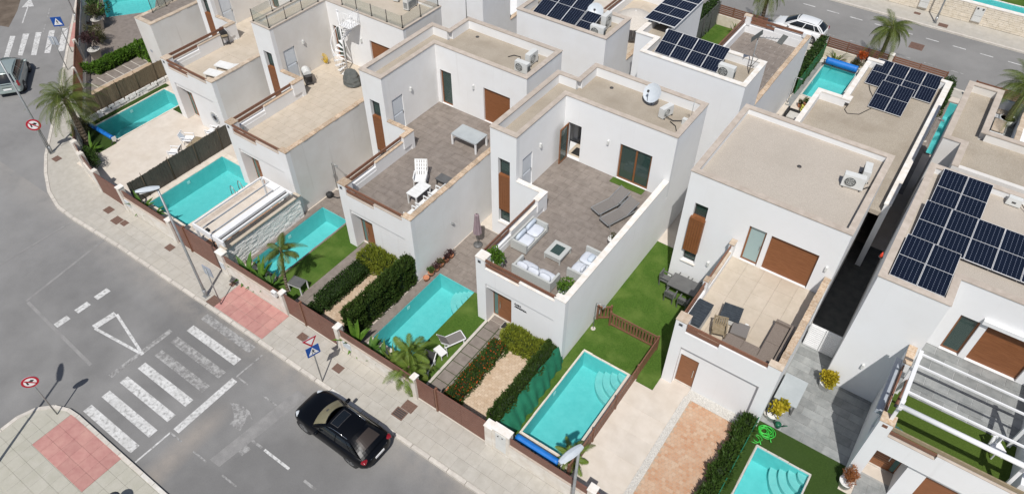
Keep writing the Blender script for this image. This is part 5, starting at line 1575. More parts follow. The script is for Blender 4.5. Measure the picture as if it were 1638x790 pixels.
def palm(label, x, y, h, L, n, seed, trunk=.16, droop=1., mt='palm', z0=0., ll=.42, lean=(0, 0), group='feather palms'):
    rs = random.Random(seed)
    t = thing('palm_tree', label, 'palm tree', (x, y, z0), group)
    m = M(); pr = []
    K = 14
    for k in range(K+1):
        s = k/K
        r = trunk*(1.25-.35*s + (.25 if k == 0 else 0)) * (1.06 if k % 2 else .95)
        pr.append((lean[0]*s*s, lean[1]*s*s, h*s, r))
    for a, b in zip(pr[:-1], pr[1:]): m.tube([a[:3], b[:3]], a[3], 9, b[3], True)
    m.obj('trunk', 'bark', t)
    cx, cy = lean
    M().lathe([(.02, -.25), (trunk*1.2, -.1), (trunk*1.1, .12), (.03, .4)], cx, cy, 8, h).obj('crown_shaft', 'stem', t)
    for k in range(n):
        v = k % 4
        me = frond_mesh((round(L, 2), round(droop, 2), v, mt, round(ll, 2)), L*(1+.06*v), droop*(.75+.2*v), seed+v*7, mt, ll=ll)
        az = k*2.39996+rs.uniform(-.2, .2); f = k/n
        tilt = -R(70)*(1-f)**1.1 + R(22)*f + rs.uniform(-.12, .12)      # inner fronds upright, outer ones hang
        q = inst(me, 'frond', t, (cx, cy, h+.15*(1-f)), (rs.uniform(-.25, .25), tilt, az), (rs.uniform(.85, 1.08),)*3)
    return t
palm('big feather palm on the street corner at left beside the slatted gate', -43.6, 14.75, 3.0, 2.25, 30, 4, .17, .95, lean=(-.25, .1), ll=.46)
palm('slender palm over the rippled pool with the white table beneath it', -23.75, 13.55, 2.3, 1.05, 13, 6, .075, 1.0, lean=(-.25, .45), ll=.32)
palm('bushy low palm at the front wall beside the sun chairs', -14.75, 12.95, .85, 1.15, 20, 8, .10, .9, lean=(-.1, .05), ll=.36, mt='palmlight')
palm('second low palm leaning over the pool behind the bushy palm', -15.3, 13.6, 1.1, 1.15, 13, 9, .09, .75, ll=.32, mt='palmlight')
palm('palm behind the low solar panel roof on the back street', -4.9, 53.3, 3.0, 1.7, 26, 12, .13, 1.25, ll=.42)
palm('palm at the top edge of the back street left of the white car', -13.9, 53.35, 3.2, 1.7, 24, 14, .13, 1.25, ll=.42)
palm('palm rising from a white planter on the terrace at the right edge', 3.65, 45.6, 2.1, 2.1, 28, 16, .16, 1.1, z0=3.3, ll=.46, lean=(.15, .2))
palm('young arching palm beside the picket fence above the street lamp head', -6.62, 13.85, .25, 1.0, 14, 18, .06, .95, ll=.24, mt='palmlight')

def bush(name, label, cat, x, y, z, rx, ry, rz, mt, n, leaf=(.10, .06), seed=1, group=None, parent=None, stems=3):
    rs = random.Random(seed)
    t = parent or thing(name, label, cat, (x, y, z), group)
    ox, oy, oz = (0, 0, 0) if parent is None else (x, y, z)
    m = M(); m.tone = []
    clumps = [(rs.uniform(-.55, .55), rs.uniform(-.55, .55), rs.uniform(-.35, .6)) for _ in range(9)]
    for _ in range(n):
        c = rs.choice(clumps); v = Vector((rs.gauss(0, 1), rs.gauss(0, 1), rs.gauss(0, 1))).normalized()*rs.uniform(.25, .5)
        p = Vector(((c[0]+v.x)*rx, (c[1]+v.y)*ry, rz+(c[2]+v.z)*rz))
        p += Vector((ox, oy, oz))
        if p.z < oz+.02: continue
        d = v + Vector((rs.uniform(-.6, .6), rs.uniform(-.6, .6), rs.uniform(-.2, .9)))
        s = rs.uniform(.7, 1.3)
        add_leaf(m, p, d, Vector((rs.uniform(-1, 1), rs.uniform(-1, 1), rs.uniform(-1, 1))), leaf[0]*s, leaf[1]*s, min(1, max(0, .5+c[2]*.5+rs.uniform(-.3, .3))))
    m.obj('foliage', mt, t)
    sm = M()
    for _ in range(stems):
        c = rs.choice(clumps)
        sm.tube([(ox, oy, oz), (ox+c[0]*rx*.4, oy+c[1]*ry*.4, oz+rz*.5), (ox+c[0]*rx, oy+c[1]*ry, oz+rz*(1+c[2]*.6))], .02, 5, .008)
    sm.obj('stem', 'stem', t)
    return t
def rosette(label, x, y, z, n, L, w, mt, seed, cat='plant', name='spiky_plant', up=.7, group=None, parent=None):
    """long blades arching out of one point"""
    rs = random.Random(seed)
    t = parent or thing(name, label, cat, (x, y, z), group)
    o = Vector((0, 0, 0)) if parent is None else Vector((x, y, z))
    for k in range(n):
        m = M(); m.tone = []
        az = k*2.4+rs.uniform(-.3, .3); u = up*rs.uniform(.5, 1.4); l = L*rs.uniform(.75, 1.15)
        h = Vector((math.cos(az), math.sin(az), 0)); sd = Vector((-math.sin(az), math.cos(az), 0))
        prev = None
        for j in range(6):
            s = j/5
            p = o + h*l*s*(.55+.45*s*(1.2-u*.5)) + Vector((0, 0, l*(u*s-.75*s*s*(1.1-u*.4))))
            ww = w*math.sin(math.pi*(.12+.86*s))*.5
            cur = (p-sd*ww, p+sd*ww, p-Vector((0, 0, ww*.3)))
            if prev:
                m.face([prev[0], prev[2], cur[2], cur[0]]); m.tone.append(rs.random())
                m.face([prev[2], prev[1], cur[1], cur[2]]); m.tone.append(rs.random())
            prev = cur
        m.obj('leaf', mt, t)
    return t
PG = 'broad leaved plants along the front walls'
rosette('bright broad leaved plant behind the red paving wall left of the palm', -26.2, 13.0, .05, 12, 1.0, .28, 'banana', 1, group=PG, up=1.1)
rosette('yellow green broad leaved plant between the palm and its left neighbour', -25.3, 13.15, .05, 12, 1.05, .22, 'bright', 2, group=PG, up=1.2)
rosette('broad leaved plant near the pool tip behind the red paving wall', -24.6, 13.1, .05, 10, .9, .22, 'banana', 3, group=PG, up=1.2)
rosette('yellow green bird of paradise clump beside the wide gate and tall hedge', -18.35, 13.05, .05, 16, 1.15, .26, 'bright', 4, group=PG, up=1.3)
rosette('light green clump behind the white wall right of the crossing sign', -17.5, 13.15, .05, 12, .8, .22, 'banana', 5, group=PG, up=1.1)
rosette('green clump between the light green clump and the bushy palm', -16.6, 13.05, .05, 12, .9, .2, 'banana', 6, group=PG, up=1.1)
rosette('narrow leaved clump beside the bushy palm at the pool tip', -15.9, 13.1, .05, 12, .9, .14, 'palm', 26, group=PG, up=1.2)
rosette('green leaved plant behind the wall at the tip of the long pool', -35.2, 13.0, .05, 12, .95, .2, 'bright', 7, group=PG, up=1.1)
rosette('second green leaved plant right of the first behind the long pool wall', -34.2, 13.0, .05, 10, .8, .2, 'banana', 8, group=PG, up=1.1)
rosette('small leafy plant under the lamp head behind the long pool wall', -33.3, 13.05, .05, 9, .6, .16, 'banana', 28, group=PG, up=1.)
rosette('small leafy plant below the left end of the blue pool roll', -8.6, 12.9, .05, 9, .45, .16, 'banana', 9, group=PG, up=1.)
rosette('small yellow green plant below the middle of the blue pool roll', -8.0, 12.9, .05, 9, .5, .16, 'bright', 10, group=PG, up=1.)
rosette('small leafy plant below the right end of the blue pool roll', -7.4, 12.9, .05, 9, .5, .15, 'bright', 29, group=PG, up=1.)
rosette('spiky grey green yucca behind the blue roll at the back fence', -7.55, 52.2, .05, 22, 1.1, .09, 'palm', 11, group='plants in the back garden bed', up=1.2)
bush('shrub', 'round dusty bush in the cream bed behind the blue roll', 'shrub', -6.05, 52.15, 0, .5, .45, .4, 'dusty', 900, (.1, .05), 12, 'plants in the back garden bed')
bush('shrub', 'red leaved shrub in front of the brown back fence', 'shrub', -5.95, 52.4, .75, .35, .3, .35, 'redflower', 500, (.11, .06), 13, 'plants in the back garden bed')
bush('shrub', 'smaller red brown shrub right of the red one at the back fence', 'shrub', -5.35, 52.4, .6, .32, .28, .3, 'purple', 450, (.11, .06), 14, 'plants in the back garden bed')
rosette('spiky plant on the turf behind the small back pool', -15.3, 52.1, .05, 18, .9, .08, 'palm', 15, up=1.2)
rosette('leaning spiky plant by the brown fence under the big palm', -42.6, 14.4, .05, 12, .9, .16, 'bright', 16, group=PG, up=1.2)
bush('shrub', 'dark shrub row under the big palm behind the corner wall', 'shrub', -41.4, 13.8, 0, 1.1, .45, .5, 'hedge', 1500, (.12, .06), 17)
bush('shrub', 'dark shrub under the big palm beside the small blue roll', 'shrub', -44.9, 15.4, 0, .8, .6, .6, 'dusty', 1200, (.14, .04), 18)
# ================================================================== ROOF EQUIPMENT
def solar_panel(label, p0, u, v, tilt_z, z0, group, w=1.05, l=1.9, frame='alu'):
    """panel with two half-cell fields. p0: low corner (x,y), u: unit along the low edge, v: unit uphill, tilt_z: rise over l"""
    u, v = Vector((*u, 0)), Vector((*v, 0))
    run = math.sqrt(max(.01, l*l-tilt_z*tilt_z))
    up = Vector((v.x*run, v.y*run, tilt_z))/l
    nrm = u.cross(up)
    if nrm.z < 0: nrm = -nrm
    o = Vector((p0[0], p0[1], z0))
    t = thing('photovoltaic_module', label, 'solar panel', tuple(o), group, world=True)
    def P(a, b, h): return o+u*a+up*b+nrm*h
    def slab(m, a0, a1, b0, b1, h0, h1):
        m.hexa([P(a0,b0,h0), P(a1,b0,h0), P(a1,b1,h0), P(a0,b1,h0)], [P(a0,b0,h1), P(a1,b0,h1), P(a1,b1,h1), P(a0,b1,h1)])
    f = M(); e = .013
    slab(f, 0, e, 0, l, 0, .035); slab(f, w-e, w, 0, l, 0, .035); slab(f, e, w-e, 0, e, 0, .035); slab(f, e, w-e, l-e, l, 0, .035); slab(f, e, w-e, l/2-.008, l/2+.008, 0, .034)
    f.obj('frame', frame, t)
    for b0, b1 in ((e, l/2-.008), (l/2+.008, l-e)):
        c = M(); slab(c, e, w-e, b0, b1, .006, .028)
        for k in range(6): c.uv[k] = [(0,0)]*4
        c.uv[1] = [(0,0),(1,0),(1,1),(0,1)]
        c.obj('cell_field', 'solar', t)
    legs = M()
    for a in (.15, w-.15):
        for b in (.2, l-.2):
            q = P(a, b, 0)
            if q.z > z0-.0+.03: legs.box(q.x-.015, q.x+.015, q.y-.015, q.y+.015, z0-tilt_base[0], q.z)
    if legs.v: legs.obj('support', 'steel', t)
    return t
tilt_base = [.1]
def array(n, p0, du, label_fn, v, tilt, z0, group, w=1.05, l=1.9, gap=.02, u=(1, 0)):
    for k in range(n):
        solar_panel(label_fn(k), (p0[0]+u[0]*k*(w+gap), p0[1]+u[1]*k*(w+gap)), u, v, tilt, z0, group, w, l)
ORD = ['first', 'second', 'third', 'fourth', 'fifth', 'sixth', 'seventh', 'eighth']
# I: four tall panels, strongly tilted, facing us
tilt_base[0] = .35
array(4, (-14.40, 34.46), 0, lambda k: ORD[k]+' from left of the four steep solar panels on the bluish white house', (0, 1), .72, 7.12, 'steep solar panels', .925, 1.72)
# H: three panels in the row and one by itself
array(3, (-22.72, 34.5), 0, lambda k: ORD[k]+' from left of three steep solar panels near the white dish', (0, 1), .75, 7.02, 'steep solar panels on the dish roof', .99, 2.6)
solar_panel('single short solar panel by itself beside the roof air conditioners', (-19.62, 34.2), (1, 0), (0, 1), .45, 7.0, 'steep solar panels on the dish roof', .98, 1.7)
# G: three flat rows
tilt_base[0] = .2
gl = ['nearest the roof corner', 'second']
for k in range(2):
    solar_panel(('left' if k == 0 else 'right')+' panel of the farthest pair on the big solar roof at right', (1.42+k*1.05, 30.12), (1, 0), (0, 1), .22, 7.08, 'solar panels on the right hand roof', 1.03, 2.62)
for k in range(5):
    solar_panel(ORD[k]+' from left of the long middle row on the big solar roof at right', (1.30+k*1.06, 27.36), (1, 0), (0, 1), .22, 7.08, 'solar panels on the right hand roof', 1.04, 2.64)
for k in range(2):
    solar_panel(('left' if k == 0 else 'right')+' panel of the nearest pair on the big solar roof at right', (1.16+k*1.06, 24.72), (1, 0), (0, 1), .22, 7.08, 'solar panels on the right hand roof', 1.04, 2.58)
M().box(.98, 1.2, 32.9, 33.2, 7.2, 7.24)
# J: four behind, two in front
tilt_base[0] = .1
for k in range(4): solar_panel(ORD[k]+' from left of the four panel row on the low gravel roof', (-4.32+k*.97, 43.86), (1, 0), (0, 1), .35, 3.94, 'solar panels on the low roof', .95, 2.75)
for k in range(2): solar_panel(('left' if k == 0 else 'right')+' panel of the front pair on the low gravel roof', (-3.42+k*.95, 41.42), (1, 0), (0, 1), .35, 3.94, 'solar panels on the low roof', .93, 2.75)
# I: tilted solar canopy over the terrace, eight dark panels on posts
t = thing('solar_canopy', 'tilted canopy of eight dark panels on posts behind the steep solar panels', 'canopy', (-15.5, 39, 7.2), world=True)
for j in range(4):
    for k in range(2):
        a = -16.42+k*.97; b = 37.1+j*1.06; z = 7.42+j*.03
        m = M().hexa([(a,b,z),(a+.95,b,z),(a+.95,b+1.04,z+.03),(a,b+1.04,z+.03)], [(a,b,z+.03),(a+.95,b,z+.03),(a+.95,b+1.04,z+.06),(a,b+1.04,z+.06)])
        m.uv[1] = [(0,0),(1,0),(1,1),(0,1)]
        for q in (0,2,3,4,5): m.uv[q] = [(0,0)]*4
        m.obj('roof_panel', 'solar', t)
for x in (-16.44, -15.46, -14.49): M().beam((x, 37.05, 7.40), (x, 41.35, 7.52), .04, .05).obj('beam', 'alu', t)
for j in range(5): M().beam((-16.44, 37.07+j*1.06, 7.45+j*.03), (-14.47, 37.07+j*1.06, 7.45+j*.03), .035, .04).obj('beam', 'alu', t)
for x in (-16.1, -14.65):
    for y in (37.3, 41.2): M().box(x-.03, x+.03, y-.03, y+.03, 6.4, 7.42).obj('post', 'alu', t)
M().box(-14.72, -14.56, 37.25, 41.3, 3.2, 7.36).obj('side_wall', 'fresh', t)
def ac_unit(label, x, y, z, rz, w=.82, d=.32, h=.62, fan=True, parent=None):
    t = thing('air_conditioner', label, 'air conditioner', (x, y, z), 'outdoor air conditioner units')
    t.rotation_euler = (0, 0, rz)
    m = M().hexa([(-w/2,-d/2,.06),(w/2,-d/2,.06),(w/2,d/2,.06),(-w/2,d/2,.06)], [(-w/2+.01,-d/2+.01,h),(w/2-.01,-d/2+.01,h),(w/2-.01,d/2-.01,h),(-w/2+.01,d/2-.01,h)])
    m.obj('casing', 'acwhite', t)
    n = 20; cx, cz, r = -w*.14, h*.54, h*.36
    f = M()
    for k in range(n):
        a0, a1 = 2*math.pi*k/n, 2*math.pi*(k+1)/n
        f.face([(cx, -d/2-.004, cz), (cx+r*math.cos(a1), -d/2-.004, cz+r*math.sin(a1)), (cx+r*math.cos(a0), -d/2-.004, cz+r*math.sin(a0))])
    g = f.obj('fan_opening', 'acgrille', t)
    q = M()
    for rr in (.35, .65, 1.0):
        q.tube([(cx+r*rr*math.cos(2*math.pi*k/16), -d/2-.015, cz+r*rr*math.sin(2*math.pi*k/16)) for k in range(17)], .008, 4)
    for k in range(6): q.tube([(cx, -d/2-.015, cz), (cx+r*math.cos(k*1.047), -d/2-.015, cz+r*math.sin(k*1.047))], .006, 4)
    q.obj('grille', 'acwhite', t)
    b = M()
    for k in range(7): b.box(w/2+.001, w/2+.01, -d/2+.04, d/2-.04, .16+k*.055, .18+k*.055)
    for k in range(9): b.box(-w/2+.05, w/2-.1, d/2, d/2+.008, .12+k*.05, .135+k*.05)
    b.obj('side_louvre', 'acgrille', t)
    ft = M().box(-w/2+.08, -w/2+.14, -d/2-.05, d/2+.05, 0, .06).box(w/2-.14, w/2-.08, -d/2-.05, d/2+.05, 0, .06); ft.obj('foot', 'darksteel', t)
    return t
ac_unit('air conditioner facing us at the corner of the wide pale gravel roof', -1.75, 29.55, 6.86, R(8), .95, .36, .7)
ac_unit('air conditioner turned sideways behind the front one on the wide pale roof', -1.45, 30.5, 6.86, R(98), .85, .34, .66)
ac_unit('air conditioner facing us near the roof corner of the brown tiled terrace house', -19.75, 29.1, 6.62, R(0), .85, .34, .66)
ac_unit('air conditioner turned sideways by the roof corner of the brown tiled terrace house', -19.85, 30.15, 6.62, R(90), .85, .34, .72)
ac_unit('low air conditioner beside the round dish on the middle roof', -11.35, 29.95, 6.62, R(75), .8, .32, .6)
ac_unit('air conditioner with a round fan beside the antenna on the bluish white house', -10.25, 34.95, 6.72, R(0), .95, .36, .78)
ac_unit('front air conditioner beside the single short solar panel', -18.25, 34.75, 6.72, R(4), .9, .34, .68)
ac_unit('tall air conditioner behind the front one by the single short solar panel', -18.35, 35.9, 6.72, R(92), .8, .34, .92)
ac_unit('air conditioner pair, left one, on the glass edged roof at the top', -30.5, 31.0, 7.0, R(-80), .8, .34, .65)
ac_unit('air conditioner pair, right one, on the glass edged roof at the top', -29.2, 30.6, 7.0, R(-85), .95, .36, .75)
def pipes(label, paths, z, parent=None):
    t = thing('cable', label, 'cable', (*paths[0][0][:2], z), 'black pipes and cables lying on the roofs', world=True)
    for p in paths: M().tube([(a, b, c) for a, b, c in p], .022, 6).obj('pipe', 'black', t)
pipes('black pipes from the air conditioners to the parapet of the wide pale roof', [[(-1.25, 29.6, 6.95), (-1.1, 29.8, 7.0), (-1.0, 29.7, 6.95), (-.98, 30.1, 6.9)], [(-1.2, 29.75, 6.9), (-1.05, 30.0, 6.9), (-.98, 29.9, 6.9)]], 6.86)
pipes('black curled pipe beside the air conditioners of the brown tiled terrace house', [[(-20.6, 28.9, 6.65), (-20.5, 28.7, 6.65), (-20.1, 28.6, 6.66), (-19.4, 28.7, 6.66)], [(-21.3, 29.9, 6.65), (-21.1, 30.2, 6.68), (-20.7, 30.3, 6.66), (-20.5, 30.0, 6.65)], [(-19.2, 29.2, 6.8), (-19.0, 29.6, 6.9), (-19.2, 30.0, 6.85)]], 6.62)
pipes('black pipes and a loose cable end on the middle roof by the dish', [[(-11.2, 29.75, 6.75), (-10.8, 29.7, 6.7), (-10.4, 29.95, 6.72), (-10.05, 29.9, 6.75)], [(-10.9, 29.6, 6.66), (-10.5, 29.4, 6.66), (-10.25, 29.0, 6.66), (-10.15, 28.6, 6.66)]], 6.62)
pipes('black cable running from the low roof panels to the parapet corner', [[(-4.4, 41.0, 3.95), (-4.45, 40.4, 3.9), (-4.2, 40.1, 3.88), (-3.6, 40.4, 3.88), (-3.2, 41.4, 3.9)], [(-4.0, 43.8, 3.9), (-3.8, 43.3, 3.88), (-3.5, 42.8, 3.88)]], 3.86)
pipes('pipes behind the air conditioners near the single solar panel', [[(-17.8, 34.8, 6.9), (-17.5, 35.0, 7.05), (-17.45, 35.4, 7.1), (-17.7, 35.6, 7.0)], [(-17.8, 34.7, 6.8), (-17.4, 34.9, 6.8), (-17.4, 35.3, 6.9)]], 6.72)
def dish(label, x, y, z, r, az, mast=.55):
    t = thing('satellite_dish', label, 'satellite dish', (x, y, z), 'satellite dishes')
    M().tube([(0, 0, 0), (0, 0, mast)], .03, 8).box(-.15, .15, -.15, .15, 0, .03).obj('mast', 'steel', t)
    m = M(); n = 20; rings = [(0, 0), (.35, .03), (.7, .10), (1, .2)]
    d = Vector((math.cos(az)*.8, math.sin(az)*.8, .6)); s = Vector((-math.sin(az), math.cos(az), 0)); u = s.cross(d).normalized()*-1
    c = Vector((0, 0, mast+.1))
    g = [[c + s*rr*r*math.cos(2*math.pi*k/n) + u*rr*r*math.sin(2*math.pi*k/n) + d*h*r for k in range(n)] for rr, h in rings]
    for a in range(3):
        for k in range(n): m.face([g[a][k], g[a][(k+1) % n], g[a+1][(k+1) % n], g[a+1][k]], True)
    back = [[p - d*.015 for p in row] for row in g]
    for a in range(3):
        for k in range(n): m.face([back[a][k], back[a+1][k], back[a+1][(k+1) % n], back[a][(k+1) % n]], True)
    m.obj('reflector', 'lamphead', t)
    e = c + d*r*1.0
    M().tube([c-u*r*.9+d*.12, e], .012, 5).box(e.x-.05, e.x+.05, e.y-.05, e.y+.05, e.z-.05, e.z+.05).obj('feed_arm', 'darksteel', t)
    return t
dish('large pale satellite dish on the middle roof left of the air conditioner', -12.45, 30.5, 6.62, .52, R(-105))
dish('white satellite dish behind the steep solar panels at the top', -19.3, 36.2, 6.72, .5, R(-70))
dish('small round white dish on a tall mast at the roof corner', -25.3, 31.25, 7.0, .24, R(-110), 1.75)
t = thing('tv_antenna', 'slim aerial with small white box at the middle roof corner', 'antenna', (-10.0, 29.95, 6.62))
M().tube([(0, 0, 0), (0.02, 0, 1.5)], .015, 6).obj('mast', 'steel', t)
M().box(-.35, -.1, -.2, .0, 0, .35).obj('box', 'acwhite', t); M().tube([(-.18, 0, 1.35), (.2, 0, 1.35)], .01, 5).tube([(-.15, 0, 1.2), (.17, 0, 1.2)], .01, 5).obj('dipole', 'acwhite', t)
t = thing('tv_antenna', 'grey television antenna with flat reflectors at the bluish white roof corner', 'antenna', (-9.35, 36.1, 6.72))
M().tube([(0, 0, 0), (0, 0, 2.3)], .03, 7).tube([(0, .1, .4), (.25, .2, .9), (.0, .0, 1.2)], .02, 5).obj('mast', 'steel', t)
M().beam((-.1, 0, 2.2), (1.2, .3, 2.35), .03, .03).obj('boom', 'steel', t)
for k in range(6): M().beam((.2+k*.17, .05+k*.04-.2, 2.24+k*.02), (.2+k*.17, .05+k*.04+.2, 2.24+k*.02), .015, .015).obj('dipole', 'steel', t)
M().beam((-.3, -.1, 2.0), (.15, .05, 2.55), .5, .02).obj('reflector', 'acgrille', t); M().beam((1.15, .0, 2.2), (1.25, .5, 2.5), .3, .02).obj('reflector', 'acgrille', t)
t = thing('inverter', 'pale solar inverter box by the parapet of the right hand roof', 'inverter', (4.5, 32.45, 6.88))
M().hexa([(-.3,-.15,.05),(.3,-.15,.05),(.3,.15,.05),(-.3,.15,.05)], [(-.27,-.12,.4),(.27,-.12,.4),(.27,.15,.4),(-.27,.15,.4)]).obj('case', 'acwhite', t)
M().box(-.08, .08, -.16, -.12, .2, .26).obj('display', 'darksteel', t); M().tube([(.3, 0, .2), (.6, -.3, .1), (.7, -1.0, .03), (1.0, -1.6, .02)], .02, 5).obj('cable', 'black', t)
t = thing('roof_cone', 'small orange red cone cap at the parapet edge beside the solar roof', 'cap', (.62, 26.0, 6.7))
M().lathe([(.07, 0), (.065, .08), (.02, .26)], 0, 0, 10).obj('shell', 'redplastic', t); M().lathe([(.09, -.03), (.09, 0)], 0, 0, 10).obj('base', 'darksteel', t)

# ================================================================== FURNITURE
def P2(o, **k): return o
def sofa(label, x, y, z, rz, w, seats, cush, d=.86):
    """outdoor sofa: origin mid back edge, faces +y"""
    t = thing('sofa', label, 'sofa', (x, y, z), 'white cushioned outdoor sofas')
    t.rotation_euler = (0, 0, rz)
    M().box(-w/2, w/2, 0, .10, .08, .68).obj('backrest', 'wickergrey', t)
    for s in (-1, 1):
        a, b = (-w/2, -w/2+.11) if s < 0 else (w/2-.11, w/2)
        M().box(a, b, .10, d, .08, .62).obj('arm', 'wickergrey', t)
        M().box(a-.0, b+.0, .0, d, .62 if True else 0, .64).obj('arm_top', 'wickergrey', t) if False else None
    M().box(-w/2+.11, w/2-.11, .10, d-.02, .08, .30).obj('base', 'wickergrey', t)
    for sx in (-1, 1):
        for yy in (.04, d-.07): M().box(sx*(w/2-.05)-.025, sx*(w/2-.05)+.025, yy, yy+.05, 0, .08).obj('leg', 'darksteel', t)
    n = seats; cw = (w-.22)/n
    for k in range(n):
        M().pillow(-w/2+.11+cw*(k+.5), .48, .37, cw-.005, .78, .15).obj('seat_cushion', 'cushion', t)
    for k in range(cush):
        cw2 = (w-.26)/cush
        m2 = Matrix.Rotation(R(-18), 3, 'X')
        M().pillow(-w/2+.13+cw2*(k+.5), .24, .62, cw2*.96, .20, .52 if cush == 2 else .40, m2=m2).obj('back_cushion', 'cushionblue' if cush == 2 and seats == 2 else 'cushion', t)
    return t
TZ = 3.244
sofa('two seat white cushioned sofa along the left parapet of the terrace', -14.28, 21.2, TZ, R(-90), 1.95, 2, 2, .92)
sofa('three cushion sofa with its grey back to the street on the terrace', -12.17, 18.85, TZ, 0, 2.15, 2, 3, .86)
s3 = sofa('sofa with two small cushions against the right terrace wall', -10.13, 21.1, TZ, R(90), 1.85, 2, 0, .9)
M().pillow(-.45, .30, .55, .45, .16, .3).obj('loose_cushion', 'cushion', s3); M().pillow(.4, .34, .5, .5, .3, .2).obj('loose_cushion', 'cushionblue', s3)
t = thing('coffee_table', 'square woven coffee table with green plant glass between the sofas', 'table', (-12.12, 21.12, TZ))
M().box(-.46, .46, -.52, .52, .30, .40).obj('top', 'wickergrey', t)
for sx in (-1, 1):
    for sy in (-1, 1): M().box(sx*.42-.03, sx*.42+.03, sy*.48-.03, sy*.48+.03, 0, .30).obj('leg', 'wickergrey', t)
M().box(-.40, .40, -.46, .46, .10, .27).obj('skirt', 'wickergrey', t)
M().box(-.26, .26, -.31, .31, .401, .408).obj('glass_inset', 'agave' if False else 'glass', t)
def sunbed(label, x, y, z, rz, back=40, L=1.95, w=.66, frame='steel', fab='greyfab', low=.28, group='sun loungers'):
    t = thing('sun_lounger', label, 'sun lounger', (x, y, z), group)
    t.rotation_euler = (0, 0, rz)
    s = L*.58
    for sx in (-1, 1): M().beam((sx*w/2, -L/2, low), (sx*w/2, L/2-.3, low), .045, .05).obj('side_rail', frame, t)
    M().beam((-w/2, -L/2, low), (w/2, -L/2, low), .045, .05).obj('end_rail', frame, t)
    M().box(-w/2+.03, w/2-.03, -L/2+.03, -L/2+s, low+.01, low+.035).obj('seat', fab, t)
    a = R(back); l2 = L-s; y0 = -L/2+s+.01
    e = (y0+l2*math.cos(a), low+.02+l2*math.sin(a))
    m = M(); m.hexa([(-w/2+.03, y0, low+.01), (w/2-.03, y0, low+.01), (w/2-.03, e[0], e[1]-.012), (-w/2+.03, e[0], e[1]-.012)], [(-w/2+.03, y0-.012, low+.035), (w/2-.03, y0-.012, low+.035), (w/2-.03, e[0]-.015, e[1]+.012), (-w/2+.03, e[0]-.015, e[1]+.012)])
    m.obj('backrest', fab, t)
    for sx in (-1, 1): M().beam((sx*w/2, y0, low+.02), (sx*w/2, e[0], e[1]), .04, .045).obj('back_frame', frame, t)
    if back > 8:
        for sx in (-1, 1): M().beam((sx*(w/2-.03), y0+l2*.45, low), (sx*(w/2-.03), y0+l2*.6*math.cos(a), low+l2*.6*math.sin(a)), .025, .03).obj('prop', frame, t)
    for sx in (-1, 1):
        for yy in (-L/2+.12, L/2-.38): M().box(sx*w/2-.025, sx*w/2+.025, yy-.025, yy+.025, 0, low).obj('leg', frame, t)
    return t
sunbed('left one of the two grey sun loungers on the brown terrace', -11.75, 25.65, TZ, R(-19.5), 32, 2.15, .66)
sunbed('right one of the two grey sun loungers on the brown terrace, nearest the wall', -10.98, 25.20, TZ, R(-19.5), 32, 2.15, .66)
t = thing('side_table', 'small dark table between the two grey sun loungers', 'table', (-11.2, 25.95, TZ))
M().box(-.22, .22, -.2, .2, .34, .37).obj('top', 'charcoal', t)
for sx in (-1, 1):
    for sy in (-1, 1): M().box(sx*.19-.015, sx*.19+.015, sy*.17-.015, sy*.17+.015, 0, .34).obj('leg', 'darksteel', t)
t = thing('turf_mat', 'green artificial grass mat below the sliding window', 'mat', (-11.85, 27.7, TZ))
M().box(-.98, .95, -.3, .14, 0, .03).obj('pile', 'turf', t)
t = thing('doormat', 'black doormat at the entrance of the sofa house', 'doormat', (-13.0, 18.2, .03)); M().box(-.32, .3, -.2, .2, 0, .02).obj('mat', 'black', t); M().box(-.34, .32, -.22, .22, 0, .01).obj('edge', 'kerbwhite', t)
t = thing('doormat', 'dark mat inside the open balcony door', 'doormat', (-15.45, 28.6, 3.24)); M().box(-.35, .35, -.3, .3, 0, .02).obj('mat', 'black', t); M().box(-.37, .37, -.32, .32, 0, .008).obj('edge', 'darksteel', t)
t = thing('bed', 'pale green white bed seen through the sliding window', 'bed', (-11.7, 29.0, 3.24))
M().box(-.95, .95, -.35, .9, .1, .42).obj('base', 'cushion', t); M().pillow(0, .25, .5, 1.9, 1.2, .25).obj('mattress', 'cushion', t); M().box(-.98, .98, .9, 1.0, .1, .95).obj('headboard', 'cushionblue', t)
def pot(t, r, h, mt='potwhite', taper=.8):
    M().lathe([(r*taper, 0), (r, h), (r*1.06, h), (r*1.06, h+.02), (r*.9, h+.02), (r*.88, h-.04)], 0, 0, 18).obj('pot', mt, t)
    M().lathe([(.01, h-.06), (r*.88, h-.05)], 0, 0, 14).obj('soil', 'soil', t)
def pot_plant(label, x, y, z, r, h, rx, rz, mt, n, pmt='potwhite', leaf=(.11, .07), seed=1, taper=.85, group='plants in pots'):
    t = thing('potted_plant', label, 'potted plant', (x, y, z), group)
    pot(t, r, h, pmt, taper)
    bush('', '', '', 0, 0, h-.05, rx, rx, rz, mt, n, leaf, seed, parent=t)
    return t
pot_plant('dense round shrub in a white pot at the left corner of the sofa terrace', -14.0, 18.74, TZ, .31, .55, .44, .46, 'bright', 900, seed=31)
pot_plant('leafy shrub in a white pot at the right corner of the sofa terrace', -10.36, 18.98, TZ, .31, .5, .36, .42, 'bright', 520, seed=32)
pot_plant('almost bare small plant in a white pot by the right terrace wall', -10.28, 23.2, TZ, .24, .5, .28, .2, 'dusty', 60, seed=33)
pot_plant('yellow leaved plant in a white pot beside the white house wall on grey tiles', 1.02, 23.85, .02, .28, .36, .42, .38, 'yellowleaf', 1000, seed=34, leaf=(.13, .08))
pot_plant('yellow green plant in a white pot beside the grey table, right one', -.22, 21.25, .02, .24, .34, .30, .35, 'yellowleaf', 420, seed=35, leaf=(.14, .09))
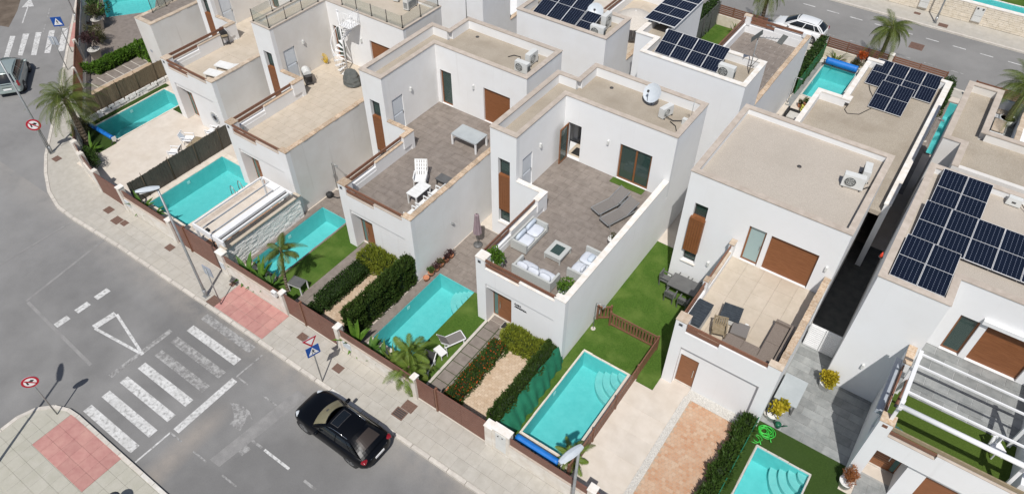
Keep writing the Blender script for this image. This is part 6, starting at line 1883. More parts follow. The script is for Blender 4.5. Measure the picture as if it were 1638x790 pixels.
pot_plant('yellow plant in a white pot beside the grey table, left one', -.38, 20.82, .02, .24, .34, .28, .42, 'yellowleaf', 380, seed=36, leaf=(.14, .09))
pot_plant('rust coloured conical plant in a white pot at the corner of the pergola house', 3.30, 19.55, .02, .28, .34, .34, .46, 'rust', 1300, seed=37, leaf=(.09, .03))
t = thing('cactus', 'grey green tall succulent stems beside the pots at the house corner', 'plant', (-.6, 20.85, .02), 'plants in pots'); pot(t, .16, .2, 'potgrey')
for k in range(5): M().tube([(0, 0, .15), (.08*math.cos(k*1.3), .08*math.sin(k*1.3), .5), (.14*math.cos(k*1.3), .14*math.sin(k*1.3), .75+.08*k)], .035, 6, .02).obj('stem', 'mesh', t)
t = thing('watering_can', 'dark green watering can on the grey tiles by the pots', 'watering can', (.0, 20.6, .02))
M().lathe([(.13, 0), (.14, .22), (.09, .28)], 0, 0, 12).obj('body', 'greenplastic', t); M().tube([(.12, 0, .08), (.3, .05, .26), (.36, .06, .3)], .02, 6, .03).obj('spout', 'greenplastic', t)
M().tube([(-.1, 0, .26), (-.2, 0, .3), (-.24, 0, .18), (-.14, 0, .06)], .014, 5).obj('handle', 'greenplastic', t)
def hose(label, x, y, z, r, loops, mt, seed, vertical=False):
    rs = random.Random(seed)
    t = thing('garden_hose', label, 'hose', (x, y, z))
    m = M(); pts = []
    cx = cy = 0
    for k in range(loops):
        cx, cy = rs.uniform(-.12, .12), rs.uniform(-.12, .12); rr = r*rs.uniform(.55, 1.1)
        for a in range(14):
            th = a*2*math.pi/14+k
            p = (cx+rr*math.cos(th), cy+rr*math.sin(th)*.9, .02+.02*k+rs.uniform(0, .01))
            pts.append(p if not vertical else (p[0], .0+p[2]*.8, p[1]+.35))
    m.tube(pts, .017, 5); m.obj('coil', mt, t)
    M().tube([pts[-1], (pts[-1][0]+.15, pts[-1][1]-.2, pts[-1][2])], .022, 5).obj('nozzle', mt, t)
hose('bright lime green hose in loose coils on the dark turf', -.33, 19.95, .015, .30, 7, 'limehose', 3)
hose('small loop of the lime green hose lying below the coils', -.52, 19.45, .015, .2, 2, 'limehose', 5)
t = None
def table(label, x, y, z, rz, w, d, h, top, leg, th=.04, lw=.05, inset=.06, group=None, slats=0):
    t = thing('table', label, 'table', (x, y, z), group); t.rotation_euler = (0, 0, rz)
    if slats:
        for k in range(slats): M().box(-w/2, w/2, -d/2+k*d/slats+.006, -d/2+(k+1)*d/slats-.006, h-th, h).obj('slat', top, t)
    else: M().box(-w/2, w/2, -d/2, d/2, h-th, h).obj('top', top, t)
    for sx in (-1, 1):
        for sy in (-1, 1): M().box(sx*(w/2-inset)-lw/2, sx*(w/2-inset)+lw/2, sy*(d/2-inset)-lw/2, sy*(d/2-inset)+lw/2, 0, h-th).obj('leg', leg, t)
    for sy in (-1, 1): M().box(-w/2+inset, w/2-inset, sy*(d/2-inset)-.015, sy*(d/2-inset)+.015, h-th-.07, h-th).obj('apron', leg, t)
    return t
table('large table with a grey glass top on the brown terrace left of the middle', -20.93, 25.6, TZ, 0, 1.75, 1.1, .74, 'greytop', 'alu', .05, .09, .05)
table('grey topped outdoor table on grey tiles beside the gravel roof house', -.15, 22.22, .02, 0, 1.02, 1.6, .75, 'greytop', 'charcoal', .05, .08, .1)
table('dark rectangular dining table on the lawn by the white wall', -6.89, 25.25, .01, 0, 1.52, .98, .74, 'charcoal', 'charcoal', .04, .06)
table('white slatted plastic table on the brown terrace', -20.2, 20.37, TZ, R(0), .68, 1.2, .72, 'plasticwhite', 'plasticwhite', .04, .06, .06, None, 5)
def chair(label, x, y, z, rz, mt, w=.5, d=.5, sh=.43, bh=.85, slats=5, arms=True, group=None, recline=.1, back_mt=None):
    """faces -y"""
    t = thing('chair', label, 'chair', (x, y, z), group); t.rotation_euler = (0, 0, rz)
    M().box(-w/2, w/2, -d/2, d/2, sh-.03, sh).obj('seat', mt, t)
    b = M()
    bt = M()
    for k in range(slats):
        xa = -w/2+.03+k*(w-.06)/slats
        M().hexa([(xa, d/2-.03, sh), (xa+(w-.06)/slats*.7, d/2-.03, sh), (xa+(w-.06)/slats*.7, d/2, sh), (xa, d/2, sh)], [(xa, d/2-.03+recline, bh), (xa+(w-.06)/slats*.7, d/2-.03+recline, bh), (xa+(w-.06)/slats*.7, d/2+recline, bh), (xa, d/2+recline, bh)]).obj('back_slat', back_mt or mt, t)
    M().beam((-w/2, d/2-.01+recline, bh), (w/2, d/2-.01+recline, bh), .04, .06).obj('top_rail', mt, t)
    for sx in (-1, 1):
        M().box(sx*(w/2-.02)-.02, sx*(w/2-.02)+.02, -d/2, -d/2+.04, 0, sh+(.2 if arms else 0)).obj('leg', mt, t)
        M().beam((sx*(w/2-.02), d/2-.02, 0), (sx*(w/2-.02), d/2-.01+recline, bh), .04, .04).obj('leg', mt, t)
        if arms: M().box(sx*(w/2-.01)-.03, sx*(w/2-.01)+.03, -d/2, d/2+.05, sh+.2, sh+.225).obj('arm', mt, t)
    return t
CG = 'white plastic chairs on the brown terrace'
lo = chair('white plastic armchair with high slatted back behind the white table', -20.95, 21.35, TZ, R(33), 'plasticwhite', .68, .60, .42, 1.12, 5, True, CG, .42)
for z_ in (.62, .78, .94): M().beam((-.3, .3+(z_-.42)*.6, z_), (.3, .3+(z_-.42)*.6, z_), .03, .06).obj('back_slat', 'plasticwhite', lo)
for k, (yy, l) in enumerate(((18.95, 'nearest the street'), (19.85, 'in the middle'), (20.85, 'farthest from the street'))):
    chair('white plastic armchair %s along the right wall by the white table' % l, -19.45, yy, TZ, R(-90), 'plasticwhite', .66, .56, .44, 1.08, 6, True, CG, .14)
t = table('low dark grey lounger table by the right wall behind the white chairs', -19.92, 22.08, TZ, 0, .8, .55, .4, 'charcoal', 'darksteel', .05)
DG = 'dark dining chairs round the table on the lawn'
for x, y, rz, l in ((-7.95, 25.35, R(90), 'at the left end of the dining table'), (-7.25, 24.5, 0, 'front left of the dining table'), (-6.5, 24.45, 0, 'front right of the dining table'),
                    (-7.2, 26.0 - .1, R(180), 'back left of the dining table'), (-6.5, 25.9, R(180), 'back right of the dining table')):
    rz2 = {0: R(180), R(180): 0}.get(rz, R(90) if False else rz)
    chair('dark chair with arms %s' % l, x, y, .01, R(180) if rz == 0 else (0 if rz == R(180) else R(90)), 'charcoal', .5, .46, .42, .8, 4, True, DG, .06)
# terrace of house F
t = thing('covered_grill', 'long table under a dark blue grey ribbed cover by the left rails', 'table', (-4.83, 21.2, TZ))
M().box(-.34, .34, -.76, .76, .66, .74).obj('cover', 'darkcloth', t)
for k in range(9): M().box(-.345, .345, -.74+k*.165, -.62+k*.165, .74, .755).obj('cover_rib', 'darkcloth', t)
M().hexa([(-.32,-.72,.0),(.32,-.72,.0),(.32,.72,.0),(-.32,.72,.0)], [(-.33,-.74,.65),(.33,-.74,.65),(.33,.74,.65),(-.33,.74,.65)]).obj('side', 'acwhite', t)
t = thing('table', 'square low table with dark blue slatted top on the cream terrace', 'table', (-3.72, 22.28, TZ)); t.rotation_euler = (0, 0, R(8))
for k in range(7): M().box(-.43, .43, -.46+k*.132, -.46+k*.132+.12, .40, .45).obj('slat', 'darkcloth', t)
for sx in (-1, 1):
    for sy in (-1, 1): M().box(sx*.4-.025, sx*.4+.025, sy*.43-.025, sy*.43+.025, 0, .40).obj('leg', 'darksteel', t)
    M().box(sx*.4-.02, sx*.4+.02, -.43, .43, .3, .40).obj('apron', 'acwhite', t)
M().box(-.4, .4, -.45, -.43, .12, .38).obj('panel', 'acwhite', t)
chair('weathered wooden armchair facing the covered table on the cream terrace', -3.8, 21.1, TZ, R(18), 'teak', .6, .52, .40, .82, 6, True, None, .12)
t = thing('corner_sofa', 'brown woven corner sofa with low footrest on the cream terrace', 'sofa', (-2.2, 21, TZ), world=True)
M().box(-3.42, -1.12, 20.42, 20.56, TZ+.05, TZ+.62).obj('backrest', 'taupe', t); M().box(-3.42, -1.95, 20.57, 21.2, TZ+.05, TZ+.36).obj('seat', 'taupe', t)
M().box(-1.94, -1.28, 20.57, 22.9, TZ+.05, TZ+.36).obj('seat', 'taupe', t); M().box(-1.26, -1.1, 20.57, 22.95, TZ+.05, TZ+.62).obj('backrest', 'taupe', t); M().box(-1.94, -1.28, 22.91, 23.05, TZ+.05, TZ+.5).obj('arm', 'taupe', t)
for x0, x1, y0, y1 in ((-3.38, -2.68, 20.6, 21.18), (-2.66, -1.97, 20.6, 21.18), (-1.92, -1.3, 20.6, 21.7), (-1.92, -1.3, 21.72, 22.88)): M().box(x0, x1, y0, y1, TZ+.36, TZ+.40).obj('cushion', 'taupe', t)
t = thing('footrest', 'grey square footrest beside the brown corner sofa', 'footrest', (-3.05, 21.65, TZ)); t.rotation_euler = (0, 0, R(8)); M().box(-.36, .36, -.36, .36, .06, .34).obj('body', 'taupe', t); M().box(-.36, .36, -.36, .36, .34, .39).obj('cushion', 'greyfab', t)
t = thing('slatted_box', 'small pale box on the cream terrace floor', 'box', (-2.95, 22.35, TZ)); M().box(-.07, .07, -.05, .05, 0, .05).obj('body', 'plasticwhite', t); M().box(-.075, .075, -.055, .055, .05, .06).obj('lid', 'plasticwhite', t)
# garden of house E
sunbed('taupe folding sun chair with white frame nearest the path', -14.72, 15.75, .015, R(155), 48, 1.45, .58, 'alu', 'greyfab', .28, 'folding sun chairs by the middle pool')
t = table('small white side table between the two folding sun chairs', -14.68, 14.98, .015, R(-12), .62, .38, .34, 'plasticwhite', 'alu', .03, .03, .02)
sunbed('dark folding sun chair with white frame under the bushy palm', -14.78, 14.1, .015, R(12), 45, 1.2, .56, 'alu', 'black', .26, 'folding sun chairs by the middle pool')
table('white folding table by the palm on the strip of lawn', -23.35, 13.95, .015, R(10), .8, .6, .62, 'charcoal', 'alu', .03, .05, .02)
def parasol_closed(label, x, y, h=2.3):
    t = thing('parasol', label, 'parasol', (x, y, 0.02)); M().lathe([(.26, 0), (.26, .06), (.05, .09)], 0, 0, 14).obj('base', 'charcoal', t)
    M().tube([(0, 0, .05), (0, 0, h)], .022, 8).obj('pole', 'steel', t)
    m = M(); n = 16; rs = random.Random(2)
    prof = [(.10, h-.02), (.13, h-.5), (.17, h-1.0), (.20, h-1.35)]
    prev = None
    for r, z in [(.03, h+.05)]+prof:
        row = [(r*(1+.28*(k % 2))*math.cos(2*math.pi*k/n), r*(1+.28*(k % 2))*math.sin(2*math.pi*k/n), z) for k in range(n)]
        if prev:
            for k in range(n): m.face([row[k], row[(k+1) % n], prev[(k+1) % n], prev[k]])
        prev = row
    m.obj('canopy', 'lilac', t)
parasol_closed('closed faded lilac parasol beside the grey white wall behind the middle pool', -17.7, 21.95)
def shower(label, x, y, rz, h=1.95):
    t = thing('garden_shower', label, 'shower', (x, y, .01), 'slim outdoor showers'); t.rotation_euler = (0, 0, rz)
    M().tube([(0, 0, 0), (0, 0, h), (.06, 0, h+.06), (.38, 0, h+.02)], .022, 7).obj('pipe', 'steel', t); M().lathe([(.09, 0), (.09, .02)], .4, 0, 12, h-.03).obj('head', 'steel', t)
    M().lathe([(.12, 0), (.12, .03)], 0, 0, 12).obj('base', 'kerb', t); M().box(-.03, .03, -.05, .05, .9, 1.1).obj('tap', 'steel', t)
shower('steel garden shower beside the picket gate on the lawn', -9.5, 20.6, R(10)); shower('grey shower by the wall behind the terracotta pots', -19.0, 20.97, R(0)); shower('shower against the grey wall behind the rippled pool', -27.45, 20.85, R(0)); shower('black shower pole by the narrow pool strip at right', .2, 46.2, 0, 1.8)
shower('white shower pipe behind the furniture by the back pool', -8.6, 45.2, R(20), 2.0)
t = thing('pool_pump', 'black round pump beside the grey wall behind the rippled pool', 'pump', (-27.3, 20.1, .01)); M().lathe([(.05, 0), (.2, .05), (.22, .22), (.1, .34)], 0, 0, 14).obj('body', 'black', t); M().tube([(.2, 0, .15), (.5, .1, .1), (.7, .4, .05)], .03, 6).obj('hose', 'black', t)
# terracotta pots by the pool
for k, (x, y, l, mt) in enumerate(((-18.36, 18.3, 'empty wide terracotta pot nearest the tall hedge by the pool', None), (-18.38, 18.72, 'terracotta pot with upright pale green cactus by the pool', 'privet'), (-18.36, 19.12, 'terracotta pot with dark purple plant, third from the hedge', 'purple'),
        (-18.36, 19.52, 'terracotta pot with dusty plant in the middle of the pot row', 'dusty'), (-18.36, 19.95, 'terracotta pot with dark purple plant near the far end of the row', 'purple'), (-18.34, 20.35, 'terracotta pot with dark plant at the far end by the shower', 'purple'))):
    t = thing('flower_pot', l, 'flower pot', (x, y, .016), 'terracotta pots along the wall'); pot(t, .17, .2, 'terracotta', .75)
    if mt: bush('', '', '', 0, 0, .16, .2, .2, .2, mt, 160, (.11, .05), 50+k, parent=t)
# pool covers on rollers
def roller(label, a, b, r, z=.42, group='blue pool covers on rollers', reel=True):
    a, b = Vector((*a, z)), Vector((*b, z)); t = thing('pool_cover_roller', label, 'pool cover', (a.x, a.y, 0), group, world=True)
    d = (b-a).normalized(); n = 14; pts = []
    m = M(); m.tube([a+(b-a)*k/n for k in range(n+1)], r, 14); m.obj('rolled_cover', 'blue', t)
    M().tube([a-d*.18, b+d*.18], .035, 8).obj('axle', 'steel', t)
    for p, s in ((a, -1), (b, 1)):
        q = p+d*s*.12
        M().beam((q.x, q.y-.25, .0), (q.x, q.y, z), .04, .05).beam((q.x, q.y+.25, .0), (q.x, q.y, z), .04, .05).obj('stand', 'darksteel', t)
    q = b+d*.2
    M().lathe([(.02, 0), (.2, 0), (.2, .02), (.02, .02)], 0, 0, 12).obj('dummy', 'steel', t) if False else None
    M().box(q.x-.02, q.x+.02, q.y-.14, q.y+.14, z-.14, z+.14).obj('handwheel', 'acwhite', t)
roller('blue rolled pool cover at the street end of the picket fence pool', (-9.05, 13.3), (-6.9, 13.3), .16)
roller('thin blue rolled cover at the street end of the upper left pool', (-44.9, 15.85), (-42.45, 15.85), .14, .35)
roller('blue rolled cover at the far end of the back pool', (-8.1, 51.55), (-5.85, 51.55), .24, .45)
# ladder of the long pool
t = thing('pool_ladder', 'curved steel ladder rails at the edge of the long pool', 'pool ladder', (-32.1, 17.2, 0), world=True)
for y in (16.95, 17.5): M().tube([(-32.35, y, -.6), (-32.32, y, .35), (-32.22, y, .62), (-32.05, y, .62), (-31.92, y, .35), (-31.9, y, 0)], .024, 7).obj('rail', 'steel', t)
for z in (-.5, -.25): M().box(-32.38, -32.3, 16.97, 17.48, z, z+.03).obj('rung', 'steel', t)
# pergola of house C and its blind box
t = thing('pergola', 'white aluminium pergola frame over the cream patio beside the split stone wall', 'pergola', (-28.2, 15, 0), world=True)
for x in (-29.4, -27.72):
    for y in (12.85, 17.4): M().box(x-.05, x+.05, y-.05, y+.05, 0, 2.2).obj('post', 'alu', t)
M().box(-29.46, -29.39, 12.85, 17.42, 2.24, 2.34).obj('beam', 'alu', t); M().box(-28.78, -28.74, 12.9, 17.38, 2.25, 2.32).obj('beam', 'signback', t); M().box(-28.08, -28.03, 12.9, 17.38, 2.25, 2.32).obj('beam', 'signback', t)
M().box(-29.46, -27.0, 12.75, 12.84, 2.0, 2.34).obj('beam', 'alu', t); M().box(-29.39, -27.0, 17.42, 17.5, 2.2, 2.34).obj('beam', 'alu', t)
M().box(-27.86, -27.46, 12.85, 17.40, 2.16, 2.36).obj('blind_box', 'alu', t); M().box(-27.44, -27.36, 12.85, 17.40, 2.1, 2.22).obj('gutter', 'darksteel', t); M().box(-27.33, -27.24, 12.85, 17.40, 2.12, 2.24).obj('gutter_edge', 'alu', t); M().box(-28.6, -27.88, 17.0, 17.40, 2.34, 2.42).obj('folded_blind', 'alu', t)
t = thing('outdoor_tap', 'small black hose tap at the street end of the pergola', 'tap', (-28.4, 12.95, 0.0)); M().tube([(0, 0, 0), (0, 0, 2.0), (-.2, .05, 2.1)], .03, 6).obj('pipe', 'black', t); M().box(-.3, -.1, .0, .15, 2.05, 2.2).obj('valve', 'black', t)
chair('brown chair standing under the pergola by the entrance', -28.0, 17.2, .02, R(60), 'door', .45, .45, .43, .85, 4, False)
# pergola of house G
t = thing('pergola', 'white pergola of round and square beams over the turfed terrace at right', 'pergola', (5.5, 21, 3.2), world=True)
for y, h in ((22.68, .08), (22.05, .08), (20.62, .08)): M().box(3.34, 9.5, y-.032, y+.032, 5.74, 5.74+h).obj('beam', 'alu', t)
M().tube([(3.34, 19.82, 5.8), (9.5, 19.82, 5.8)], .10, 12).obj('roller_tube', 'alu', t); M().box(3.30, 3.44, 19.7, 22.8, 5.70, 5.86).obj('beam', 'alu', t); M().box(7.55, 7.7, 19.7, 22.8, 5.70, 5.86).obj('beam', 'alu', t)
for x, y in ((3.42, 20.22), (3.42, 22.6), (7.62, 20.22), (7.62, 22.6)): M().box(x-.06, x+.06, y-.06, y+.06, 3.22, 5.7).obj('post', 'alu', t)
M().box(3.34, 9.5, 22.76, 22.82, 5.62, 5.7).obj('gutter', 'signback', t)
rosette('blue green agave at the corner of the turfed terrace at right', 3.72, 20.75, 3.3, 14, .4, .12, 'agave', 61, up=.9)
t = thing('table', 'rolled brown blind hanging on the rails of the turfed terrace', 'blind', (3.5, 22.2, 3.24)); M().tube([(0, -.9, .75), (.03, 0, .95), (0, .75, 1.0)], .09, 8).obj('roll', 'rail', t); M().tube([(0, -.95, .72), (0, -.85, .8)], .1, 8).obj('end_cap', 'black', t)
t.name = 'rolled_blind'
chair('white folding chair at the far right of the turfed terrace', 7.2, 21.9, 3.25, R(40), 'alu', .45, .42, .42, .8, 3, False)
# terrace of house B
for k, (x, y) in enumerate(((-38.15, 21.75), (-38.35, 22.75))):
    t = sunbed(('nearer' if k == 0 else 'farther')+' white sun lounger on the cream terrace at upper left', x+.1, y+.1, TZ, R(-78), 14, 1.9, .62, 'plasticwhite', 'plasticwhite', .3)
def barbecue(label, x, y, z, rz, body, hood):
    t = thing('barbecue', label, 'barbecue', (x, y, z)); t.rotation_euler = (0, 0, rz)
    for sx in (-1, 1):
        for sy in (-1, 1): M().box(sx*.3-.03, sx*.3+.03, sy*.2-.03, sy*.2+.03, 0, .6).obj('leg', 'darksteel', t)
    M().box(-.34, .34, -.25, .25, .55, .8).obj('firebox', body, t); M().box(-.33, .33, -.23, .23, .1, .14).obj('shelf', 'darksteel', t)
    m = M(); prev = None
    for k in range(7):
        a = math.pi*k/6; row = [(-.34, -.25*math.cos(a), .8+.24*math.sin(a)), (.34, -.25*math.cos(a), .8+.24*math.sin(a))]
        if prev: m.face([prev[0], prev[1], row[1], row[0]], True)
        prev = row
    m.face([(-.34, -.25*math.cos(math.pi*k/6), .8+.24*math.sin(math.pi*k/6)) for k in range(7)]); m.face([(.34, -.25*math.cos(math.pi*k/6), .8+.24*math.sin(math.pi*k/6)) for k in reversed(range(7))])
    m.obj('hood', hood, t); M().tube([(-.2, -.30, .92), (.2, -.30, .92)], .015, 6).obj('handle', 'chrome', t)
    for sx in (-1, 1): M().box(sx*.36, sx*.6, -.2, .2, .76, .79).obj('side_table', 'teak' if body != 'black' else 'darksteel', t)
barbecue('barbecue with black lid on the terrace of the upper left house', -41.2, 24.95, TZ, R(150), 'acgrille', 'black')
barbecue('barbecue under a pale cover at the corner of the cream terrace with spiral stair', -33.05, 24.75, TZ, R(150), 'black', 'acwhite')
t = thing('covered_heap', 'furniture wrapped in a crumpled dark grey green sheet by the terrace wall', 'covered furniture', (-30.75, 26.3, TZ))
rs = random.Random(4); m = M(); rows = []
for b in range(7):
    f = b/6; rows.append([((.62-.22*f*f)*math.cos(2*math.pi*a/18)*(1+.16*wob(a*.9, b*1.3, 0, 2)) , (.5-.2*f*f)*math.sin(2*math.pi*a/18)*(1+.18*wob(a*1.1, b, 1, 5)), .05+.8*f+.06*wob(a, b*2, 2, 1)) for a in range(18)])
for b in range(6):
    for a in range(18): m.face([rows[b][a], rows[b][(a+1) % 18], rows[b+1][(a+1) % 18], rows[b+1][a]])
m.face(rows[6]); m.obj('sheet', 'mesh', t); M().box(-.45, .45, -.35, .35, 0, .05).obj('foot', 'black', t)
hose('yellow hose coiled against the wall of the terrace with spiral stair', -33.75, 26.9, TZ, .26, 5, 'yellow', 9, True)
# spiral stair
t = thing('spiral_stair', 'white steel spiral stair from the cream terrace to the glass edged roof', 'staircase', (-32.0, 27.15, TZ))
H = 3.3; N = 13
M().tube([(0, 0, 0), (0, 0, H+.95)], .05, 10).obj('column', 'alu', t)
outer = []
for k in range(N):
    a = R(-55)-k*R(21); z = .2+k*(H-.3)/N; a2 = a-R(20)
    M().prism([(.05*math.cos(a), .05*math.sin(a)), (.05*math.cos(a2), .05*math.sin(a2)), (.75*math.cos(a2), .75*math.sin(a2)), (.75*math.cos(a), .75*math.sin(a))][::-1], z, z+.03).obj('tread', 'alu', t)
    for f in (0, 10):
        am = a-R(f); M().tube([(.73*math.cos(am), .73*math.sin(am), z+f*.006), (.73*math.cos(am), .73*math.sin(am), z+.9+f*.009)], .010, 5).obj('baluster', 'alu', t)
    outer.append((.73*math.cos(a), .73*math.sin(a), z+.92))
M().tube(outer, .02, 6).obj('handrail', 'alu', t)
for k in range(8): M().box(.02, .95, -.06+k*.107, -.06+k*.107+.098, H-.05, H-.02).obj('landing_plank', 'alu', t)
for x in (.02, .2, .38, .56, .74, .95): M().tube([(x, -.06, H-.02), (x, -.06, H+.92)], .010, 5).obj('baluster', 'alu', t)
for y in (.12, .3, .48, .66, .8): M().tube([(.95, y, H-.02), (.95, y, H+.92)], .010, 5).obj('baluster', 'alu', t)
M().tube([(.02, -.06, H+.92), (.95, -.06, H+.92), (.95, .8, H+.92)], .018, 6).obj('handrail', 'alu', t)
# patio chairs of plot B behind the cane fence
BG = 'terrace chairs by the dark cane fence'
for x, y, rz, l, b in ((-37.95, 17.2, R(-60), 'taupe and white patio chair nearest the street by the dark cane fence', 'greyfab'), (-38.35, 18.6, R(120), 'white framed chair with a towel facing the tiled table', 'cushionblue'), (-37.75, 19.95, R(-75), 'taupe and white patio chair nearest the house by the dark cane fence', 'greyfab')):
    t = chair(l, x, y, .015, rz, 'alu', .58, .58, .38, .78, 1, True, BG, .2, b)
t = table('low table with brown top between the patio chairs', -37.6, 18.55, .015, R(20), .6, 1.15, .42, 'teak', 'alu', .05, .05, .04)
# furniture of the yard by the back pool
t = thing('armchair', 'dark armchair with a pinkish seat pad in the back yard', 'chair', (-7.55, 43.4, .01)); M().box(-.5, .5, -.4, .4, .1, .38).obj('base', 'black', t); M().box(-.45, .35, -.38, .38, .38, .46).obj('seat_pad', 'cushion' if False else 'potgrey', t); M().box(-.62, -.5, -.4, .4, .1, .75).obj('backrest', 'black', t); M().box(-.5, .5, .4, .5, .1, .6).obj('arm', 'black', t)
t = thing('armchair', 'dark blue seat beside the low roof parapet in the back yard', 'chair', (-6.55, 43.6, .01)); M().box(-.3, .3, -.4, .4, .1, .42).obj('seat', 'darkcloth', t); M().box(-.3, -.2, -.4, .4, .42, .8).obj('backrest', 'darkcloth', t)
for x, y, mt, l in ((-7.35, 44.9, 'yellowplastic', 'yellow green crate with pots in the back yard'), (-6.55, 44.7, 'turqplastic', 'turquoise crate stool with a pot in the back yard'), (-6.75, 45.9, 'turqplastic', 'turquoise pot stand beside the back pool')):
    t = thing('crate', l, 'crate', (x, y, .01), 'coloured crates with pots in the back yard')
    for z in (.05, .25, .42): M().box(-.22, .22, -.2, .2, z, z+.08).obj('slat', mt, t)
    for sx in (-1, 1):
        for sy in (-1, 1): M().box(sx*.2-.02, sx*.2+.02, sy*.18-.02, sy*.18+.02, 0, .5).obj('leg', mt, t)
for k, (x, y, z, l, mt, pm) in enumerate(((-7.35, 44.9, .51, 'small potted succulent on the yellow green crate', 'privet', 'terracotta'), (-6.55, 44.7, .51, 'potted plant standing on the turquoise crate stool', 'dusty', 'terracotta'), (-7.75, 45.3, .01, 'terracotta bowl of plants by the shower in the back yard', 'dusty', 'terracotta'), (-7.1, 45.5, .01, 'red brown leaved plant in a pot behind the crates', 'rust', 'terracotta'), (-6.3, 46.0, .01, 'spiky green plant in a pot at the near end of the back pool', 'privet', 'potgrey'), (-8.45, 42.6, .01, 'small round cactus in a white pot near the bluish white wall', 'dusty', 'potwhite'), (-6.3, 43.9, .45, 'orange flowering plant beside the low roof parapet', 'yellowleaf', 'terracotta'))):
    pot_plant(l, x, y, z, .17, .2, .22, .2, mt, 260, pm, (.09, .04), 70+k)
# K terrace: planter and wooden daybeds
t = thing('planter', 'white round planter at the foot of the terrace palm at right', 'planter', (3.65, 45.55, 3.26)); M().lathe([(.42, 0), (.48, .35), (.42, .37), (.40, .30)], 0, 0, 18).obj('pot', 'potwhite', t); M().lathe([(.02, .29), (.4, .3)], 0, 0, 14).obj('soil', 'soil', t)
for k, (x, y, l) in enumerate(((3.35, 44.55, 'wooden topped daybed nearest the gravel roof on the terrace at right'), (3.3, 46.75-.5, 'wooden daybed with slatted end behind the terrace palm at right'))):
    t = thing('daybed', l, 'daybed', (x, y, 3.26), 'wooden daybeds on the right hand terrace')
    M().box(-.32, .32, -.75+k*.3, .6, .3, .36).obj('top', 'captan' if False else 'cap', t)
    for sx in (-1, 1):
        for yy in (-.6+k*.3, .5): M().box(sx*.28-.03, sx*.28+.03, yy-.03, yy+.03, 0, .3).obj('leg', 'darksteel', t)
    for j in range(4): M().box(-.35, .35, -.85+k*.3-j*.1, -.80+k*.3-j*.1, .25, .28).obj('end_slat', 'alu', t)
# H terrace: pale parasol and chairs
t = thing('parasol', 'large pale lace parasol on the cream terrace behind the solar roof', 'parasol', (-19.0, 41.3, 3.24), world=True)
m = M(); n = 16; prev = None
for r, z in ((.02, 5.35), (.5, 5.25), (1.0, 5.02), (1.45, 4.7)):
    row = [(-19.0+r*math.cos(2*math.pi*k/n), 41.3+r*math.sin(2*math.pi*k/n), z) for k in range(n)]
    if prev:
        for k in range(n): m.face([row[k], row[(k+1) % n], prev[(k+1) % n], prev[k]], True)
    prev = row
m.obj('canopy', 'umbrella', t); M().tube([(-19.0, 41.3, 3.24), (-19.0, 41.3, 5.4)], .03, 8).obj('pole', 'alu', t)
for k in range(8): M().tube([(-19.0, 41.3, 5.30), (-19.0+1.44*math.cos(k*math.pi/4), 41.3+1.44*math.sin(k*math.pi/4), 4.68)], .012, 5).obj('rib', 'alu', t)
M().lathe([(.3, 0), (.3, .08)], -19.0, 41.3, 14, 3.24).obj('base', 'kerb', t)
chair('blue folding chair on the cream terrace at the top edge', -20.4, 41.0, 3.25, R(30), 'steel', .5, .45, .43, .85, 3, True, None, .1, 'signblue')
t = thing('planter_row', 'row of potted green plants in a red trough at the top edge', 'planter', (-20.6, 38.3, 3.24)); M().box(-.9, .9, -.2, .2, 0, .9).obj('trough', 'rail', t)
for k in range(5): bush('', '', '', -.7+k*.35, 0, .85, .2, .2, .25, 'hedge', 150, (.12, .06), 90+k, parent=t)
# planters of plot A
for x, y, mt, l, rx in ((-56.2, 23.85, 'dusty', 'shrub in a grey conical planter by the far left pool', .7), (-52.3, 21.1, 'rust', 'brown leaved shrub in a grey conical planter by the slatted gate', .65)):
    t = thing('potted_plant', l, 'potted plant', (x, y, 0), 'grey conical planters'); pot(t, .42, .85, 'potgrey', .62)
    bush('', '', '', 0, 0, .8, rx, rx, .7, mt if mt != 'rust' else 'purple', 900, (.14, .06), 40 if mt == 'rust' else 41, parent=t)
rosette('yellow green yucca above the first planter at the far left', -56.9, 24.4, .6, 26, 1.1, .09, 'bright', 44, up=1.1)
bush('shrub', 'dark shrub mass behind the low wall at the top left', 'shrub', -58.2, 25.2, 0, 1.3, .7, .9, 'hedge', 1500, (.14, .07), 45)
bush('shrub', 'dark leafy shrub between the two planters at the far left', 'shrub', -54.3, 22.5, 0, 1.2, .6, .7, 'dusty', 1300, (.14, .06), 46)
bush('shrub', 'bright green bush at the foot of the green hedge path', 'shrub', -50.9, 19.6, 0, .5, .45, .45, 'bright', 700, (.13, .08), 47)
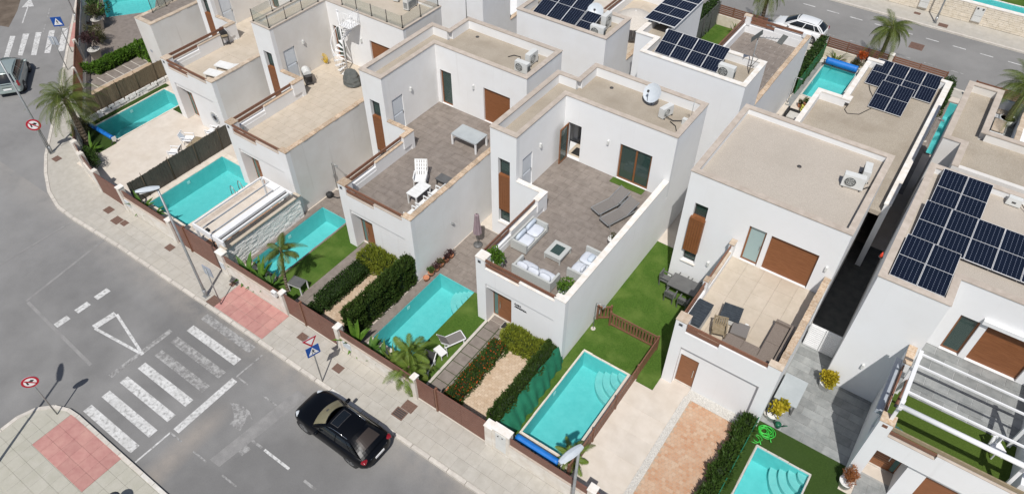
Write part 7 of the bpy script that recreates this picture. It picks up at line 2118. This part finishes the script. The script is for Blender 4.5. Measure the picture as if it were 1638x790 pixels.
# ================================================================== CARS
def lerp3(a, b, f): return a+(b-a)*f
def patch_pts(c, n, m, bulge, r=(0, 1, 0, 1), off=0.):
    """bilinear patch of corners c (00,10,11,01), bulged along its normal"""
    c = [Vector(p) for p in c]
    nn = (c[1]-c[0]).cross(c[3]-c[0]).normalized()
    g = []
    for i in range(n+1):
        u = r[0]+(r[1]-r[0])*i/n; row = []
        for j in range(m+1):
            v = r[2]+(r[3]-r[2])*j/m
            p = lerp3(lerp3(c[0], c[1], u), lerp3(c[3], c[2], u), v)
            row.append(p + nn*(bulge[0]*4*u*(1-u)+bulge[1]*4*v*(1-v)+off))
        g.append(row)
    return g
def patch(m, *a, **k):
    g = patch_pts(*a, **k)
    for i in range(len(g)-1):
        for j in range(len(g[0])-1):
            m.face([g[i][j], g[i+1][j], g[i+1][j+1], g[i][j+1]], True)
    return g
def car(label, x, y, z, rz, S, cab, paint, glass='carglass', wheel_r=.36, wb=(-1.35, 1.45), hw=.9, clear_screen=False, roof_rails=False, sunroof=False, cat='car'):
    """S: stations rear->front (x, half width, z bottom, z shoulder, z top). cab: cabin dimensions"""
    t = thing('parked_car', label, cat, (x, y, z)); t.rotation_euler = (0, 0, rz)
    m = M(); rings = []
    for sx, w, zb, zs, zt in S:
        half = [(.90*w, zb), (.985*w, zb+.10), (w, zb+.30*(zs-zb)+.03), (.995*w, zb+.62*(zs-zb)), (.965*w, zs-.03), (.90*w, zs+.3*(zt-zs)), (.70*w, zs+.72*(zt-zs)), (.38*w, zt-.01), (0, zt)]
        rings.append([(sx, -a, b) for a, b in half]+[(sx, a, b) for a, b in half[-2::-1]])
    n = len(rings[0]); base = len(m.v)
    for r in rings: m.v.extend(r)
    for k in range(len(rings)-1):
        for j in range(n-1):
            a = k*n+j; m.f.append((a, a+n, a+n+1, a+1)); m.i.append(0); m.sm.add(len(m.f)-1)
    m.f.append(tuple(range(n))); m.i.append(0); m.f.append(tuple(reversed(range((len(rings)-1)*n, len(rings)*n)))); m.i.append(0)
    body = m.obj('body', paint, t)
    # cabin
    wf, wr, rf, rr, hb, hr, zb, zr = [cab[k] for k in ('wf', 'wr', 'rf', 'rr', 'hb', 'hr', 'zb', 'zr')]
    zbr = cab.get('zbr', zb); cf = cab.get('curve', .16)
    shell = M()
    bfl, bfr, brl, brr = (wf, hb, zb), (wf, -hb, zb), (wr, hb*.95, zbr), (wr, -hb*.95, zbr)
    tfl, tfr, trl, trr = (rf, hr, zr), (rf, -hr, zr), (rr, hr*.95, zr-.03), (rr, -hr*.95, zr-.03)
    W = dict(wind=([bfr, bfl, tfl, tfr], (cf*.75, .03)), rear=([brl, brr, trr, trl], (cf*.6, .05)), left=([bfl, brl, trl, tfl], (.0, .05)), right=([brr, bfr, tfr, trr], (.0, .05)), roof=([tfr, tfl, trl, trr], (.06, .05)))
    for k, (c, b) in W.items(): patch(shell, c, 10, 8, b)
    shell.obj('cabin', paint, t)
    def pane(name, key, r, mt, off=.008):
        q = M(); c, b = W[key]; patch(q, c, 8, 6, b, r=r, off=off); return q.obj(name, mt, t)
    ws = pane('windscreen', 'wind', (.05, .95, .06, .93), 'leather' if clear_screen else glass)
    if clear_screen:
        q = M(); c, b = W['wind']; patch(q, c, 8, 6, b, r=(.05, .95, .06, .93), off=.016); q.obj('glass', 'carglassclear', ws)
        q = M(); patch(q, c, 4, 3, b, r=(.46, .56, .45, .62), off=.012); q.obj('mirror', 'charcoal', ws)
    pane('rear_window', 'rear', cab.get('rearrng', (.08, .92, .08, .90)), cab.get('rearmat', glass))
    for sd in ('left', 'right'):
        rng = [(.06, .46), (.485, .80), (.82, .95)] if sd == 'left' else [(.05, .18), (.20, .515), (.54, .94)]
        for a, b in rng: pane('side_window', sd, (a, b, .12, .86), glass)
    if sunroof:
        q = M(); c, b = W['roof']; patch(q, c, 6, 4, b, r=(.16, .84, .10, .40), off=.006); q.obj('sunroof', 'carglass', t)
        for r in ((.14, .86, .08, .10), (.14, .86, .40, .415), (.14, .16, .10, .40), (.84, .86, .10, .40)):
            q = M(); patch(q, c, 6, 2, b, r=r, off=.005); q.obj('sunroof_trim', 'darksteel', t)
    if roof_rails:
        for s in (1, -1):
            M().tube([(rf-.05, s*(hr+.0), zr-.02), (rf-.3, s*(hr-.01), zr+.06), ((rf+rr)/2, s*(hr-.02), zr+.085), (rr+.1, s*hr*.95, zr+.03)], .012, 6).obj('roof_rail', 'chrome', t)
    # wheels in dark arches
    for wx in wb:
        for s in (1, -1):
            yy = s*(hw-.09)
            a = M(); nseg = 18
            a.tube([(wx, s*(hw-.20), wheel_r), (wx, s*(hw+.004), wheel_r)], wheel_r+.055, nseg); a.obj('wheel_arch', 'black', t)
            w = M(); w.tube([(wx, s*(hw-.2), wheel_r), (wx, s*(hw+.012), wheel_r)], wheel_r, nseg); wo = w.obj('wheel', 'black', t)
            r = M(); r.tube([(wx, s*(hw+.0), wheel_r), (wx, s*(hw+.018), wheel_r)], wheel_r*.68, 16); r.obj('rim', 'charcoal', wo)
            sp = M()
            for k in range(5):
                an = k*2*math.pi/5; sp.beam((wx, s*(hw+.022), wheel_r), (wx+wheel_r*.62*math.cos(an), s*(hw+.022), wheel_r+wheel_r*.62*math.sin(an)), .02, .05)
            sp.obj('spoke', 'chrome', wo)
    # mirrors
    for s in (1, -1):
        M().pillow(wf-.42, s*(hb+.14), zb+.10, .16, .24, .14).obj('wing_mirror', paint, t)
    return t, W
MT['rearglass'] = mat('brown tinted car glass', (.045, .036, .032), None, .25, spec=.3)
blk_S = [(-2.32,.45,.46,.78,.83), (-2.29,.62,.40,.82,.89), (-2.20,.78,.32,.88,.97), (-2.0,.89,.26,.93,1.06), (-1.6,.945,.22,.97,1.10), (-1.0,.935,.20,.98,1.08), (0,.92,.19,.97,1.05), (.8,.925,.20,.95,1.02), (1.3,.935,.22,.92,1.0), (1.75,.90,.25,.84,.93), (2.05,.80,.28,.74,.83), (2.22,.64,.32,.64,.71), (2.30,.42,.38,.55,.58)]
car_b, Wb = car('black coupe shaped car with cream windscreen interior parked at the kerb', -15.58, 9.24, RZ, R(180), [(a*.99, b, c, d*.97, e*.955) for a, b, c, d, e in blk_S], dict(wf=.84, wr=-2.08, rf=.14, rr=-1.18, hb=.83, hr=.58, zb=.94, zbr=.97, zr=1.37, curve=.30, rearmat='rearglass', rearrng=(.17, .83, .22, .80)), 'carblack', 'carglass', .37, (-1.36, 1.42), .915, True, True, True)
for s in (1, -1):
    M().pillow(-2.10, s*.70, .85, .26, .36, .13, m2=Matrix.Rotation(s*R(22), 3, 'Z')).obj('tail_light', 'taillight', car_b)
    M().pillow(1.90, s*.66, .74, .34, .24, .13, m2=Matrix.Rotation(s*R(-34), 3, 'Z')).obj('headlight', 'headlight', car_b)
    M().pillow(-2.18, s*.50, .40, .08, .22, .07).obj('exhaust', 'chrome', car_b)
M().box(-2.325, -2.25, -.26, .26, .64, .75).obj('number_plate', 'signwhite', car_b); M().box(-2.27, -2.22, -.5, .5, .82, .835).obj('trim_strip', 'chrome', car_b)

grn_S = [(-2.05,.62,.36,.86,.92), (-2.0,.80,.30,.92,.98), (-1.75,.86,.24,.96,1.0), (-.8,.875,.20,.97,1.0), (.3,.87,.20,.96,.99), (1.0,.86,.22,.92,.97), (1.55,.80,.24,.80,.88), (1.9,.66,.28,.68,.74), (2.05,.48,.34,.55,.58)]
car_g, Wg = car('pale green small family car seen from behind on the left street', -54.62, 16.05, RZ, LA, grn_S, dict(wf=1.25, wr=-2.0, rf=.25, rr=-1.55, hb=.81, hr=.60, zb=.96, zbr=.95, zr=1.60, curve=.24), 'cargreen', 'carglass', .32, (-1.25, 1.25), .865)
for s in (1, -1):
    M().box(-2.06, -1.93, s*.80-.07, s*.80+.07, .78, 1.12).obj('tail_light', 'taillight', car_g)
M().box(-2.085, -2.05, -.26, .26, .56, .66).obj('number_plate', 'signwhite', car_g); M().box(-2.10, -2.02, -.72, .72, .36, .48).obj('bumper', 'cargreen', car_g); M().box(-2.06, -2.02, -.3, .3, .74, .77).obj('handle', 'darksteel', car_g)
wht_S = [(-2.0,.62,.36,.82,.90), (-1.95,.80,.30,.88,.96), (-1.6,.87,.24,.93,1.0), (-.6,.88,.20,.93,.98), (.5,.875,.20,.92,.97), (1.1,.86,.22,.89,.94), (1.6,.80,.25,.78,.86), (1.9,.66,.28,.66,.72), (2.02,.45,.34,.55,.58)]
car_w, Ww = car('white car parked on the back street half hidden by the terrace', -11.35, 54.95, RZ, R(180), wht_S, dict(wf=1.05, wr=-1.95, rf=.15, rr=-1.35, hb=.80, hr=.57, zb=.94, zbr=.98, zr=1.44, curve=.22), 'carwhite', 'carglass', .33, (-1.25, 1.25), .87)
for s in (1, -1):
    M().box(-2.02, -1.86, s*.78-.08, s*.78+.08, .80, .98).obj('tail_light', 'taillight', car_w); M().pillow(1.72, s*.62, .72, .3, .24, .12).obj('headlight', 'headlight', car_w)

# ================================================================== LAMPS AND SIGNS
def street_lamp(label, x, y, dirv, h=7.3, z=0):
    t = thing('street_lamp', label, 'street lamp', (x, y, z), 'grey street lamps with pale heads')
    M().tube([(0, 0, 0), (0, 0, 1.0), (0, 0, h-.05)], .085, 10, .05).obj('pole', 'steel', t)
    M().box(-.14, .14, -.14, .14, 0, .03).tube([(0, 0, .03), (0, 0, .5)], .10, 10).obj('base', 'steel', t)
    d = Vector((*dirv, 0)).normalized(); s = Vector((-d.y, d.x, 0))
    m = M(); prev = None
    for k in range(9):
        f = k/8; w = .165*math.sin(math.pi*(.12+.80*f))**.6; hh = .10*math.sin(math.pi*(.15+.75*f))
        c = d*(-.12+1.0*f)+Vector((0, 0, h+.06+.10*f))
        row = [c+s*w*math.cos(a*math.pi/4)+Vector((0, 0, hh*(1.0 if math.sin(a*math.pi/4) > 0 else .5)*math.sin(a*math.pi/4))) for a in range(8)]
        if prev:
            for a in range(8): m.face([prev[a], prev[(a+1) % 8], row[(a+1) % 8], row[a]], True)
        else: m.face(row[::-1])
        prev = row
    m.face(prev); m.obj('lamp_head', 'lamphead', t)
    c = d*.45+Vector((0, 0, h+.03))
    M().beam(c-d*.3, c+d*.3, .2, .02).obj('lens', 'acwhite', t)
    return t
street_lamp('street lamp at the kerb by the red paving, pale head over the long pool wall', -26.97, 10.87, (-.5, -.87))
street_lamp('street lamp at the bottom edge with its head over the picket fence', -4.93, 10.85, (-.25, -.97))
street_lamp('street lamp post carrying the round red sign on the left corner', -44.71, 12.93, (-.59, -.81))
street_lamp('street lamp post at the top left edge by the red crossing paving', -59.12, 23.63, (-.59, -.81))
street_lamp('street lamp on the pavement across the back street', -2.98, 62.95, (0, -1))
street_lamp('street lamp at the bottom left edge that throws the long shadow', -26.35, -.75, (-.8, .55))
def sign_frame(n):
    n = Vector((*n, 0)).normalized(); s = Vector((-n.y, n.x, 0)); return n, s, Vector((0, 0, 1))
def plate(t, name, mt, n, c, pts, off, th=.012, back=None):
    n, s, u = sign_frame(n); c = Vector(c)
    m = M(); k = len(pts)
    f = [c+s*a+u*b+n*off for a, b in pts]; bk = [c+s*a+u*b+n*(off-th) for a, b in pts]
    m.face(f); m.face(bk[::-1])
    for j in range(k): m.face([bk[j], bk[(j+1) % k], f[(j+1) % k], f[j]])
    return m.obj(name, mt, t)
def circ(r, n=24, cx=0, cy=0): return [(cx+r*math.cos(2*math.pi*k/n), cy+r*math.sin(2*math.pi*k/n)) for k in range(n)]
def sgn(name, label, x, y, h, z=0):
    t = thing(name, label, 'road sign', (x, y, z), 'road signs on grey posts')
    M().tube([(0, 0, 0), (0, 0, h)], .032, 8).obj('post', 'steel', t)
    return t
def round_sign(t, n, zc, r=.3, off=.05):
    plate(t, 'sign_back', 'signback', n, (0, 0, zc), circ(r), off, .02)
    plate(t, 'sign_face', 'signred', n, (0, 0, zc), circ(r), off+.012)
    plate(t, 'white_disc', 'signwhite', n, (0, 0, zc), circ(r*.72), off+.016, .004)
    f = r/.3
    for a in ([(-.13, -.10), (-.07, -.10), (-.07, .02), (-.13, .02)], [(-.13, .02), (.06, .02), (.06, .08), (-.13, .08)], [(.05, -.03), (.17, .05), (.05, .13)]):
        plate(t, 'arrow', 'signblack', n, (0, 0, zc), [(p*f, q*f) for p, q in a], off+.020, .004)
    plate(t, 'bar', 'signred', n, (0, 0, zc), [(p*f, q*f) for p, q in ((-.17, .13), (-.13, .17), (.17, -.13), (.13, -.17))], off+.024, .004)
def crossing_sign(t, n, zc, r=.3, off=.05):
    plate(t, 'sign_back', 'signback', n, (0, 0, zc), [(-r, -r), (r, -r), (r, r), (-r, r)], off, .02)
    plate(t, 'sign_face', 'signblue', n, (0, 0, zc), [(-r, -r), (r, -r), (r, r), (-r, r)], off+.012)
    plate(t, 'white_triangle', 'signwhite', n, (0, 0, zc), [(-r*.78, -r*.68), (r*.78, -r*.68), (0, r*.75)], off+.016, .004)
    man = [circ(.035, 10, 0, .10)], 
    plate(t, 'walker', 'signblack', n, (0, 0, zc), circ(.034, 10, .0, .09), off+.02, .004)
    for a in ([(-.03, -.06), (.03, -.06), (.03, .05), (-.03, .05)], [(-.03, -.06), (.0, -.06), (-.06, -.18), (-.10, -.18)], [(.0, -.06), (.03, -.06), (.09, -.18), (.05, -.18)], [(.03, .04), (.08, -.03), (.10, -.02), (.04, .05)], [(-.03, .04), (-.09, -.02), (-.075, -.035), (-.02, .02)]):
        plate(t, 'walker', 'signblack', n, (0, 0, zc), a, off+.02, .004)
t = sgn('road_sign', 'round red bordered no turn sign on the corner pavement at bottom left', -26.73, 2.48, 2.85); round_sign(t, (.92, -.38), 2.60, .33)
t = sgn('road_sign', 'round red bordered no turn sign fixed to the lamp post by the big palm', -44.62, 12.78, 2.4); round_sign(t, (.85, -.52), 2.28, .40)
t = sgn('road_sign', 'red bordered white triangle above a blue crossing sign behind the black car', -18.26, 10.63, 3.35)
tri = [(-.34, .24), (.34, .24), (0, -.34)]
n = (.95, -.3)
plate(t, 'sign_back', 'signback', n, (0, 0, 3.05), tri, .05, .02); plate(t, 'sign_face', 'signred', n, (0, 0, 3.05), tri[::-1], .062); plate(t, 'white_triangle', 'signwhite', n, (0, 0, 3.07), [(-.21, .148), (.21, .148), (0, -.21)][::-1], .067, .004)
crossing_sign(t, n, 2.42, .31)
t = sgn('road_sign', 'blue pedestrian crossing sign by the far red paving at top left', -54.85, 20.58, 2.75); crossing_sign(t, (.72, -.69), 2.5, .36)
t = sgn('road_sign', 'dark sign plate seen from its edge on a post at the left street', -52.85, 19.0, 2.6); crossing_sign(t, (-.45, .9), 2.3, .3)
t = sgn('road_sign', 'sign plate seen from behind on a post beside the red paving lamp', -25.89, 10.94, 2.72); crossing_sign(t, (-.05, 1), 2.45, .3)
# letter box on the pillar at the red paving
t = thing('letter_box', 'white letter box on the wall at the corner of the red paving', 'letter box', (-23.05, 12.4, 1.2)); M().box(-.14, .14, -.1, .06, 0, .34).obj('case', 'plasticwhite', t); M().box(-.1, .1, -.112, -.1, .22, .25).obj('slot', 'signblack', t)
t = thing('house_plate', 'pale blue house plate on the long pool wall', 'house plate', (-35.6, 12.45, .55)); M().box(-.22, .22, -.02, .03, 0, .4).obj('plate', 'lamphead', t)
t = thing('house_plate', 'pale blue plate low on the corner pillar by the red paving', 'house plate', (-27.27, 12.41, .55)); M().box(-.17, .17, -.02, .015, 0, .42).obj('plate', 'lamphead', t)
t = thing('house_plate', 'pale blue plate on the white wall right of the crossing sign', 'house plate', (-18.3, 12.44, .5)); M().box(-.25, .25, -.02, .015, 0, .4).obj('plate', 'lamphead', t)

# slatted bin added in place of a slatted shadow at the very bottom
t = thing('shadow_bin', 'dark slatted bin put in for a shadow on the corner pavement at the bottom edge', 'litter bin', (-20.6, 1.55, -.1))
for k in range(12):
    a = k*math.pi/6; M().beam((.24*math.cos(a), .24*math.sin(a), .1), (.24*math.cos(a), .24*math.sin(a), .8), .09, .02).obj('slat', 'darkcloth', t)
M().lathe([(.20, .05), (.22, .12)], 0, 0, 12).obj('base', 'darksteel', t); M().lathe([(.27, .8), (.27, .86), (.12, .95)], 0, 0, 14).obj('lid', 'darkcloth', t)
